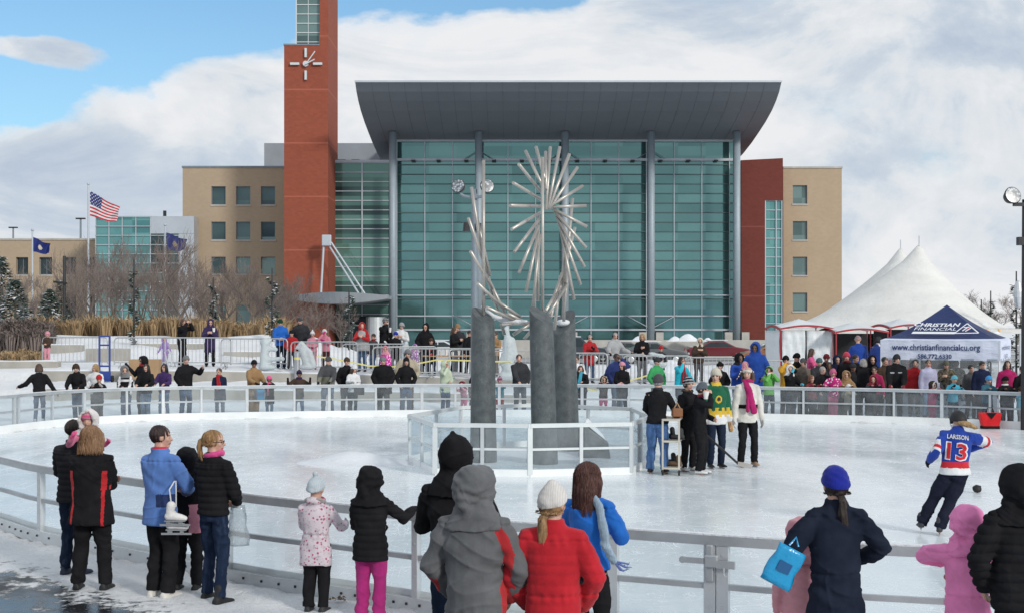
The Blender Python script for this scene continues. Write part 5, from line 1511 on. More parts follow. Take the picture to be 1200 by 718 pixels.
def wrinkle(amp, seed, k=1.0):
    rs = np.random.RandomState(seed); ph = rs.rand(12)*6.3
    def f(c):
        x, y, z = c[:, 0]*k, c[:, 1]*k, c[:, 2]*k
        w1 = np.sin(9*z+5*x+ph[0])+np.sin(7*y-6*z+ph[1])
        a = np.sin(26*z+11*x+2.2*w1+ph[2])*np.sin(8*x+6*y+ph[3]+w1)
        b = np.sin(17*x+9*z+1.7*w1+ph[4])*np.sin(13*y+ph[5])
        d = np.sin(48*z-22*x+2.5*w1+ph[6])*np.sin(19*y+12*x+ph[7])
        r = (1-np.abs(np.sin(15*z+7*x-5*y+1.9*w1+ph[8])))**4*(np.sin(6*x+5*y+3*z+ph[9])>-.2)+(1-np.abs(np.sin(12*x-13*z+1.5*w1+ph[10])))**4*(np.sin(5*x-6*y+4*z+ph[11])>.1)
        return (amp*(.50*a+.38*b+.25*d+.55*(r-.25))).astype('f')
    return f
def strands(amp, seed):
    ph = np.random.RandomState(seed).rand(6)*6.3
    def f(c):
        a = np.arctan2(c[:, 1]-np.mean(c[:, 1]), c[:, 0]-np.mean(c[:, 0])); z = c[:, 2]
        return (amp*(np.sin(a*17+3*np.sin(z*11+ph[0])+ph[1])+.7*np.sin(a*31+2*np.sin(z*19+ph[2])+ph[3])+.6*np.sin(z*38+a*3+ph[4]))).astype('f')
    return f
def quilt(amp, pitch, seed, z0=0):
    wr = wrinkle(amp*.45, seed)
    def f(c):
        return (amp*(np.abs(np.sin(np.pi*(c[:, 2]-z0)/pitch))**.6-.75)+wr(c)).astype('f')
    return f

def ik(S_, T_, l1, l2, pole):
    d = T_-S_; L = d.length; L2 = min(L, (l1+l2)*.995); dn = d/max(L, 1e-6); T2 = S_+dn*L2
    a = (l1*l1-l2*l2+L2*L2)/(2*L2); h = math.sqrt(max(0, l1*l1-a*a))
    p = pole-dn*pole.dot(dn); p = p.normalized() if p.length > 1e-5 else Vector((1, 0, 0))
    return S_+dn*a+p*h, T2
HANDS = {   # (x outward, y forward, z) as fractions of height, and elbow pole
    'down': ((.150, .02, .445), (.5, -1, -.2)), 'pocket': ((.115, .075, .52), (1, -.6, -.2)), 'rail': ((.10, .235, .555), (.7, -.4, -1)),
    'lean': ((.03, .26, .60), (1, -.2, -.8)), 'face': ((.035, .125, .865), (.7, .2, -1)), 'camera': ((.05, .19, .90), (.8, .1, -1)),
    'cross': ((-.05, .125, .655), (1, -.1, -.6)), 'clasp': ((.018, .15, .60), (.8, -.5, -.6)), 'point': ((.16, .36, .80), (.3, -.2, -1)),
    'out': ((.34, .06, .62), (.2, -.6, -.8)), 'outlow': ((.27, .05, .50), (.3, -.8, -.5)), 'up': ((.14, .22, .98), (.8, .1, -1)), 'hip': ((.13, -.02, .56), (1, -.3, 0)),
    'railout': ((.05, .19, .71), (1, .15, .12)), 'hold': ((.05, .17, .70), (.8, -.3, -1)), 'back': ((.06, -.09, .5), (1, -.6, 0)), 'side': ((.30, .02, .80), (.4, -.3, -1)), 'chest': ((.02, .13, .72), (1, -.2, -.7)),
}
def hand_mesh(m, W_, dirv, palmn, s, side, curl=.35, fat=1.0):
    """palm, four bent fingers of different lengths, and a thumb from the side of the palm. s = hand length"""
    d = dirv.normalized(); n = (palmn-d*palmn.dot(d)).normalized(); u = d.cross(n)*side
    p0 = W_; p1 = W_+d*s*.50
    rings = []
    for q, w_, t_ in ((-.05, .17, .13), (.12, .20, .14), (.35, .235, .13), (.52, .225, .10)):
        c = W_+d*s*q; rings.append([c+u*math.cos(2*PI*k/10)*w_*s+n*math.sin(2*PI*k/10)*t_*s*fat for k in range(10)])
    m.loft(rings)
    for i, (off_, ln) in enumerate(((.165, .40), (.06, .46), (-.05, .43), (-.15, .33))):
        b = W_+d*s*.45+u*off_*s; pts = [b]; dd = d
        for k in range(3):
            a = curl*(k+.6)*.8; dd = (d*math.cos(a)+n*math.sin(a)).normalized(); pts.append(pts[-1]+dd*ln*s*(.42, .33, .27)[k])
        m.tube(pts, [.058*s*fat, .054*s*fat, .05*s*fat, .042*s*fat], 6, roundcap=True)
    b = W_+d*s*.12+u*s*.14; t1 = b+(d*.6+u*.75+n*.25).normalized()*s*.22; t2 = t1+(d*.85+u*.25+n*.45).normalized()*s*.2
    m.tube([b, t1, t2], [.075*s*fat, .065*s*fat, .05*s*fat], 6, roundcap=True)

SK = ['skin']
def person(label, x, Y, H, yaw=180, z0=0, vox=.02, cat='person', group=None, kid=None, sex='f', bulk=1.0,
           jacket=(.03, .03, .035), jkind='plain', hem=.46, flare=1.0, pants=(.03, .03, .04), pkind='plain', pw=1.0, boot=(.02, .02, .02), skates=None,
           hair=('short', (.05, .03, .02)), hat=None, hood=None, hoodcol=None, fur=None, scarf=None, gloves=None, R_='down', L_='down',
           lean=0, side=0, hyaw=0, hpitch=0, stance=.058, stride=0, knee=0, skin='skin', jpaint=None, jmats=None, puff=None, glasses=False,
           collar=None, wr=.010, feet=True, hunch=0, cup=None, Rv=None, Lv=None, ppaint=None, pmats=None, seams=None, hsc=1.0, Lfoot=None, Rfoot=None, earm=None, fist=.5, skirt=None):
    seed = int(abs(x*131+Y*17+H*977)) % 10007; rg = random.Random(seed)
    root = thing('person', label, cat, (x, Y, z0), R(yaw), group)
    # local frame: +Y is where the body faces for yaw 180 -> towards camera means rotate by pi; right hand at +X
    hr = 7.4 if H > 1.55 else max(5.3, 5.3+(H-.95)*3.5)
    hh = H/hr*1.0
    chin = H-hh; sh = chin-.040*H; q = sh/(.818*H)
    Zf = lambda f: f*H*q
    wv = H*(.92 if sex == 'f' else 1.0)*(1.0 if H > 1.4 else 1.10)
    pv = Vector((0, 0, Zf(.54)))
    Ml = Matrix.Rotation(-R(lean), 3, 'X') @ Matrix.Rotation(R(side), 3, 'Y')
    def U(p):
        w_ = min(1, max(0, (p.z-Zf(.50))/(.10*H))); w_ = w_*w_*(3-2*w_)
        return p.lerp(pv+Ml @ (p-pv), w_)
    hc = U(Vector((0, .012*H+hunch*.03*H, H-hh/2)))
    MH = Matrix.Translation(hc) @ Matrix.Rotation(R(hyaw), 4, 'Z') @ Matrix.Rotation(-R(hpitch+lean*.35), 4, 'X') @ Matrix.Scale(hh, 4)
    MHi = MH.inverted()
    hd = lambda v: MH @ Vector(v)
    big = vox <= .012
    # --- arms
    arms = []
    for s, spec, ov in ((1, R_, Rv), (-1, L_, Lv)):
        (hx, hy, hz), pole = HANDS[spec]
        if ov is not None: hx, hy, hz = s*ov[0], ov[1], ov[2]
        elif spec in ('rail', 'lean'): hz = (.93/H if z0 < .2 else .62)+(.01 if spec == 'rail' else .03); hz = hz if H < 1.45 or True else hz; hy = .235
        elif spec not in ('rail', 'lean'): hz = hz*q
        if spec in ('rail', 'lean'): hz = min(hz, .84)
        S_ = U(Vector((s*.100*wv, 0, sh-.026*H))); T_ = Vector((s*hx*H, hy*H+(0 if lean < 3 else math.sin(R(lean))*.12*H), hz*H))
        E_, W_ = ik(S_, T_, .172*H*q**.5, .150*H*q**.5, Vector((s*pole[0], pole[1], pole[2])))
        arms.append((s, S_, E_, W_, spec))
    # --- legs
    legs = []
    for s, ft in ((1, Rfoot), (-1, Lfoot)):
        hp = Vector((s*.052*wv, 0, Zf(.50))); fy = (s*stride)
        an = Vector((s*stance*H, fy*H, .045*H)) if ft is None else Vector((ft[0]*H, ft[1]*H, .045*H+ft[2]*H))
        kn, an = ik(hp, an, Zf(.235), Zf(.225), Vector((s*.08, 1, 0)))
        legs.append((s, hp, kn, an))
    # ---------------- body (one continuous skin)
    m = MB()
    e = lambda c, r: m.ell((0, 0, 0), r, 14 if big else 10, 10 if big else 7) or None
    def hell(c, r, rows=10):
        i0 = len(m.v); m.ell((0, 0, 0), r, 14 if big else 10, rows if big else 7); m.xf(lambda v: MH @ (v+Vector(c)), i0)
    hell((0, -.05, .10), (.335, .415, .40)); hell((0, .075, -.13), (.255, .285, .35)); hell((0, .22, -.39), (.13, .12, .10)); hell((0, .28, .09), (.23, .09, .06))
    hell((.15, .22, -.10), (.11, .11, .12)); hell((-.15, .22, -.10), (.11, .11, .12)); hell((0, .345, -.265), (.105, .045, .05))
    m.tube([hd((0, .33, .03)), hd((0, .42, -.12))], [.045*hh, .065*hh], 8, roundcap=True)
    for s in (-1, 1): hell((s*.335, -.03, -.03), (.05, .09, .13))
    nb = U(Vector((0, -.005*H, sh+.01*H)))
    m.tube([hd((0, -.06, -.25)), nb, U(Vector((0, 0, sh-.06*H)))], [.25*hh, .26*hh, .3*hh], 12)
    rings = []
    for f, rx, ry in ((.49, .070, .055), (.56, .078, .058), (.63, .068, .052), (.72, .080, .058), (.79, .078, .048), (.825, .045, .036)):
        rings.append([U(Vector((rx*wv*math.cos(2*PI*k/14), ry*wv*math.sin(2*PI*k/14), Zf(f)))) for k in range(14)])
    m.loft(rings)
    hs = .105*H*(1 if H > 1.4 else .95)
    for s, S_, E_, W_, spec in arms:
        m.tube([U(Vector((s*.05*wv, 0, sh-.02*H))), S_, E_, W_], [.03*H, .031*H, .024*H, .0165*H], 8, roundcap=True)
        d = (W_-E_).normalized(); pn = Vector((-s*.9, .3, -.2)) if spec in ('down', 'hip', 'outlow', 'out') else Vector((0, .2, -1)) if spec in ('rail', 'lean', 'point') else Vector((-s*.8, -.4, .1))
        hand_mesh(m, W_, d if spec not in ('rail',) else (d+Vector((0, .3, -.2))), pn, hs, s, fist, 1.25 if not big else 1.0)
    for s, hp, kn, an in legs:
        m.tube([hp+Vector((0, 0, .02*H)), kn, an], [.044*H, .030*H, .020*H], 8, roundcap=True)
        m.tube([an+Vector((0, -.02*H, -.02*H)), an+Vector((s*.01*H, .062*H, -.030*H))], [.018*H, .011*H], 8, roundcap=True)
    def facepaint(c):
        h = np.c_[c, np.ones(len(c))] @ np.array(MHi).T
        X, Yy, Z = h[:, 0], h[:, 1], h[:, 2]; mi = np.zeros(len(c), 'i')
        fr = Yy > .15
        mi[fr & (np.abs(X) < .12) & (Z > -.315) & (Z < -.225) & (Yy > .28)] = 1
        ax = np.abs(np.abs(X)-.145)
        k = .07 if not big else .055
        mi[fr & (ax < k) & (np.abs(Z-.005) < (.035 if big else .045))] = 2
        if big: mi[fr & (ax < .055) & (ax > .026) & (np.abs(Z-.005) < .022)] = 3
        mi[fr & (ax < .09) & (np.abs(Z-.095) < .022)] = 4
        return mi
    pend(m, 'body', [M[skin], M['lips'], M['eye'], M['eyewhite'], M['brow']], root, vox if big else vox*.85, 2 if big else 1, None, facepaint)
    # ---------------- jacket
    J = fabric(jacket, jkind)
    m = MB(); b_ = bulk
    hipx = max(.100*b_, (.052*wv+.052*H*pw+.008*H)/wv)/b_; hipy = max(.074*b_, (.052*H*pw+.010*H)/wv)/b_
    hemr = (max(.090*flare, hipx), max(.070*flare, hipy))
    prof_ = [(hem, *hemr), (hem+.016, hemr[0]*1.01, hemr[1]*1.01)]
    if hem < .44: prof_ += [(hem+(.50-hem)*.5, (hemr[0]+.102)/2, (hemr[1]+.076)/2)]
    prof_ += [(.505 if hem < .48 else .52, hipx if hem < .5 else .102, hipy if hem < .5 else .076), (.58, .094, .071), (.64, .095, .072), (.71, .104, .077), (.765, .104, .072), (.79, .094, .066), (.812, .078, .058), (.832, .058, .050), (.852, .048, .046), (.868, .045, .045)]
    prof_ = [p for i, p in enumerate(prof_) if i < 2 or p[0] > hem+.03]
    rings = []
    for f, rx, ry in prof_:
        bb = b_ if f < .80 else (1+(b_-1)*.5)
        rings.append([U(Vector((rx*wv*bb*math.cos(2*PI*k/18), (ry*wv*bb)*math.sin(2*PI*k/18)+(hunch*-.02*H if f > .7 else 0), Zf(f)))) for k in range(18)])
    m.loft(rings)
    cz = .036
    for s, S_, E_, W_, spec in arms:
        m.tube([U(Vector((s*.045*wv, 0, sh-.012*H))), S_, S_.lerp(E_, .5), E_, E_.lerp(W_, .5), W_], [.030*H*b_, .040*H*b_, .041*H*b_, .037*H*b_, .034*H*b_, .026*H*b_], 10, roundcap=True)
    if hood == 'down': 
        i0 = len(m.v); m.ell((0, 0, 0), (.36, .2, .20), 12, 8); m.xf(lambda v: MH @ (v+Vector((0, -.36, -.50))), i0)
        i0 = len(m.v); m.tube([(-.3, -.2, -.52), (-.34, .05, -.58), (-.15, .26, -.66), (.15, .26, -.66), (.34, .05, -.58), (.3, -.2, -.52)], [.13, .12, .09, .09, .12, .13], 8, roundcap=True); m.xf(lambda v: MH @ v, i0)
    dsp = wrinkle(wr if big else wr*.9, seed)
    if puff: dsp = quilt(.013*puff, .062, seed)
    jm = jmats if jmats else [J]
    jp = jpaint(H, U, arms, MHi) if jpaint else None
    if big or seams:
        base_ = dsp; zs_ = [f_*H*q for f_ in (seams or [.79])]
        def dsp(c, base_=base_, zs_=zs_):
            d = base_(c)
            for z_ in zs_: d = d-.009*np.exp(-((c[:, 2]-z_)/.009)**2)+.004*np.exp(-((c[:, 2]-z_)/.03)**2)*np.sin(c[:, 0]*95+c[:, 1]*60)
            return d.astype('f')
    jo = pend(m, 'jacket', jm, root, vox, 12 if vox < .01 else 7 if vox < .018 else 4, dsp, jp)
    hc_ = fabric(hoodcol, jkind if hoodcol is None else 'plain') if hoodcol else J
    # hood drawn over the head
    hdo = hd; MK = MH @ Matrix.Translation((0, -.03, .03)) @ Matrix.Scale(1.13*hsc, 4)
    hdh = lambda v: MK @ Vector(v)
    if hood == 'up':
        m = MB(); rg_ = []
        for (y, rx, rz, cz_) in ((.02, .29, .37, -.02), (.22, .32, .40, -.02), (.33, .37, .45, -.01), (.32, .43, .52, 0), (.12, .475, .565, .01), (-.15, .485, .57, .02), (-.38, .43, .50, .02), (-.55, .26, .32, .02), (-.62, .08, .1, .03)):
            rg_.append([hdh((rx*math.cos(2*PI*k/16), y-(.05 if math.sin(2*PI*k/16) < -.5 and y > .1 else 0), cz_+rz*math.sin(2*PI*k/16))) for k in range(16)])
        m.loft(rg_)
        m.tube([hd((0, -.12, -.16)), hd((0, -.10, -.42)), U(Vector((0, -.014*H, sh+.006*H))), U(Vector((0, -.010*H, sh-.035*H)))], [.46*hh, .54*hh, .74*hh, .90*hh], 16, roundcap=False, flat=.66)
        m.tube([hdh((0, -.46, .05)), hdh((0, -.48, -.25)), U(Vector((0, -.055*H, sh-.03*H)))], [.16*hh, .2*hh, .2*hh], 10, roundcap=True)
        pend(m, 'hood', [hc_], root, vox, 8 if big else 3, wrinkle(.014 if big else .008, seed+3, 1.5))
    elif hood == 'peak':
        m = MB(); rg_ = []
        for (y, rx, rz, cz_) in ((.02, .28, .37, -.02), (.20, .32, .42, -.02), (.22, .40, .52, 0), (.05, .45, .56, .02), (-.2, .44, .56, .06), (-.42, .34, .45, .14), (-.56, .18, .25, .26), (-.62, .07, .1, .34)):
            rg_.append([hdh((rx*math.cos(2*PI*k/16), y, cz_+rz*math.sin(2*PI*k/16))) for k in range(16)])
        m.loft(rg_)
        m.tube([hdh((0, -.1, .42)), hdh((-.06, -.2, .60))], [.2*hh, .1*hh], 10, roundcap=True)
        m.tube([hd((0, -.12, -.16)), hd((0, -.10, -.42)), U(Vector((0, -.014*H, sh+.006*H))), U(Vector((0, -.010*H, sh-.035*H)))], [.44*hh, .52*hh, .72*hh, .88*hh], 16, roundcap=False, flat=.66)
        pend(m, 'hood', [hc_], root, vox, 6 if big else 3, wrinkle(.010, seed+3, 1.3))
    if fur:
        m = MB(); pts = []
        if hood in ('up', 'peak'):
            for k in range(21): a = 2*PI*k/20; pts.append(hdh((.41*math.cos(a), .32, -.01+.49*math.sin(a))))
        else:
            for k in range(21): a = PI*.15+2*PI*.85*k/20-PI*.5; pts.append(hd((.40*math.cos(a), .0+.34*math.sin(a)-.12, -.50-.06*math.sin(a))))
        m.tube(pts, .10*hh, 8, roundcap=True)
        pend(m, 'fur_trim', [fabric(fur, 'knit')], root, min(vox, .015), 0, wrinkle(.016, seed+9, 2.2))
    # ---------------- trousers
    m = MB(); rings = []
    for f, rx, ry in ((.465, .076, .064), (.50, .090, .066), (.54, .088, .064), (.59, .078, .06)):
        rings.append([U(Vector((rx*wv*math.cos(2*PI*k/14), ry*wv*math.sin(2*PI*k/14), Zf(f)))) for k in range(14)])
    m.loft(rings)
    for s, hp, kn, an in legs:
        up_ = hp+Vector((0, 0, .015*H)); dn_ = an+Vector((0, 0, -.012*H if not skates else 0))
        m.tube([up_, hp.lerp(kn, .5), kn, kn.lerp(an, .5), dn_], [.052*wv*pw, .050*H*pw, .039*H*pw, .038*H*pw, .036*H*pw*(1.0 if pw >= 1 else 1.02)], 12, roundcap=False)
    pend(m, 'trousers', pmats or [fabric(pants, pkind)], root, vox, 8 if vox < .01 else 4 if big else 3, wrinkle(.011 if big else .009, seed+5, 1.2), ppaint(H) if ppaint else None)
    if skirt:   # long coat skirt handled by hem; a wrap hangs from the shoulders
        m = MB(); rings = []
        for f, rx, ry in ((skirt[0], .17, .12), (.58, .155, .115), (.7, .14, .105), (.79, .125, .085), (.83, .085, .065), (.855, .05, .05)):
            rings.append([U(Vector((rx*wv*math.cos(2*PI*k/18), ry*wv*math.sin(2*PI*k/18), Zf(f)))) for k in range(18)])
        m.loft(rings); pend(m, 'shawl', [fabric(skirt[1])], root, vox, 2, wrinkle(.014, seed+6))
    # ---------------- boots
    def bootmesh(m, s, an):
        f = 1.0 if H > 1.3 else 1.08
        m.tube([an+Vector((0, -.004*H, .05*H)), an+Vector((0, -.008*H, -.018*H))], [.026*H*f, .025*H*f], 10, roundcap=True)
        rings = []
        for (yy, w_, zt) in ((-.045, .012, .030), (-.038, .024, .042), (-.01, .026, .046), (.03, .026, .038), (.07, .029, .026), (.095, .024, .020), (.108, .012, .014)):
            c = an+Vector((s*.10*yy*H, yy*H, -.045*H)); rings.append([c+Vector((w_*H*f*math.cos(2*PI*k/10), 0, (.0 if math.sin(2*PI*k/10) < 0 else zt*H*math.sin(2*PI*k/10)) + (.0))) for k in range(10)])
        m.loft(rings)
    if feet:
        if big or skates:
            for s, hp, kn, an in legs:
                m = MB(); bootmesh(m, s, an+Vector((0, 0, .03 if skates else 0)))
                bo = pend(m, 'skate' if skates else 'boot', [fabric(boot, 'shiny')], root, min(vox, .012), 1)
                if skates:
                    bl = MB().box(an+Vector((0, .03*H, -.045*H+.004)), (.006, .27, .024)).box(an+Vector((0, -.01*H, -.045*H+.022)), (.02, .05, .026)).box(an+Vector((0, .07*H, -.045*H+.022)), (.02, .05, .026)); bl.build('blade', M['steel'], bo)
        else:
            m = MB()
            for s, hp, kn, an in legs: bootmesh(m, s, an)
            pend(m, 'boots', [fabric(boot, 'shiny')], root, vox*.8, 1)
    # ---------------- gloves
    if gloves:
        m = MB()
        for s, S_, E_, W_, spec in arms:
            d = (W_-E_).normalized(); pn = Vector((-s*.9, .3, -.2)) if spec in ('down', 'hip', 'outlow', 'out') else Vector((0, .2, -1)) if spec in ('rail', 'lean', 'point') else Vector((-s*.8, -.4, .1))
            if big: hand_mesh(m, W_, d if spec not in ('rail',) else (d+Vector((0, .3, -.2))), pn, hs*1.08, s, fist, 1.45)
            else: m.tube([W_, W_+d*hs*.9], [.024*H, .026*H], 8, roundcap=True)
            m.tube([W_-d*.02*H, W_+d*.01*H], .027*H, 8)
        pend(m, 'gloves', [fabric(gloves)], root, min(vox, .012) if big else vox*.8, 1)
    # ---------------- hair
    if hair:
        ht, hcl = hair; m = MB()
        hm = hairmat(hcl); MHb = MH; MH = MH if hood in ('up', 'peak') else MH @ Matrix.Scale(hsc, 4); hd = lambda v: MH @ Vector(v)
        def he(c, r):
            i0 = len(m.v); m.ell((0, 0, 0), r, 14, 9); m.xf(lambda v: MH @ (v+Vector(c)), i0)
        covered = hood in ('up', 'peak')
        if not covered or ht == 'long':
            if not covered: he(*(((0, -.10, .125), (.385, .44, .41)) if not hat else ((0, -.09, -.02), (.375, .40, .36))))
            if ht in ('bob', 'long'):
                Ln = -.55 if ht == 'bob' else -1.15
                if not covered:
                    rings = []
                    for z, rx, ry, cy in ((.15, .40, .37, -.13), (-.1, .455, .39, -.15), (-.35, .48, .36, -.19), (Ln*.75 if ht == 'long' else -.48, .49, .28, -.24), (Ln, .40, .16, -.30)):
                        rings.append([hd((rx*math.cos(2*PI*k/14), cy+ry*math.sin(2*PI*k/14), z)) for k in range(14)])
                    m.loft(rings)
                    for s in (-1, 1): m.tube([hd((s*.34, .10, .18)), hd((s*.385, .10, -.15)), hd((s*.36, .08, -.45)), hd((s*.30, .10, Ln*.8))], [.08*hh, .10*hh, .10*hh, .06*hh], 8, roundcap=True)
                else:
                    for s in (-1, 1): m.tube([hd((s*.25, .24, -.15)), hd((s*.26, .30, -.5)), hd((s*.22, .36, -.9))], [.06*hh, .09*hh, .05*hh], 8, roundcap=True)
            if ht == 'pony':
                m.tube([hd((0, -.42, .10)), hd((0, -.60, .05)), hd((0, -.66, -.22)), hd((.03, -.60, -.55)), hd((.05, -.52, -.85))], [.10*hh, .12*hh, .13*hh, .11*hh, .04*hh], 8, roundcap=True)
            if ht == 'lowpony':
                m.tube([hd((0, -.38, -.25)), hd((0, -.52, -.42)), hd((.02, -.56, -.85)), hd((.10, -.50, -1.35)), hd((.16, -.46, -1.75))], [.10*hh, .13*hh, .15*hh, .13*hh, .04*hh], 8, roundcap=True)
            if m.v: pend(m, 'hair', [hm], root, min(vox, .010) if big else vox*.8, 2, strands(.004 if big else .003, seed+2))
            if vox < .01 and not covered and ht in ('bob', 'long', 'pony', 'lowpony'):
                ms = MB(); Lz = {'bob': -.58, 'long': -1.2}.get(ht, -.2)
                for k in range(170 if ht in ('bob', 'long') else 60):
                    a = rg.uniform(PI*.86, PI*2.14); sc = rg.uniform(1.0, 1.045); pts = []; zt = rg.uniform(.1, .45) if not hat else -.25; zb = Lz*rg.uniform(.88, 1.06)
                    for j in range(7):
                        z_ = zt+(zb-zt)*j/6; a2 = a+.12*math.sin(j*1.1+k)
                        if z_ > -.05: t2 = math.sqrt(max(0, 1-((z_-.125)/.43)**2)); rx_, ry_, cy_ = .40*t2+.0, .455*t2, -.10
                        else: f2 = min(1, (-.05-z_)/.5); rx_, ry_, cy_ = .44+.05*f2, .39-.10*f2, -.15-.08*f2
                        if ht in ('pony', 'lowpony') : rx_ = min(rx_, .41)
                        pts.append(hd((rx_*sc*math.cos(a2), cy_+ry_*sc*math.sin(a2), z_)))
                    ms.tube(pts, [.0012, .0022, .0024, .0024, .0022, .0018, .0006], 3, cap=False)
                ms.build('hair_strands', hm, root)
        MH = MHb; hd = hdo
    # ---------------- hat
    if hat:
        typ, hcl = hat[0], hat[1]; m = MB(); hk = 'knit' if typ in ('beanie', 'pom', 'slouch', 'ears') else 'plain'
        if typ in ('beanie', 'pom', 'slouch', 'ears', 'helmet', 'cap', 'headband', 'furhat'):
            top = {'slouch': .68, 'pom': .62, 'helmet': .60, 'furhat': .66}.get(typ, .60)
            k_ = {'helmet': 1.12, 'furhat': 1.16}.get(typ, 1.0)
            tl = lambda v: (v[0], v[1], v[2]+.20*(v[1]+.05)+(.04 if typ != 'helmet' else -.02))
            rings = []
            seq = [(-.06, .405), (.10, .425), (.25, .40), (.40, .33), (.52, .21), (top-.02, .08)] if typ != 'headband' else [(.0, .40), (.04, .425), (.17, .42), (.21, .38)]
            for z, r in seq:
                rings.append([hd(tl((r*k_*math.cos(2*PI*k/16), -.06+r*1.16*k_*math.sin(2*PI*k/16), z))) for k in range(16)])
            m.loft(rings)
            if typ in ('beanie', 'pom', 'ears', 'furhat'):
                m.loft([[hd(tl((r*k_*math.cos(2*PI*k/16), -.06+r*1.15*k_*math.sin(2*PI*k/16), z))) for k in range(16)] for z, r in ((-.04, .40), (-.02, .44), (.12, .445), (.15, .40))])
            if typ == 'pom': i0 = len(m.v); m.ell((0, 0, 0), (.15, .15, .15), 10, 7); m.xf(lambda v: MH @ (v+Vector((.0, -.12, .72))), i0)
            if typ == 'ears':
                for s in (-1, 1): m.tube([hd((s*.38, 0, .08)), hd((s*.39, .02, -.2)), hd((s*.32, .1, -.5))], [.13*hh, .10*hh, .03*hh], 8, roundcap=True)
            if typ == 'cap':
                rings = []
                for y_, w_ in ((.25, .30), (.42, .30), (.58, .22)): rings.append([hd((w_*math.cos(2*PI*k/12), y_, .17-(y_-.25)*.25+.03*math.sin(2*PI*k/12))) for k in range(12)])
                m.loft(rings)
            if typ == 'helmet':
                m.tube([hd((-.40, .10, .1)), hd((-.40, .06, -.15))], .10*hh, 8, roundcap=True).tube([hd((.40, .10, .1)), hd((.40, .06, -.15))], .10*hh, 8, roundcap=True)
            hmats = [fabric(hcl, hk if typ != 'helmet' else 'shiny')]; hp_ = None
            if len(hat) > 2:
                hmats.append(fabric(hat[2], hk))
                def hp_(c, typ=typ):
                    h = np.c_[c, np.ones(len(c))] @ np.array(MHi).T; z = h[:, 2]-.2*(h[:, 1]+.05)
                    return (np.sin(z*26) > .1).astype('i')
            pend(m, 'helmet' if typ == 'helmet' else 'hat', hmats, root, min(vox, .012) if big else vox*.8, 1, wrinkle(.002, seed+8, 3) if typ == 'helmet' else wrinkle(.005 if typ != 'furhat' else .012, seed+8, 2.5), hp_)
    if earm:
        m = MB()
        for s in (-1, 1): i0 = len(m.v); m.ell((0, 0, 0), (.1, .15, .17), 10, 6); m.xf(lambda v: MH @ (v+Vector((s*.39, -.02, -.02))), i0)
        m.tube([hd((.4*math.cos(a), -.05, .08+.5*math.sin(a))) for a in np.linspace(0, PI, 9)], .03*hh, 6)
        m.build('earmuffs', fabric(earm), root)
    if glasses:
        m = MB()
        for s in (-1, 1):
            if glasses == 'sun': m.ell(hd((s*.145, .36, .0)), (.07*hh, .03*hh, .055*hh), 8, 5)
            else:
                c = hd((s*.15, .38, .0)); m.tube([hd((s*.15+.09*math.cos(a), .385, .0+.06*math.sin(a))) for a in np.linspace(0, 2*PI, 11)], .012*hh, 5)
            m.tube([hd((s*.24, .36, .02)), hd((s*.36, .0, .02))], .012*hh, 5)
        m.build('glasses', M['lens'], root)
    if scarf:
        m = MB(); sc_, ends = scarf[0], scarf[1]
        pts = [hd((.33*math.cos(a), -.02+.34*math.sin(a), -.52+.05*math.sin(a))) for a in np.linspace(0, 2*PI, 15)]
        m.tube(pts, .14*hh, 8, roundcap=True)
        if ends:
            for s, ln in ((1, 1.0), (-1, .75))[:ends]:
                a = hd((s*.14, .34, -.62)); f0 = U(Vector((s*.025*H, .10*wv*b_, Zf(.70)))); f1 = U(Vector((s*.03*H, .105*wv*b_, Zf(.70-.14*ln))))
                m.tube([a, f0, f1], [.11*hh, .13*hh, .14*hh], 8, roundcap=True)
        pend(m, 'scarf', [fabric(sc_, 'knit')], root, vox*.8 if not big else vox, 1, wrinkle(.006, seed+4, 2))
    if collar:
        m = MB(); pts = [hd((.30*math.cos(a), -.06+.33*math.sin(a), -.55-.04*math.sin(a))) for a in np.linspace(0, 2*PI, 15)]
        m.tube(pts, .10*hh, 8); pend(m, 'collar', [fabric(collar)], root, vox*.8 if not big else vox, 1, wrinkle(.005, seed+4, 2))
    root['_h'] = H
    return root, dict(U=U, hd=hd, arms=arms, legs=legs, H=H, Zf=Zf, wv=wv, MH=MH, hh=hh)
# ------------------------------------------------------------------ colours
K = dict(black=(.012, .012, .014), soft=(.022, .022, .026), char=(.035, .037, .042), dgrey=(.06, .062, .068), grey=(.17, .175, .18), lgrey=(.33, .34, .35), white=(.66, .67, .68), cream=(.55, .52, .44),
         navy=(.014, .02, .05), jean=(.045, .085, .16), djean=(.012, .022, .045), ljean=(.10, .17, .27), blue=(.012, .10, .42), royal=(.012, .03, .33), purple=(.045, .02, .10), red=(.38, .015, .02), dred=(.16, .012, .02),
         pink=(.70, .10, .26), lpink=(.62, .26, .33), hot=(.45, .02, .17), mag=(.34, .01, .11), green=(.04, .30, .10), lime=(.16, .42, .07), dgreen=(.01, .05, .03), teal=(.01, .30, .38), aqua=(.06, .38, .52),
         brown=(.06, .04, .03), tan=(.28, .17, .08), beige=(.40, .35, .27), olive=(.10, .10, .075), blond=(.34, .21, .09), bru=(.07, .035, .02), dbr=(.022, .012, .009), bk=(.012, .010, .010), red_hair=(.16, .06, .03), ghair=(.30, .29, .28),
         yellow=(.60, .32, .03), lav=(.33, .22, .50), skinc=(.5, .3, .22), mint=(.45, .52, .40), fuch=(.55, .04, .32))
GR = 'spectators along the far rail'; GU = 'spectators on the terrace'
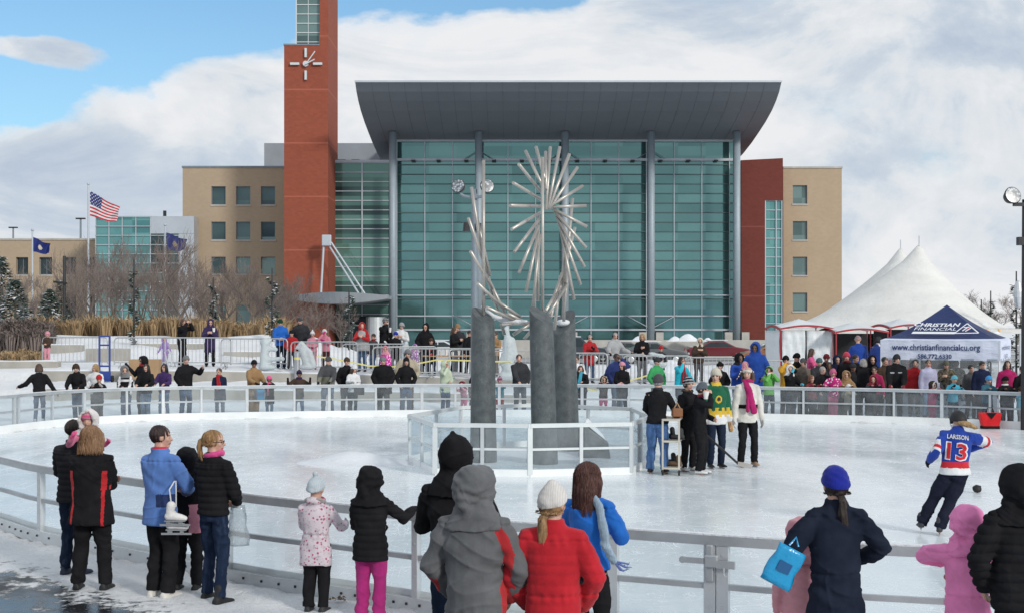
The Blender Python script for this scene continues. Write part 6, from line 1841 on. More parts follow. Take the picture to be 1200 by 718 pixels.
def P(label, px, top, dist, hatadd=.02, **kw):
    """someone standing on the level behind the far rail, at a distance beyond the rail"""
    z0 = kw.pop('z0', None)
    Y = rail_y(px)+dist if dist < 20 else dist
    x = PX(px, Y)
    if z0 is None: z0 = max(0.0, ground_z(x, Y)) if Y > 42 else .02
    H = PZ(top, Y)-z0-hatadd
    for k in ('jacket', 'pants', 'boot', 'gloves', 'hoodcol', 'fur', 'collar', 'earm'):
        if k in kw and isinstance(kw[k], str): kw[k] = K[kw[k]]
    for k in ('hair', 'hat'):
        if k in kw and kw[k]: kw[k] = tuple(K[v] if (isinstance(v, str) and i > 0) else v for i, v in enumerate(kw[k]))
    if 'scarf' in kw: kw['scarf'] = (K[kw['scarf'][0]], kw['scarf'][1])
    ln = kw.get('lean', 0)
    if ln: H = H/(1-.46*(1-math.cos(R(ln))))
    rv_ = random.Random(int(px*7+top)); kw['yaw'] = kw.get('yaw', 180)+rv_.uniform(-14, 14); kw.setdefault('hyaw', rv_.uniform(-32, 32)); kw.setdefault('hpitch', rv_.uniform(0, 14)); kw.setdefault('side', rv_.uniform(-4, 4)); kw.setdefault('stride', rv_.uniform(-.03, .03)); kw.setdefault('stance', rv_.uniform(.045, .085))
    if not kw.get('lean'): kw['lean'] = rv_.uniform(0, 6)
    kw.setdefault('group', None); kw['bulk'] = kw.get('bulk', 1.0)*1.14; kw['pw'] = kw.get('pw', 1.0)*1.1
    return person(label, x, Y, H, z0=z0, **kw)
f, b = 'f', 'm'
rl = dict(R_='rail', L_='rail')
# ---- far rail, left to right
P('person in a black jacket with arms held out, leftmost at the far rail', 46, 425, .9, yaw=10, R_='outlow', L_='out', jacket='black', collar='lgrey', hair=('bob', 'bru'), pants='jean', pkind='denim', boot='white', pw=.8)
P('person in a black coat and grey brown cap bent over the far rail', 92, 425, .55, yaw=165, **rl, lean=14, jacket='black', hat=('ears', 'brown'), hair=None, pants='jean', pkind='denim', sex=b, gloves='black')
P('blond woman in a white jacket with dark sleeves behind the child in a red cap', 113, 425, 1.0, yaw=175, R_='hip', L_='rail', jacket='white', hair=('bob', 'blond'), pants='black')
P('child in a red cap and dark jacket leaning on the far rail', 115, 438, .42, yaw=185, R_='rail', L_='rail', lean=10, jacket='black', hat=('cap', 'red'), hair=('short', 'brown'), pants='dgrey', gloves='lgrey', hem=.4)
P('child in a grey hood and black and white jacket at the far rail', 148, 428, .6, yaw=180, R_='clasp', L_='clasp', jacket='white', hood='up', hoodcol='grey', pants='jean', pkind='denim', jmats=[fabric(K['black']), fabric(K['white'])],
  jpaint=lambda H, U, a, mi: (lambda c: ((np.abs(np.abs(c[:, 0])-.15) < .03) | ((np.abs(c[:, 2]-.74*H) < .025))).astype('i')))
P('person with a red scarf pointing to the left behind the woman with long black hair', 167, 417, 1.6, yaw=150, R_='side', L_='pocket', jacket='black', scarf=('red', 0), hood='up', hoodcol='black', pants='black', gloves='black')
P('woman with long black hair in a black jacket at the left of the far rail', 171, 425, .6, yaw=180, R_='rail', L_='rail', jacket='black', hair=('long', 'bk'), pants='ljean', pkind='denim', bulk=1.08)
P('dark haired woman in a purple jacket at the far rail', 192.5, 425, .7, yaw=180, R_='rail', L_='rail', jacket='purple', hair=('long', 'bk'), pants='ljean', pkind='denim', pw=.85)
P('man in a black jacket holding a phone high above the far rail', 217, 416, .7, yaw=-125, R_='pocket', L_='up', Lv=(-.16, .26, .80), jacket='black', hat=('beanie', 'grey'), hair=None, pants='jean', pkind='denim', sex=b, bulk=1.15, hyaw=-10)
P('woman in a navy coat with a bright red scarf at the far rail', 258, 430, .65, yaw=180, R_='clasp', L_='clasp', jacket='navy', hem=.33, flare=1.15, scarf=('red', 2), hair=('short', 'bru'), pants='jean', pkind='denim')
P('man in a tan work coverall with a black hood at the far rail', 297, 421, .7, yaw=-150, R_='rail', L_='rail', jacket='tan', hat=('beanie', 'black'), hair=None, pants='tan', sex=b, bulk=1.12, skin='skin_dark', gloves='black', pw=1.15)
P('child in a bright pink hat and black coat at the far rail', 316, 439.5, .5, yaw=180, R_='rail', L_='rail', jacket='black', hat=('beanie', 'pink'), hair=('short', 'bk'), scarf=('pink', 1), hem=.32, flare=1.15, pants='ljean', pkind='denim', skin='skin_dark')
P('child in a pointed purple hat and scarf spreading arms on the far rail', 350, 433, .5, yaw=180, R_='out', L_='out', Rv=(.24, .16, .78), Lv=(-.24, .16, .78), jacket='brown', hat=('slouch', 'purple', 'black'), hair=None, scarf=('purple', 0), hem=.32, flare=1.1, pants='ljean', pkind='denim', gloves='black', skin='skin_dark')
P('man in an olive and dark grey two tone jacket at the far rail', 384, 417, .65, yaw=175, R_='rail', L_='rail', jacket='olive', hat=('beanie', 'dgrey'), hair=None, pants='jean', pkind='denim', sex=b, bulk=1.12, gloves='black', jmats=[fabric((.17, .17, .13)), fabric(K['dgrey'])], jpaint=lambda H, U, a, mi: (lambda c: ((c[:, 2] > .66*H) | (np.abs(c[:, 0]) > .2)).astype('i')))
P('person in a dark brown cap and sunglasses beside the man in olive', 406, 418, .9, yaw=-165, R_='pocket', L_='pocket', jacket='black', hat=('beanie', 'brown'), hair=None, glasses='sun', pants='djean', sex=b)
P('woman in a white jacket and white hat carrying a grey handbag', 413.5, 427, .6, yaw=-165, R_='rail', L_='clasp', jacket='white', hat=('beanie', 'white'), hair=('long', 'bru'), pants='djean', pkind='denim', gloves='white', pw=.85)
P('person in a wide black coat and grey beanie at the far rail', 449.5, 417, .7, yaw=180, R_='pocket', L_='pocket', jacket='black', bulk=1.3, hem=.36, hat=('beanie', 'grey'), hair=None, pants='black', sex=b, pw=1.1)
P('woman in a black coat and black beanie in jeans at the far rail', 475.5, 418, .65, yaw=180, R_='pocket', L_='pocket', jacket='black', hat=('beanie', 'black'), hair=('long', 'dbr'), pants='jean', pkind='denim', hood='down')
P('tall person in a beige coat and sunglasses behind the black beanie', 476.5, 408.5, 1.4, yaw=178, R_='pocket', L_='pocket', jacket='beige', bulk=1.12, hat=('ears', 'grey'), hair=None, glasses='sun', pants='brown', sex=b)
P('person in a pale green hooded coat left of the stone column', 521.5, 422, .7, yaw=-140, R_='face', L_='clasp', jacket='mint', hood='up', hem=.4, pants='jean', pkind='denim')
P('child in pink stooping beside the left stone column', 544, 446, .7, yaw=140, R_='rail', L_='rail', jacket='lpink', lean=12, hood='up', hoodcol='dred', pants='pink')
P('child in a turquoise coat and striped knit hat right of the left column', 586, 441, .5, yaw=180, R_='rail', L_='rail', jacket='teal', hat=('pom', 'purple', 'lpink'), hair=None, pants='red', gloves='lgrey')
P('man in a charcoal hooded jacket with a white arm stripe between the columns', 609, 414, .65, yaw=-170, R_='rail', L_='pocket', jacket='char', hair=('short', 'dbr'), pants='djean', sex=b, bulk=1.15, hood='down')
P('person in a white jacket half hidden behind the right stone column', 676, 416, 1.0, yaw=170, jacket='white', hair=('short', 'bru'), pants='grey', R_='hold', L_='hold')
P('woman with an aqua scarf and dark glasses beside the right stone column', 682, 427, .6, yaw=165, R_='face', L_='rail', jacket='black', hair=('long', 'bru'), scarf=('aqua', 2), glasses='sun', pants='djean')
P('small child in a brown hooded coat and pink trousers at the far rail', 707, 440, .55, yaw=180, R_='rail', L_='rail', jacket='brown', hood='up', fur='beige', pants='pink', hair=None)
P('man in a navy jacket shading his eyes with a raised arm', 723, 413, 1.2, yaw=180, R_='pocket', L_='face', Lv=(-.05, .12, .90), jacket=(.02, .035, .14), hair=('short', 'dbr'), pants='jean', sex=b, bulk=1.2, skin='skin_dark')
P('woman in a pink knit hat and black coat with clasped pink mittens', 729, 423, .55, yaw=180, R_='clasp', L_='clasp', jacket='black', hem=.36, hat=('beanie', 'lpink'), hair=('bob', 'dbr'), gloves='lpink', pants='djean')
P('person in a bright green jacket and dark cap behind the man in jeans', 769, 418, .8, yaw=-140, R_='pocket', L_='pocket', jacket='green', hat=('cap', 'char'), hair=('short', 'ghair'), pants='djean', sex=b)
P('woman in a turquoise jacket and red scarf with black hair', 797, 417, .8, yaw=-160, R_='face', L_='rail', jacket=(.02, .42, .55), hair=('bob', 'bk'), scarf=('red', 2), pants='djean')
P('person in a black fur hat and black coat behind the green jersey', 843, 423.5, .7, yaw=178, R_='pocket', L_='pocket', jacket='black', hat=('furhat', 'bk'), hair=('short', 'dbr'), pants='jean', pkind='denim', bulk=1.08)
P('man in a blue jacket and black hood holding a baby', 865, 414, .85, yaw=-165, R_='hold', L_='hold', jacket=(.015, .06, .33), hood='up', hoodcol='black', pants='jean', pkind='denim', sex=b, skin='skin_dark', bulk=1.08)
P('baby in a pink and brown patterned suit carried in the blue jacket arms', 873.5, 423, .5, z0=.72, yaw=180, R_='outlow', L_='outlow', jacket='brown', jkind='dots', hood='up', hoodcol=K['lpink'], pants='brown', feet=False, Rfoot=(.06, .08, .2), Lfoot=(-.06, .08, .2))
P('tall person in a bright blue hooded coat standing behind the blue jacket', 885.5, 401, 2.6, yaw=180, R_='pocket', L_='pocket', jacket=(.015, .065, .33), hood='up', hem=.3, flare=1.1, pants='djean', sex=b, bulk=1.15, skin='skin_dark', fist=.3)
P('person in a bright green hooded jacket drinking from a white cup', 901, 429, .6, yaw=180, R_='face', L_='face', jacket=(.13, .42, .09), hood='up', fur='brown', pants='djean', pkind='denim')
P('person in a yellow orange jacket with black sleeves raising a hand to the face', 922, 416, 1.3, yaw=165, R_='face', L_='face', jacket='yellow', hair=('short', 'bk'), hat=('beanie', 'black'), pants='black', jmats=[fabric(K['yellow']), fabric(K['black'])], jpaint=lambda H, U, a, mi: (lambda c: ((c[:, 0] < -.06) & (c[:, 2] < .8*H)).astype('i')))
P('person in a white hood and black coat with a hand at the face', 926, 427, .6, yaw=-170, R_='face', L_='rail', jacket='black', hood='up', hoodcol='white', hem=.38, pants='djean', pkind='denim', gloves='aqua')
P('person in a grey brown coat behind the white hood', 941, 419, 1.5, yaw=175, jacket=(.16, .13, .11), hat=('cap', 'dgrey'), hair=('short', 'dbr'), pants='black', sex=b)
P('girl with long brown hair in a bright pink jacket riding above the crowd', 949.5, 407, 2.0, z0=.62, yaw=-120, R_='hold', L_='hold', jacket='pink', hair=('long', 'bru'), pants='djean')
P('person in a teal grey beanie and dark coat in the right crowd', 958, 418.5, 1.1, yaw=180, jacket='char', hat=('beanie', (.05, .12, .13)), hair=None, pants='black', sex=b, **rl)
P('man with short fair hair in a black jacket in the right crowd', 963.5, 428, .6, yaw=-170, jacket='black', hair=('short', 'ghair'), pants='black', sex=b, R_='pocket', L_='pocket', bulk=1.08)
P('child with auburn hair and a red collar low at the rail', 952, 438, .45, yaw=-160, jacket='dred', hair=('bob', 'red_hair'), pants='black', **rl)
P('dark skinned person with short hair behind the man in black', 971, 423, 1.5, yaw=180, jacket='soft', hair=('short', 'dbr'), pants='black', skin='skin_dark')
P('child in a dotted pink hat and coat at the right crowd', 976.5, 431, .5, yaw=140, jacket='hot', jkind='dots', hat=('ears', (.5, .12, .22)), hair=None, pants='pink', **rl)
P('person in a coral red headscarf and black coat at the right', 993, 412, 1.6, yaw=178, jacket='black', hat=('beanie', (.60, .06, .10)), hair=('short', 'dbr'), scarf=('dred', 0), pants='black', bulk=1.15)
P('child in a tan fur edged hood at the right of the rail', 992.5, 434, .5, yaw=180, jacket='tan', hood='up', fur='tan', pants='brown', **rl)
P('small child in a white hat peeking over the rail beneath the tan hood', 994, 449, .4, yaw=180, jacket='beige', hat=('beanie', 'white'), hair=None, pants='brown', **rl)
P('dark person in a black beanie behind the tan fur hood', 1000, 425, 1.1, yaw=-175, jacket='soft', hat=('beanie', 'char'), hair=None, pants='black', sex=b, skin='skin_dark')
P('person in a large black coat with the back turned in the right crowd', 1013, 419, 1.2, yaw=20, jacket='black', hair=('bob', 'ghair'), pants='black', bulk=1.25)
P('person in a raspberry coat stooping beside the navy canopy', 1027, 428, 1.3, yaw=150, jacket=(.40, .02, .10), hair=('short', 'dbr'), pants='black', lean=15, bulk=1.15)
P('child with a maroon hood beside the raspberry coat', 1021, 439, .5, yaw=-160, jacket='char', hood='up', hoodcol='dred', pants='black', **rl)
P('man in a black parka and grey beanie gripping the rail with red gloves', 1049.5, 414.5, .55, yaw=180, jacket='black', hat=('beanie', 'char'), hair=('short', 'dbr'), gloves='dred', pants='black', sex=b, bulk=1.22, glasses='sun', **rl,
  jmats=[fabric(K['black']), fabric(K['lgrey'])], jpaint=lambda H, U, a, mi: (lambda c: ((np.abs(c[:, 2]-.735*H) < .012) & (c[:, 1] > 0) & (np.abs(np.abs(c[:, 0])-.1) < .06)).astype('i')))
P('person in a red coat under the left side of the navy canopy', 1071, 420, 2.8, yaw=160, jacket='red', hair=('short', 'dbr'), pants='black')
P('person in a pale lavender jacket under the navy canopy', 1088, 420, 2.6, yaw=175, jacket=(.42, .42, .58), hair=('short', 'brown'), pants='ljean', bulk=1.2)
P('stooping person in camouflage clothes under the navy canopy', 1110, 422, 3.0, yaw=150, jacket='olive', jkind='camo', hat=('cap', 'olive'), hair=None, pants='dgrey', bulk=1.3, lean=14, R_='hold', L_='hold')
P('second person in camouflage under the navy canopy, back turned', 1122, 421, 3.4, yaw=20, jacket='olive', jkind='camo', hair=('short', 'dbr'), pants='black', bulk=1.25)
P('child in a raspberry snow suit and white edged hood at the right rail', 1092, 446, .45, yaw=180, jacket=(.42, .03, .14), hood='up', hoodcol='brown', fur='white', pants=(.40, .03, .13), hair=None, **rl)
P('child in an aqua hat and coat resting black mittens on the rail', 1116.5, 439, .45, yaw=180, jacket='aqua', hat=('beanie', (.15, .5, .6)), hair=None, gloves='black', pants='djean', R_='rail', L_='rail')
P('person in a dark grey coat under the navy canopy beside the camouflage', 1137, 426, 2.6, yaw=-160, jacket='dgrey', hair=('short', 'bk'), pants='black', bulk=1.15)
P('man with dark hair in a navy jacket under the right of the canopy', 1150, 422, 2.2, yaw=170, jacket='navy', hair=('short', 'dbr'), pants='black', sex=b, bulk=1.15)
P('child in a sky blue hat and tan fur collar at the right rail', 1157, 439.5, .5, yaw=180, jacket=(.03, .12, .17), hat=('beanie', (.05, .32, .65)), hair=None, fur='tan', pants='djean', **rl)
P('woman with long dark hair and sunglasses in a raspberry coat at right', 1180, 421.5, 1.2, yaw=175, jacket=(.36, .01, .10), hair=('long', 'dbr'), glasses='sun', pants='black', bulk=1.1)
P('child in a black hat and black coat in front of the raspberry coat', 1178, 440, .5, yaw=175, jacket='black', hat=('beanie', 'black'), hair=None, scarf=('white', 0), pants='char', skin='skin_dark', **rl)
P('person in a dark coat cut by the right edge at the far rail', 1198, 427, .8, yaw=170, jacket='black', hair=('short', 'dbr'), pants='black')
P('child in a light blue coat at the right edge of the far rail', 1196, 452, .5, yaw=180, jacket=(.15, .38, .5), hat=('beanie', 'brown'), hair=None, pants='grey', **rl)
P('person in a black knit hat at the back of the right crowd, left part', 934, 413, 2.3, jacket='black', hat=('beanie', 'black'), hair=None, pants='black')
P('person in a maroon hat at the back of the right crowd', 966, 414, 2.4, jacket='soft', hat=('beanie', 'dred'), hair=None, pants='black')
P('person with a navy hood at the back of the right crowd', 981, 416, 2.2, jacket='navy', hood='up', pants='black')
P('person with dark hair between the coral headscarf and the large black coat', 1003, 414, 2.4, jacket='black', hair=('short', 'dbr'), pants='black')
P('person in a dark brown jacket just left of the canopy leg', 1036, 417, 2.0, jacket='brown', hair=('short', 'bk'), pants='black')
P('person in a black hood just behind the raspberry coat', 1021, 416, 2.3, jacket='black', hood='up', pants='black')
# under the small tents
P('man in a bright blue jacket with the back turned under the red trimmed tent', 1007, 393, 49.5, z0=.1, yaw=5, jacket=(.012, .05, .28), hat=('beanie', 'blue', 'yellow'), hair=None, pants='black', sex=b, bulk=1.15, R_='hold', L_='hold')
P('person in a blue and white striped jacket and cap beside the tent leg', 1028, 394, 49, z0=.1, yaw=-60, jacket=(.015, .04, .2), hat=('cap', 'char'), hair=('short', 'bk'), pants='black', sex=b, bulk=1.1, jmats=[fabric((.015, .04, .2)), fabric(K['white'])], jpaint=lambda H, U, a, mi: (lambda c: (np.abs(c[:, 1]-.02) < .025).astype('i')))
# ---- terrace
P('small child in a pink eared hat and brown jacket on the planter wall', 55.5, 387.5, 47.4, z0=1.30, yaw=180, jacket='brown', hat=('ears', 'lpink'), hair=None, pants='lpink', boot='hot', R_='clasp', L_='clasp')
P('toddler in a lavender snow suit behind the crowd barrier at left', 194, 394.5, 49, yaw=170, jacket='lav', hood='up', pants='lav', R_='outlow', L_='outlow')
P('person in black photographing with a camera behind the left barriers', 213, 373, 48.6, yaw=-110, jacket='black', hair=('bob', 'bru'), pants='black', R_='camera', L_='camera', bulk=1.1)
P('person in a long purple hooded coat holding a paper cup', 246, 373.5, 48.4, yaw=-170, jacket=(.03, .018, .07), hood='up', hem=.30, flare=1.1, pants='black', R_='hold', L_='hold', bulk=1.1)
P('man in a bright blue jacket and dark green beanie on the terrace', 329.5, 373.5, 48.2, yaw=-170, jacket=(.015, .12, .48), hat=('beanie', 'dgreen'), hair=None, pants='djean', pkind='denim', sex=b, bulk=1.15, R_='clasp', L_='clasp', lean=6, hpitch=15)
P('boy in a red jacket and black hat behind the bollard', 342, 386.5, 47.9, yaw=180, jacket='red', hat=('beanie', 'black'), hair=None, pants='char', R_='pocket', L_='pocket')
P('man in a dark grey puffy jacket and sunglasses on the terrace', 353.5, 371, 48.5, yaw=-178, jacket='char', hair=('short', 'ghair'), glasses='sun', pants='black', sex=b, bulk=1.22, R_='pocket', L_='pocket', hat=('cap', 'dgrey'))
P('child in a pink coat and white hat, shorter of the pink pair', 366.5, 387.5, 48, yaw=178, jacket='lpink', hat=('pom', 'white'), hair=None, pants='lpink', gloves='mag', R_='clasp', L_='clasp')
P('child in a pink coat and white hat with brown trousers, raising a hand', 382, 385, 48, yaw=178, jacket=(.6, .22, .3), hat=('beanie', 'white'), hair=None, pants=(.08, .02, .02), gloves='hot', R_='face', L_='chest')
P('person in a red hood wrapped in a grey blanket on the terrace', 424.5, 377.5, 47.6, yaw=170, jacket='red', hood='up', pants='jean', pkind='denim', R_='chest', L_='hold', skirt=(.42, K['lgrey']))
P('person in dark clothes with red sleeves beside the grey blanket', 437, 390, 47.9, yaw=160, jacket='dgrey', hair=('short', 'dbr'), scarf=('red', 0), pants='jean')
P('person in a black coat and striped knit hat drinking behind the barrier', 450, 372, 48, yaw=-135, jacket='black', hat=('beanie', 'black', 'lgrey'), hair=('short', 'dbr'), pants='jean', pkind='denim', R_='face', L_='pocket')
P('small child in a lavender and pink suit low behind the wide black coat', 452, 405, 45.0, z0=.75, yaw=180, jacket='fuch', jkind='dots', hood='up', hoodcol='lpink', pants='lav')
P('child in a bright blue beanie and black coat on the terrace', 463, 388, 47.6, yaw=180, jacket='black', hat=('beanie', 'royal'), hair=None, pants='black', R_='out', L_='out', Rv=(.2, .1, .72), Lv=(-.2, .1, .72), gloves='white')
P('person in a white jacket and white knit hat holding a camera on the terrace', 469.5, 377.5, 48.2, yaw=175, jacket='white', hat=('beanie', 'lgrey'), hair=('short', 'dbr'), pants='lgrey', glasses='sun', R_='hold', L_='hold')
P('child in a purple flowered coat behind the tall beige coat', 485, 403, 46.6, yaw=170, jacket=(.3, .12, .35), jkind='dots', hood='up', pants='purple')
P('person in a black hooded coat left of the paper cup table', 497.5, 379, 47.6, yaw=-170, jacket='black', hood='peak', pants='black', bulk=1.15, R_='pocket', L_='pocket')
P('child in a dark coat with red mittens beside the black hooded coat', 506, 395.5, 46.8, yaw=180, jacket='soft', hat=('beanie', 'brown'), hair=None, gloves='red', pants='djean', R_='hold', L_='clasp')
P('woman with long dark hair in a black coat behind the paper cups', 531.5, 382, 48.1, yaw=-120, jacket='black', hair=('long', 'bru'), pants='djean', R_='hold', L_='hold')
P('man in a tan cap behind the woman with long dark hair', 537, 379, 48.9, yaw=-165, jacket='char', hat=('cap', 'tan'), hair=('short', 'brown'), pants='black', sex=b)
P('person in black partly hidden by the left stone column', 549, 386, 48, yaw=-150, jacket='black', hair=('short', 'dbr'), pants='black')
P('person in a tan coat just right of the left stone column', 580, 388, 47.6, yaw=170, jacket='tan', hair=('short', 'bru'), pants='brown', R_='hold', L_='hold')
P('person in a red coat with black earmuffs leaning on the barrier', 690.5, 391, 47.0, yaw=-165, jacket=(.38, .02, .025), hem=.36, flare=1.15, hair=('short', 'ghair'), earm='black', gloves='black', pants='jean', pkind='denim', R_='clasp', L_='hold')
P('grey haired man in a grey hooded sweatshirt leaning on the barrier', 719, 388.5, 47.0, yaw=-155, jacket=(.36, .37, .38), hair=('short', 'ghair'), earm='black', gloves='black', pants='ljean', pkind='denim', sex=b, R_='out', L_='out', Rv=(.26, .18, .60), Lv=(-.26, .18, .6), bulk=1.15, lean=8, hood='down')
P('blond woman in a black sweater and grey trousers on the terrace', 752, 390, 47.2, yaw=-170, jacket='black', hair=('bob', 'blond'), pants='grey', R_='hold', L_='clasp', hyaw=-15)
P('person in a brown fur coat with a white hood and dark glasses', 818.5, 395.5, 48, yaw=178, jacket='brown', jkind='knit', hood='up', hoodcol='cream', glasses='sun', pants='dgrey', R_='chest', L_='chest', bulk=1.15)
P('small child in a red hat bundled in dark clothes by the right barriers', 774, 404, 46.6, yaw=160, jacket='char', hat=('beanie', 'red'), hair=None, pants='djean', R_='rail', L_='rail', lean=14)
P('person in a dark jacket between the stone columns beyond the ice carving', 553, 430, .9, yaw=-120, jacket='black', hair=('short', 'dbr'), pants='black', lean=15)

# ------------------------------------------------------------------ on the ice
V = .012
def ICE(label, px, top, Y, hatadd=.02, **kw):
    x = PX(px, Y); H = PZ(top, Y)-hatadd-kw.get('z0', 0)
    kw.setdefault('vox', .014)
    if kw.get('skates'): kw['z0'] = kw.get('z0', 0)+.0
    return person(label, x, Y, H, **kw)
g1 = ICE('man in a black sweater and blue jeans on skates bending over the skate cart', 770, 437.5, 23.7, yaw=-22, sex=b, bulk=1.0, jacket=K['black'], hem=.50, pants=(.055, .12, .27), pkind='denim', pw=1.18, hat=('beanie', K['dgrey']), hair=('short', K['ghair']), skates=True, boot=K['black'],
         R_='hold', L_='pocket', Rv=(.16, .24, .53), Lv=(-.10, .2, .56), lean=6, stance=.075, vox=.012, collar=K['char'])
g2 = ICE('woman in a black fur collared coat and striped knit hat behind the drinker', 806, 441, 24.1, yaw=-150, jacket=K['black'], hem=.36, flare=1.05, pants=K['black'], pw=1.1, hat=('beanie', K['black'], K['lgrey']), hair=('short', K['brown']), hood='down', fur=(.07, .045, .03), skates=True, boot=K['white'], R_='hold', L_='clasp')
g3 = ICE('woman in black with a grey beanie and wine scarf drinking from a white cup', 820.5, 447, 23.6, yaw=-115, jacket=K['black'], hem=.44, pants=K['black'], pw=1.15, hat=('beanie', (.09, .11, .13)), hair=('short', K['bk']), scarf=((.20, .01, .04), 0), glasses='sun', skates=True, boot=K['white'], R_='face', L_='clasp', hunch=.5)
def gj(H, U, a, mi):
    def fn(c):
        z = c[:, 2]/H; x = c[:, 0]/H; o = np.zeros(len(c), 'i')
        zz = .60+.018*np.sign(np.sin(x*90)); o[(z < zz)] = 1; o[z < .535+.012*np.sign(np.sin(x*90))] = 2
        e = ((x+.0)/.034)**2+((z-.70)/.04)**2; o[(e < 1) & (c[:, 1] > 0)] = 1
        e2 = ((x)/.02)**2+((z-.705)/.022)**2; o[(e2 < 1) & (c[:, 1] > 0)] = 3
        o[(z > .835) & (np.abs(x) < .05)] = 1
        return o
    return fn
g4 = ICE('man in a green and yellow hockey jersey and cream hat with a hockey stick', 838.5, 431, 24.6, yaw=-165, sex=b, jacket=(.008, .10, .05), jmats=[fabric((.008, .10, .05)), fabric((.62, .42, .04)), fabric(K['white']), fabric(K['char'])], jpaint=gj, bulk=1.15, hem=.44, pants=(.012, .02, .04), hat=('beanie', K['cream']), hair=('short', K['bru']), skates=True, boot=K['black'], R_='down', L_='down', gloves=(.45, .26, .10), hyaw=-35)
def wj(H, U, a, mi):
    def fn(c):
        z = c[:, 2]/H; x = c[:, 0]/H; o = np.zeros(len(c), 'i')
        o[(np.abs(z-.605) < .020) & (np.abs(np.abs(x)-.065) < .045) & (c[:, 1] > .0) & (np.abs(x) < .1)] = 1
        return o
    return fn
g5 = ICE('woman in a white belted coat with a raspberry scarf and white headband on skates', 876, 428.5, 24.9, yaw=-172, jacket=(.62, .61, .57), jmats=[fabric((.62, .61, .57)), fabric(K['black'])], jpaint=wj, hem=.44, flare=1.15, pants=K['black'], pw=1.02, hat=('headband', (.60, .58, .52)), hair=('bob', K['bru']), scarf=((.40, .015, .13), 1), gloves=(.6, .6, .58), skates=True, boot=(.35, .22, .14), R_='down', L_='down', hyaw=-35, stance=.07, vox=.012)
# long hanging scarf end
r_, d_ = g5
m = MB(); U_ = d_['U']; H_ = d_['H']; pts = [d_['hd']((.05, .36, -.58)), U_(Vector((.01*H_, .092*H_, d_['Zf'](.76)))), U_(Vector((-.01*H_, .096*H_, d_['Zf'](.66)))), U_(Vector((-.035*H_, .10*H_, d_['Zf'](.56))))]
m.tube(pts, [.05, .06, .062, .065], 8, roundcap=True, flat=.6); pend(m, 'scarf_end', [fabric((.40, .015, .13), 'knit')], r_, .012, 1, wrinkle(.006, 4, 2))
# hockey stick
Ys = 23.9
a, b_ = PT(826, 508, Ys), PT(866, 543.5, Ys-.2)
o = thing('hockey_stick', 'black hockey stick with a pale blade resting on the ice', 'hockey stick', a)
MB().bar((0, 0, 0), b_-a, .028, .035).build('shaft', M['black'], o)
e_ = PT(881, 547, Ys-.25); bb = MB().bar(b_-a+Vector((-.02, 0, .012)), e_-a+Vector((0, 0, .012)), .02, .075); bb.build('blade', mat('pale_tape', (.42, .40, .37), .8), o)
# skate cart
Yc = 23.75
CTt = thing('skate_cart', 'pale wheeled cart with shelves of skates beside the man in jeans', 'cart', (PX(789, Yc), Yc+.05, 0), R(-12))
cm_ = mat('pale_cart_frame', (.50, .47, .41), .6)
for z in (.95, .58, .12): bevel(MB().box((0, 0, z), (.30, .8, .03)).build('shelf', cm_, CTt), .008)
for sx in (-.14, .14):
    for sy in (-.38, .38):
        MB().box((sx, sy, .53), (.03, .03, .88)).build('leg', cm_, CTt); MB().tube([(sx-.015, sy, .05), (sx+.015, sy, .05)], .05, 12).build('wheel', M['rubber'], CTt)
def small_skate(m, c, s, yaw, col=0):
    i0 = len(m.v); m.tube([(0, -.05, .16), (0, -.06, .06)], .045, 8, roundcap=True).tube([(0, -.08, .05), (0, .10, .045)], [.04, .035], 8, roundcap=True).box((0, .01, .008), (.01, .26, .016))
    Rm = Matrix.Rotation(yaw, 3, 'Z'); m.xf(lambda v: Vector(c)+Rm @ v*s, i0)
for k, (dx, dy, z, lab, c_) in enumerate(((-.05, .1, .60, 'dark skate on the middle shelf of the cart, rear', K['black']), (.07, -.15, .60, 'dark skate on the middle shelf of the cart, front', K['char']), (.02, -.2, .14, 'brown skate on the bottom shelf of the cart', (.12, .07, .04)), (-.02, .2, .14, 'black skate at the back of the bottom shelf of the cart', K['black']))):
    m = MB(); small_skate(m, (0, 0, 0), 1, R(70)); o = m.build('ice_skate', fabric(c_, 'shiny'), loc=Vector((PX(789, Yc)+dx, Yc+.05+dy, z)), smooth=True); tag(o, lab, 'skate', 'skates on the cart')
o = bevel(MB().box((0, 0, .1), (.18, .22, .15)).build('tool_box', mat('brown_leather', (.22, .09, .035), .6), loc=(PX(793, Yc), Yc-.05, .966)), .02); tag(o, 'brown box on the top shelf of the skate cart', 'box')
o = MB().tube([(-.06, 0, .0), (-.06, 0, .15), (0, 0, .27), (.06, 0, .15), (.06, 0, 0)], .015, 6).build('basket_handle', M['wood'], o) 
# cups held
def held(o, lab, kind, loc, r=.04, h=.10, mt=CUPM):
    c = MB().tube([(0, 0, 0), (0, 0, h)], [r*.8, r], 12).tube([(0, 0, h), (0, 0, h+.012)], r*1.05, 12).build('paper_cup', mt, loc=loc); tag(c, lab, 'cup')
held(None, 'white paper cup held to the mouth of the woman in the grey beanie', '', PT(827.5, 467, 23.45), .05, .12)
held(None, 'white paper cup held by the person in the bright green hooded jacket', '', PT(901, 442, rail_y(901)+.42), .05, .12)
held(None, 'white paper cup in the hands of the person in the purple coat', '', PT(250.5, 388.5, 48.2), .05, .13)
held(None, 'small white cup held by the person in the striped knit hat on the terrace', '', PT(457, 389, 47.8), .05, .15)

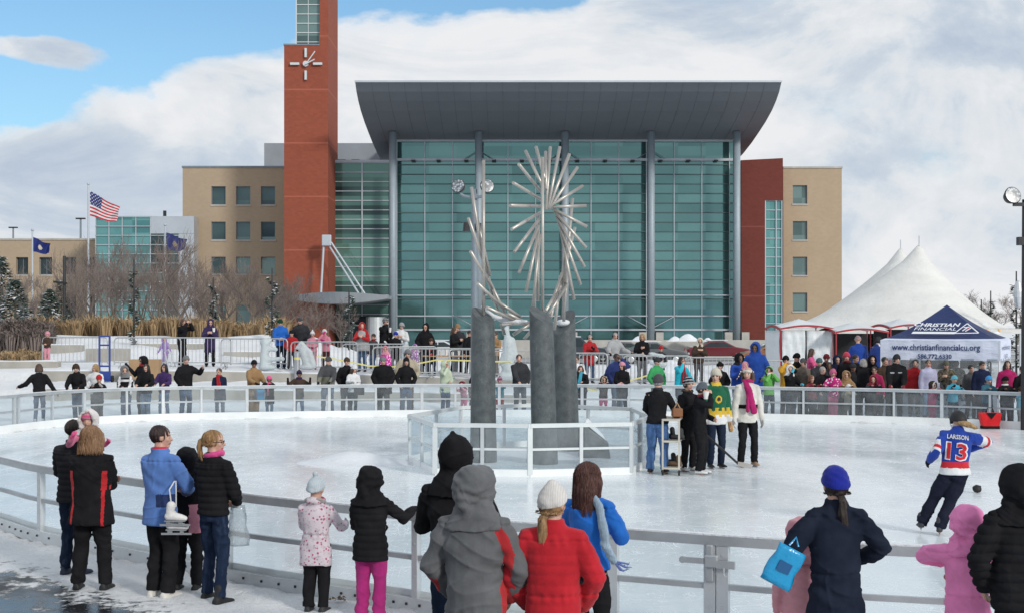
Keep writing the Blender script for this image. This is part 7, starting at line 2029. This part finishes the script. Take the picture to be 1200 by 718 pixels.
# hockey player skating away
def hj(H, U, a, mi):
    (s, S_, E_, W_, sp), (s2, S2, E2, W2, sp2) = a
    def seg(c, A, B):
        A = np.array(A); B = np.array(B); d = B-A; t_ = ((c-A)@d)/(d@d); dist = np.linalg.norm(c-(A+np.clip(t_, 0, 1)[:, None]*d), axis=1); return t_, dist
    def fn(c):
        o = np.zeros(len(c), 'i'); z = c[:, 2]/H
        for (S1, E1, W1) in ((S_, E_, W_), (S2, E2, W2)):
            t_, dd = seg(c, S1, E1); k = (dd < .085) & (np.abs(c[:, 0]) > .15*H*.72)
            o[k & (t_ > .72) & (t_ < 1.12)] = 2; o[k & (t_ > .84) & (t_ < 1.0)] = 1
            o[k & (t_ > .55) & (t_ < .72)] = 2
            o[k & (t_ > .60) & (t_ < .66)] = 2
        body = np.abs(c[:, 0]) < .125*H
        zz = c[:, 2]
        o[body & (zz < HEMZ+.16)] = 1; o[body & (zz < HEMZ+.09)] = 2
        return o
    HEMZ = .505*H*.98
    return fn
hx, hy = PX(1119, 16.8), 16.8
hp = person('hockey player in a blue jersey with red number thirteen skating away', hx, hy, 1.57, yaw=-14, vox=.011, jacket=(.012, .045, .30), jmats=[fabric((.012, .045, .30)), fabric((.50, .02, .03)), fabric(K['white'])], jpaint=hj, hem=.49, flare=1.15, bulk=1.2, pants=(.012, .014, .028), pw=1.28, hat=('helmet', K['black']), hair=None, skates=True, boot=K['char'],
            gloves=K['black'], R_='railout', L_='outlow', Rv=(.13, .17, .68), Lv=(-.185, .03, .60), lean=14, side=5, stance=.07, Rfoot=(-.13, -.04, .0), Lfoot=(-.27, .06, .015), hyaw=14, hpitch=6, wr=.009, z0=-.03)
hr_, hdct = hp
hr_.rotation_euler = (0, 0, R(-14))
# pony tail, face cage, letters
m = MB(); hd_ = hdct['hd']; m.tube([hd_((-.1, -.46, -.22)), hd_((.15, -.56, -.27)), hd_((.45, -.58, -.36)), hd_((.75, -.55, -.52)), hd_((.98, -.5, -.58))], [.03, .04, .036, .026, .008], 8, roundcap=True); pend(m, 'ponytail', [hairmat(K['blond'])], hr_, .011, 1, wrinkle(.006, 3, 2.5))
m = MB()
for a0 in (-.5, -.25, 0, .25, .5): m.tube([hd_((a0*.7, .42-.2*abs(a0), .12)), hd_((a0*.75, .52-.2*abs(a0), -.15)), hd_((a0*.6, .42-.2*abs(a0), -.45))], .006, 5)
for z_ in (.05, -.12, -.3): m.tube([hd_((-.42, .15, z_)), hd_((-.25, .42, z_)), hd_((0, .52, z_)), hd_((.25, .42, z_)), hd_((.42, .15, z_))], .006, 5)
m.build('face_cage', M['white_metal'], hr_)
LETTERS = []
def back_text(root, dct, s, zf, width, height, mt, push, shear=0, bold=0, xoff=0, arc=0):
    vs_, fs_ = text_verts(s, 1, shear, 0, bold); xs2 = [v.x for v in vs_]; ys2 = [v.y for v in vs_]
    cx_, cy_ = (max(xs2)+min(xs2))/2, (max(ys2)+min(ys2))/2; kx = width/(max(xs2)-min(xs2)); ky = height/(max(ys2)-min(ys2))
    LETTERS.append((root, [( (v.x-cx_)*kx+xoff, (v.y-cy_)*ky+zf-arc*((v.x-cx_)*kx)**2) for v in vs_], fs_, mt, push, dct))
back_text(*hp, '13', .685*1.57, .27, .235, fabric(K['white']), .014, bold=.05)
back_text(*hp, '13', .685*1.57, .235, .205, fabric((.50, .02, .03)), .019, bold=.02)
back_text(*hp, 'LARSSON', .80*1.57, .25, .055, fabric(K['white']), .014, bold=.02, arc=.3)

# glove on the ice and red bag on the curb
m = MB(); m.ell((0, 0, .065), (.072, .065, .065), 14, 9).tube([(.03, .02, .08), (.06, .03, .10)], .02, 8, roundcap=True)
o = pend(m, 'hockey_glove', [fabric(K['black'], 'shiny')], None, .012, 1, wrinkle(.006, 3, 2)); tag(o, 'round black hockey glove tossed beside the skating player', 'glove'); o.location = (PX(1145, 17.2), 17.2, PZ(574, 17.2))
o.location.z = .0
o.location = (PX(1145, 21.0), 21.0, .0)
Yb = rail_y(1160)-.35
BG = thing('tote_bag', 'red and black tote bag on the ice against the far boards', 'bag', (PX(1160, Yb), Yb, 0))
m = MB().loft([[(-.19, -.1, 0), (.19, -.1, 0), (.19, .1, 0), (-.19, .1, 0)], [(-.24, -.11, .22), (.24, -.11, .22), (.24, .11, .22), (-.24, .11, .22)], [(-.27, -.09, .40), (.27, -.09, .40), (.27, .09, .40), (-.27, .09, .40)]]); bevel(m.build('bag_body', fabric((.55, .015, .02)), BG), .02)
MB().box((0, 0, .035), (.42, .215, .07)).build('bag_base', fabric(K['black']), BG)
MB().add([(-.13, -.115, .40), (.13, -.115, .40), (0, -.122, .24)], [(0, 1, 2)]).build('bag_flap', fabric(K['black']), BG)
MB().tube([(-.1, 0, .4), (-.06, 0, .52), (.06, 0, .52), (.1, 0, .4)], .012, 6).build('handle', fabric(K['black']), BG)
# bags held at the rail
o = MB().loft([[(-.10, -.03, -.32), (.10, -.03, -.32), (.10, .03, -.32), (-.10, .03, -.32)], [(-.11, -.03, 0), (.11, -.03, 0), (.11, .03, 0), (-.11, .03, 0)]]).build('plastic_bag', M['bag_blue'], loc=PT(305.5, 455, rail_y(305)+.45)); tag(o, 'small blue plastic bag hanging beside the man in tan coverall', 'bag')
o = bevel(MB().box((0, 0, 0), (.28, .1, .2)).tube([(-.1, 0, .1), (-.06, 0, .26), (.06, 0, .26), (.1, 0, .1)], .012, 6).build('handbag', fabric(K['dgrey']), loc=PT(421, 458, rail_y(421)+.5)), .02); tag(o, 'grey handbag hanging beside the woman in the white hat', 'bag')

# ------------------------------------------------------------------ foreground
VF = .0085
def FG(label, px, Y, H, **kw):
    kw.setdefault('vox', VF); kw.setdefault('wr', .011)
    return person(label, PX(px, Y), Y, H, **kw)
# 1 adult holding a child, behind the coat with red panels
FG('adult in a dark puffer jacket holding a child in pink at the near rail', 86, 14.2, 1.60, yaw=-12, jacket=K['soft'], puff=.9, pants=K['djean'], pkind='denim', boot=K['navy'], hair=('short', K['dbr']), R_='hold', L_='hold', bulk=1.1, sex='m')
FG('small child in a pink coat and white fur hat carried at the near rail', 104, 13.95, .92, z0=.78, yaw=-160, jacket=(.62, .20, .32), pants=(.6, .2, .3), hat=('ears', K['pink'], K['lpink']), hood='up', hoodcol=(.64, .60, .60), fur=(.66, .64, .63), hair=None, R_='hold', L_='out', Rv=(.18, .15, .74), Lv=(-.2, .05, .66), gloves=K['pink'], boot=(.5, .5, .5), hyaw=-25, bulk=1.05)
# 2 black coat with red side panels
def p2(H, U, a, mi):
    def fn(c):
        x, y, z = c[:, 0], c[:, 1], c[:, 2]/H; o = np.zeros(len(c), 'i')
        o[(np.abs(np.abs(x)-(.165+.015*np.sin(z*9))) < .013+.008*(z > .62)) & (z < .74) & (y < .06) & (z > .4)] = 1
        o[(np.abs(x) > .19) & (np.abs(z-(.635)) < .012) & (y < .05)] = 1
        return o
    return fn
FG('woman with shoulder length brown hair in a black coat with red side panels', 107, 13.4, 1.58, yaw=-4, jacket=K['black'], jmats=[fabric(K['black']), fabric((.46, .02, .025))], jpaint=p2, hem=.40, flare=1.25, bulk=1.42, pants=K['black'], pw=1.22, boot=K['black'], hair=('bob', (.26, .145, .075)), hsc=1.2, R_='cross', L_='cross', stance=.088, hood=None, collar=K['black'])
# 3 blue jacket woman
def p3(H, U, a, mi):
    def fn(c):
        x, y, z = c[:, 0], c[:, 1], c[:, 2]/H; o = np.zeros(len(c), 'i')
        o[(x > .05) & (z > .535) & (z < .61) & (x < .24)] = 1
        o[(z > .868)] = 2
        return o
    return fn
B3 = FG('short haired woman in a blue fleece jacket looking right with skates on her arm', 188, 13.0, 1.63, yaw=-28, jacket=(.09, .19, .48), jmats=[fabric((.09, .19, .48)), fabric((.015, .03, .10)), fabric((.45, .03, .05))], jpaint=p3, hem=.42, flare=1.12, bulk=1.17, pants=K['black'], pw=1.2, boot=(.6, .58, .54), hair=('short', (.028, .012, .012)), R_='chest', L_='cross', Rv=(.05, .17, .60), Lv=(-.03, .16, .62), hyaw=-48, stance=.055, collar=(.09, .19, .48))
# 4 ponytail woman
FG('blond woman with a ponytail, pink hood and black puffer jacket in jeans', 250, 12.8, 1.60, yaw=-30, jacket=K['black'], puff=1.0, hem=.50, bulk=1.12, pants=(.012, .022, .05), pkind='denim', pw=.98, boot=K['black'], hair=('pony', (.30, .17, .07)), R_='clasp', L_='clasp', Rv=(.05, .15, .57), Lv=(-.05, .15, .57), hyaw=-55, stance=.085, glasses='clear', scarf=((.60, .07, .25), 0), stride=-.04)
r_ = None
# girl hidden between blue jacket and ponytail
FG('girl in a black jacket with a pink side panel between the two women', 219, 13.35, 1.36, yaw=-10, jacket=K['black'], jmats=[fabric(K['black']), fabric(K['lpink'])], jpaint=lambda H, U, a, mi: (lambda c: ((np.abs(c[:, 0]-.11) < .05) & (c[:, 2] < .62*H)).astype('i')), hem=.42, pants=K['black'], pw=1.15, boot=K['black'], hair=('short', K['dbr']), hood='up', hoodcol=K['black'], R_='clasp', L_='clasp', stance=.07)
# 5 child in print jacket
FG('child in a pink flowered white jacket and pale knit hat at the near rail', 370, 12.35, 1.20, yaw=-14, jacket=(.6, .55, .6), jkind='print', seams=[.6], hem=.36, flare=1.2, bulk=1.12, pants=K['black'], pw=1.25, boot=K['soft'], hat=('pom', (.50, .57, .62)), hair=None, hood='down', fur=(.36, .33, .34), R_='hold', L_='hold', Rv=(.17, .18, .64), Lv=(-.05, .2, .62), scarf=((.46, .02, .10), 0), stance=.06, gloves=(.3, .28, .3))
# 6 child black jacket pink trousers
FG('child in a black hooded jacket and magenta snow trousers gripping the near rail', 434, 12.05, 1.31, yaw=-12, jacket=K['black'], puff=.8, hem=.40, flare=1.1, bulk=1.12, pants=(.36, .02, .16), pw=1.25, boot=K['black'], hood='up', hair=None, R_='rail', L_='clasp', Rv=(.24, .20, .715), gloves=K['black'], stance=.06, hyaw=-18, hpitch=8)
# 7 black hood
FG('person in a black hooded sweatshirt with a pointed hood at the near rail', 534, 9.6, 1.78, yaw=-8, jacket=K['black'], sex='m', bulk=1.05, hood='peak', pants=K['djean'], hair=None, R_='hold', L_='hold', hpitch=4)
# 8 grey and red jacket
def p8(H, U, a, mi):
    (s, S_, E_, W_, sp), _b = a
    def fn(c):
        x, y, z = c[:, 0], c[:, 1], c[:, 2]/H; o = np.zeros(len(c), 'i')
        w_ = .028+.03*np.clip((z-.5)/.2, 0, 1)
        xc = np.interp(z, [.45, .52, .57, .63, .70, .76, .82, .86], [.135, .125, .115, .13, .14, .118, .085, .06])*H; hw = np.interp(z, [.45, .57, .66, .76, .86], [.018, .012, .022, .020, .010])*H
        o[(np.abs(x-xc) < hw) & (z > .44)] = 1
        o[(x < -.245) & (z > .50) & (z < .62) & (y > -.02)] = 1
        return o
    return fn
G8 = FG('man in a grey winter jacket with red sleeve stripes and his hood up', 557, 8.55, 1.68, yaw=-14, sex='m', jacket=(.115, .12, .128), jmats=[fabric((.115, .12, .128)), fabric((.42, .025, .03))], jpaint=p8, hem=.455, bulk=1.17, pants=K['jean'], pkind='denim', hood='up', hair=None, R_='pocket', L_='pocket', hyaw=-30, wr=.013, hpitch=8, hsc=1.0, seams=[.47, .80])
# 9 red coat, white beanie
FG('woman in a belted red coat and white knit beanie with a long blond ponytail', 648, 8.5, 1.585, yaw=-8, jacket=(.42, .012, .022), hem=.40, flare=1.25, bulk=1.22, puff=.3, pants=K['jean'], hat=('slouch', (.60, .58, .56)), hair=('lowpony', (.30, .175, .08)), R_='pocket', L_='pocket', hyaw=-30, wr=.014, seams=[.575, .79])
# 10 blue jacket brown hair with scarf
S10 = FG('woman with long auburn hair in a bright blue jacket with a pale scarf', 690, 10.1, 1.565, yaw=-30, jacket=(.012, .13, .50), hem=.50, bulk=1.06, pants=K['black'], hair=('long', (.075, .025, .018)), hsc=1.1, R_='hold', L_='hold', hyaw=-25)
r_, d_ = S10; U_ = d_['U']; H_ = d_['H']
m = MB(); pts = [d_['hd']((.28, -.2, -.45)), U_(Vector((.082*H_, -.055*H_, d_['Zf'](.80)))), U_(Vector((.115*H_, -.075*H_, d_['Zf'](.70)))), U_(Vector((.125*H_, -.07*H_, d_['Zf'](.62)))), U_(Vector((.15*H_, -.04*H_, d_['Zf'](.555))))]
m.tube(pts, [.03, .035, .04, .04, .035], 8, roundcap=True, flat=.7); pend(m, 'scarf', [fabric((.30, .40, .50), 'knit')], r_, VF, 1, wrinkle(.006, 4, 2))
m = MB(); e_ = pts[-1]
for k in range(7): m.tube([e_, e_+Vector((.05+.012*k, .0, -.03-.010*(k % 3)))+Vector((0, 0, .008*k-.03)), e_+Vector((.08+.02*(k % 4), .01, -.07+.012*k))], [.008, .007, .003], 5)
m.build('scarf_fringe', fabric((.16, .22, .50)), r_)
# 11 navy coat, blue beanie
FG('woman in a long navy coat and royal blue fleece hat holding a child', 979, 9.25, 1.615, yaw=0, jacket=(.012, .017, .032), hem=.375, flare=1.28, bulk=1.18, pants=K['djean'], pkind='denim', hat=('beanie', (.010, .02, .27)), hair=('lowpony', K['dbr']), R_='pocket', L_='hold', Rv=(.12, .12, .60), Lv=(-.175, .12, .60), hyaw=12, wr=.017, seams=[.565, .80])
# 12 child pink
FG('small child in a pale pink hooded coat leaning against the navy coat', 939, 9.7, 1.20, yaw=-20, jacket=(.55, .26, .30), hood='up', hem=.33, puff=.5, flare=1.15, bulk=1.1, pants=(.5, .2, .26), hair=None, R_='clasp', L_='down', wr=.012)
# 13 pink child at right
FG('child in a bright pink hooded coat with an arm on the near rail', 1134, 9.35, 1.33, yaw=8, jacket=(.76, .23, .47), hood='up', hem=.40, seams=[.57, .79], flare=1.15, bulk=1.2, pants=K['hot'], pw=1.2, hair=None, R_='clasp', L_='railout', Rv=(.02, .12, .62), wr=.014)
# 14 black quilted vest
FG('person in a black hood and quilted black vest at the right edge', 1195, 8.9, 1.655, yaw=5, jacket=K['black'], puff=1.25, hem=.44, bulk=1.25, hood='up', pants=K['black'], hair=None, R_='pocket', L_='pocket')

# things held in the foreground
sk = thing('pair_of_skates', 'pair of white figure skates hanging from the arm of the woman in blue', 'skates', PT(205, 610, 12.72))
for k, (dz, col) in enumerate(((0.02, (.70, .70, .69)), (-.085, (.62, .62, .62)))):
    m = MB(); m.tube([(-.04, 0, .15+dz), (-.05, 0, .10+dz), (-.055, 0, .04+dz)], [.05, .045, .046], 12, roundcap=True)
    m.tube([(-.07, 0, .03+dz), (.0, 0, .03+dz), (.07, 0, .018+dz), (.11, 0, .01+dz)], [.046, .045, .038, .028], 12, roundcap=True)
    if k: m.xf(lambda v: Vector((v.x-.0, v.y+.06, v.z)))
    bo = pend(m, 'skate_boot', [fabric(col, 'shiny')], sk, .007, 2)
    bl = MB().box((.0, .06*k, -.062+dz), (.33, .006, .022)).box((-.07, .06*k, -.035+dz), (.05, .02, .04)).box((.06, .06*k, -.035+dz), (.04, .02, .04)).box((0, .06*k, -.018+dz), (.22, .05, .014)); bl.build('blade', M['steel'], bo)
m = MB().tube([(-.04, 0, .19), (-.06, .0, .34), (-.03, .1, .42)], .008, 6).tube([(-.0, .05, .15), (-.0, .05, .33), (-.02, .12, .42)], .007, 6); m.build('laces', fabric(K['white']), sk); sk.scale = (.86, .86, .86)
BB = thing('shopping_bag', 'translucent bright blue plastic bag held by the woman in navy', 'bag', PT(918, 663, 9.1), 0)
m = MB(); g_ = []
for j in range(9):
    v = j/8; row = []
    for i in range(15):
        a = 2*PI*i/15; w_ = .095+.015*(1-v); row.append((w_*1.0*math.copysign(abs(math.cos(a))**.6, math.cos(a))+.008*math.sin(v*9+i), .028*math.sin(a)+.006*math.sin(i*2.3+v*5), (v-.5)*.27))
    g_.append(row)
m.loft([[Vector(p) for p in r] for r in g_]); Rm = Matrix.Rotation(R(28), 3, 'Y'); m.xf(lambda v: Rm @ v)
m.build('bag_body', M['bag_blue'], BB, smooth=True)
m = MB(); i0 = 0; m.box((0, -.034, -.0), (.09, .004, .07)); m.xf(lambda v: Rm @ v); m.build('printed_panel', mat('deep_blue_print', (.005, .08, .22), .4), BB)
m = MB(); m.tube([(.04, -.0, .14), (.09, .02, .19), (.10, .0, .13)], .008, 6); m.build('handle', M['bag_blue'], BB)
o = MB()
g_ = []
for j in range(9):
    v = j/8; g_.append([Vector(((.10-.05*v**2+.015*math.sin(i*1.9+j))*math.cos(2*PI*i/14), (.06-.03*v+.01*math.sin(i*2.7+j*2))*math.sin(2*PI*i/14), (v-.5)*.38)) for i in range(14)])
o.loft(g_); o = o.build('plastic_bag', M['clear_bag'], loc=PT(279, 615, 12.95), smooth=True); tag(o, 'crumpled clear plastic bag hanging beside the woman in jeans', 'bag')
# dead leaves at the foot of the near rail
m = MB(); p = PT(395, 700, 12.6); rg = random.Random(2)
for k in range(14):
    c = Vector((p.x+rg.uniform(-.05, .05), p.y+rg.uniform(-.04, .04), .03+rg.uniform(0, .06))); a = rg.uniform(0, 6); m.add([c, c+Vector((.035*math.cos(a), .035*math.sin(a), .02)), c+Vector((.05*math.cos(a+.5), .05*math.sin(a+.5), .0))], [(0, 1, 2)])
o = m.build('dead_leaves', mat('dead_leaf', (.20, .13, .07), .9)); tag(o, 'few brown dead leaves in the snow at the foot of the near rail', 'leaves', kind='stuff')

flush()
# project the jersey letters on the cloth of the back
for root, vs_, fs_, mt, push, dct in LETTERS:
    jk = [c for c in root.children if c.name.startswith('jacket')][0]
    bv = BVHTree.FromPolygons([v.co.copy() for v in jk.data.vertices], [tuple(p.vertices) for p in jk.data.polygons])
    ax = (dct['U'](Vector((0, 0, 1.3)))-dct['U'](Vector((0, 0, 1.0)))).normalized(); c0 = dct['U'](Vector((0, 0, 1.1)))
    rt = Vector((0, 1, 0)).cross(ax).normalized()
    m = MB(); out_ = []
    bm = bmesh.new(); vv = [bm.verts.new((a, b, 0)) for a, b in vs_]
    for f_ in fs_:
        try: bm.faces.new([vv[i] for i in f_])
        except ValueError: pass
    bmesh.ops.triangulate(bm, faces=bm.faces[:]); bmesh.ops.subdivide_edges(bm, edges=bm.edges[:], cuts=2, use_grid_fill=True)
    for v in bm.verts:
        q = c0+rt*v.co.x+ax*(v.co.y-1.1)+Vector((0, -.8, 0)); h_ = bv.ray_cast(q, Vector((0, 1, 0)))
        p_ = h_[0] if h_[0] is not None else q+Vector((0, .65, 0))
        v.co = p_+Vector((0, -push, 0))
    me = bpy.data.meshes.new('lettering'); bm.to_mesh(me); bm.free(); me.materials.append(mt)
    o = bpy.data.objects.new('lettering', me); COL.objects.link(o); o.parent = root
for o in list(bpy.data.objects):
    if '_h' in o.keys(): del o['_h']
for me in list(bpy.data.meshes):
    if me.users == 0: bpy.data.meshes.remove(me)

if __name__ == '__main__':
    for o in bpy.data.objects:
        if 'label' in o.keys() and not 4 <= len(o['label'].split()) <= 16: print('LABELLEN', o.name, o['label'])
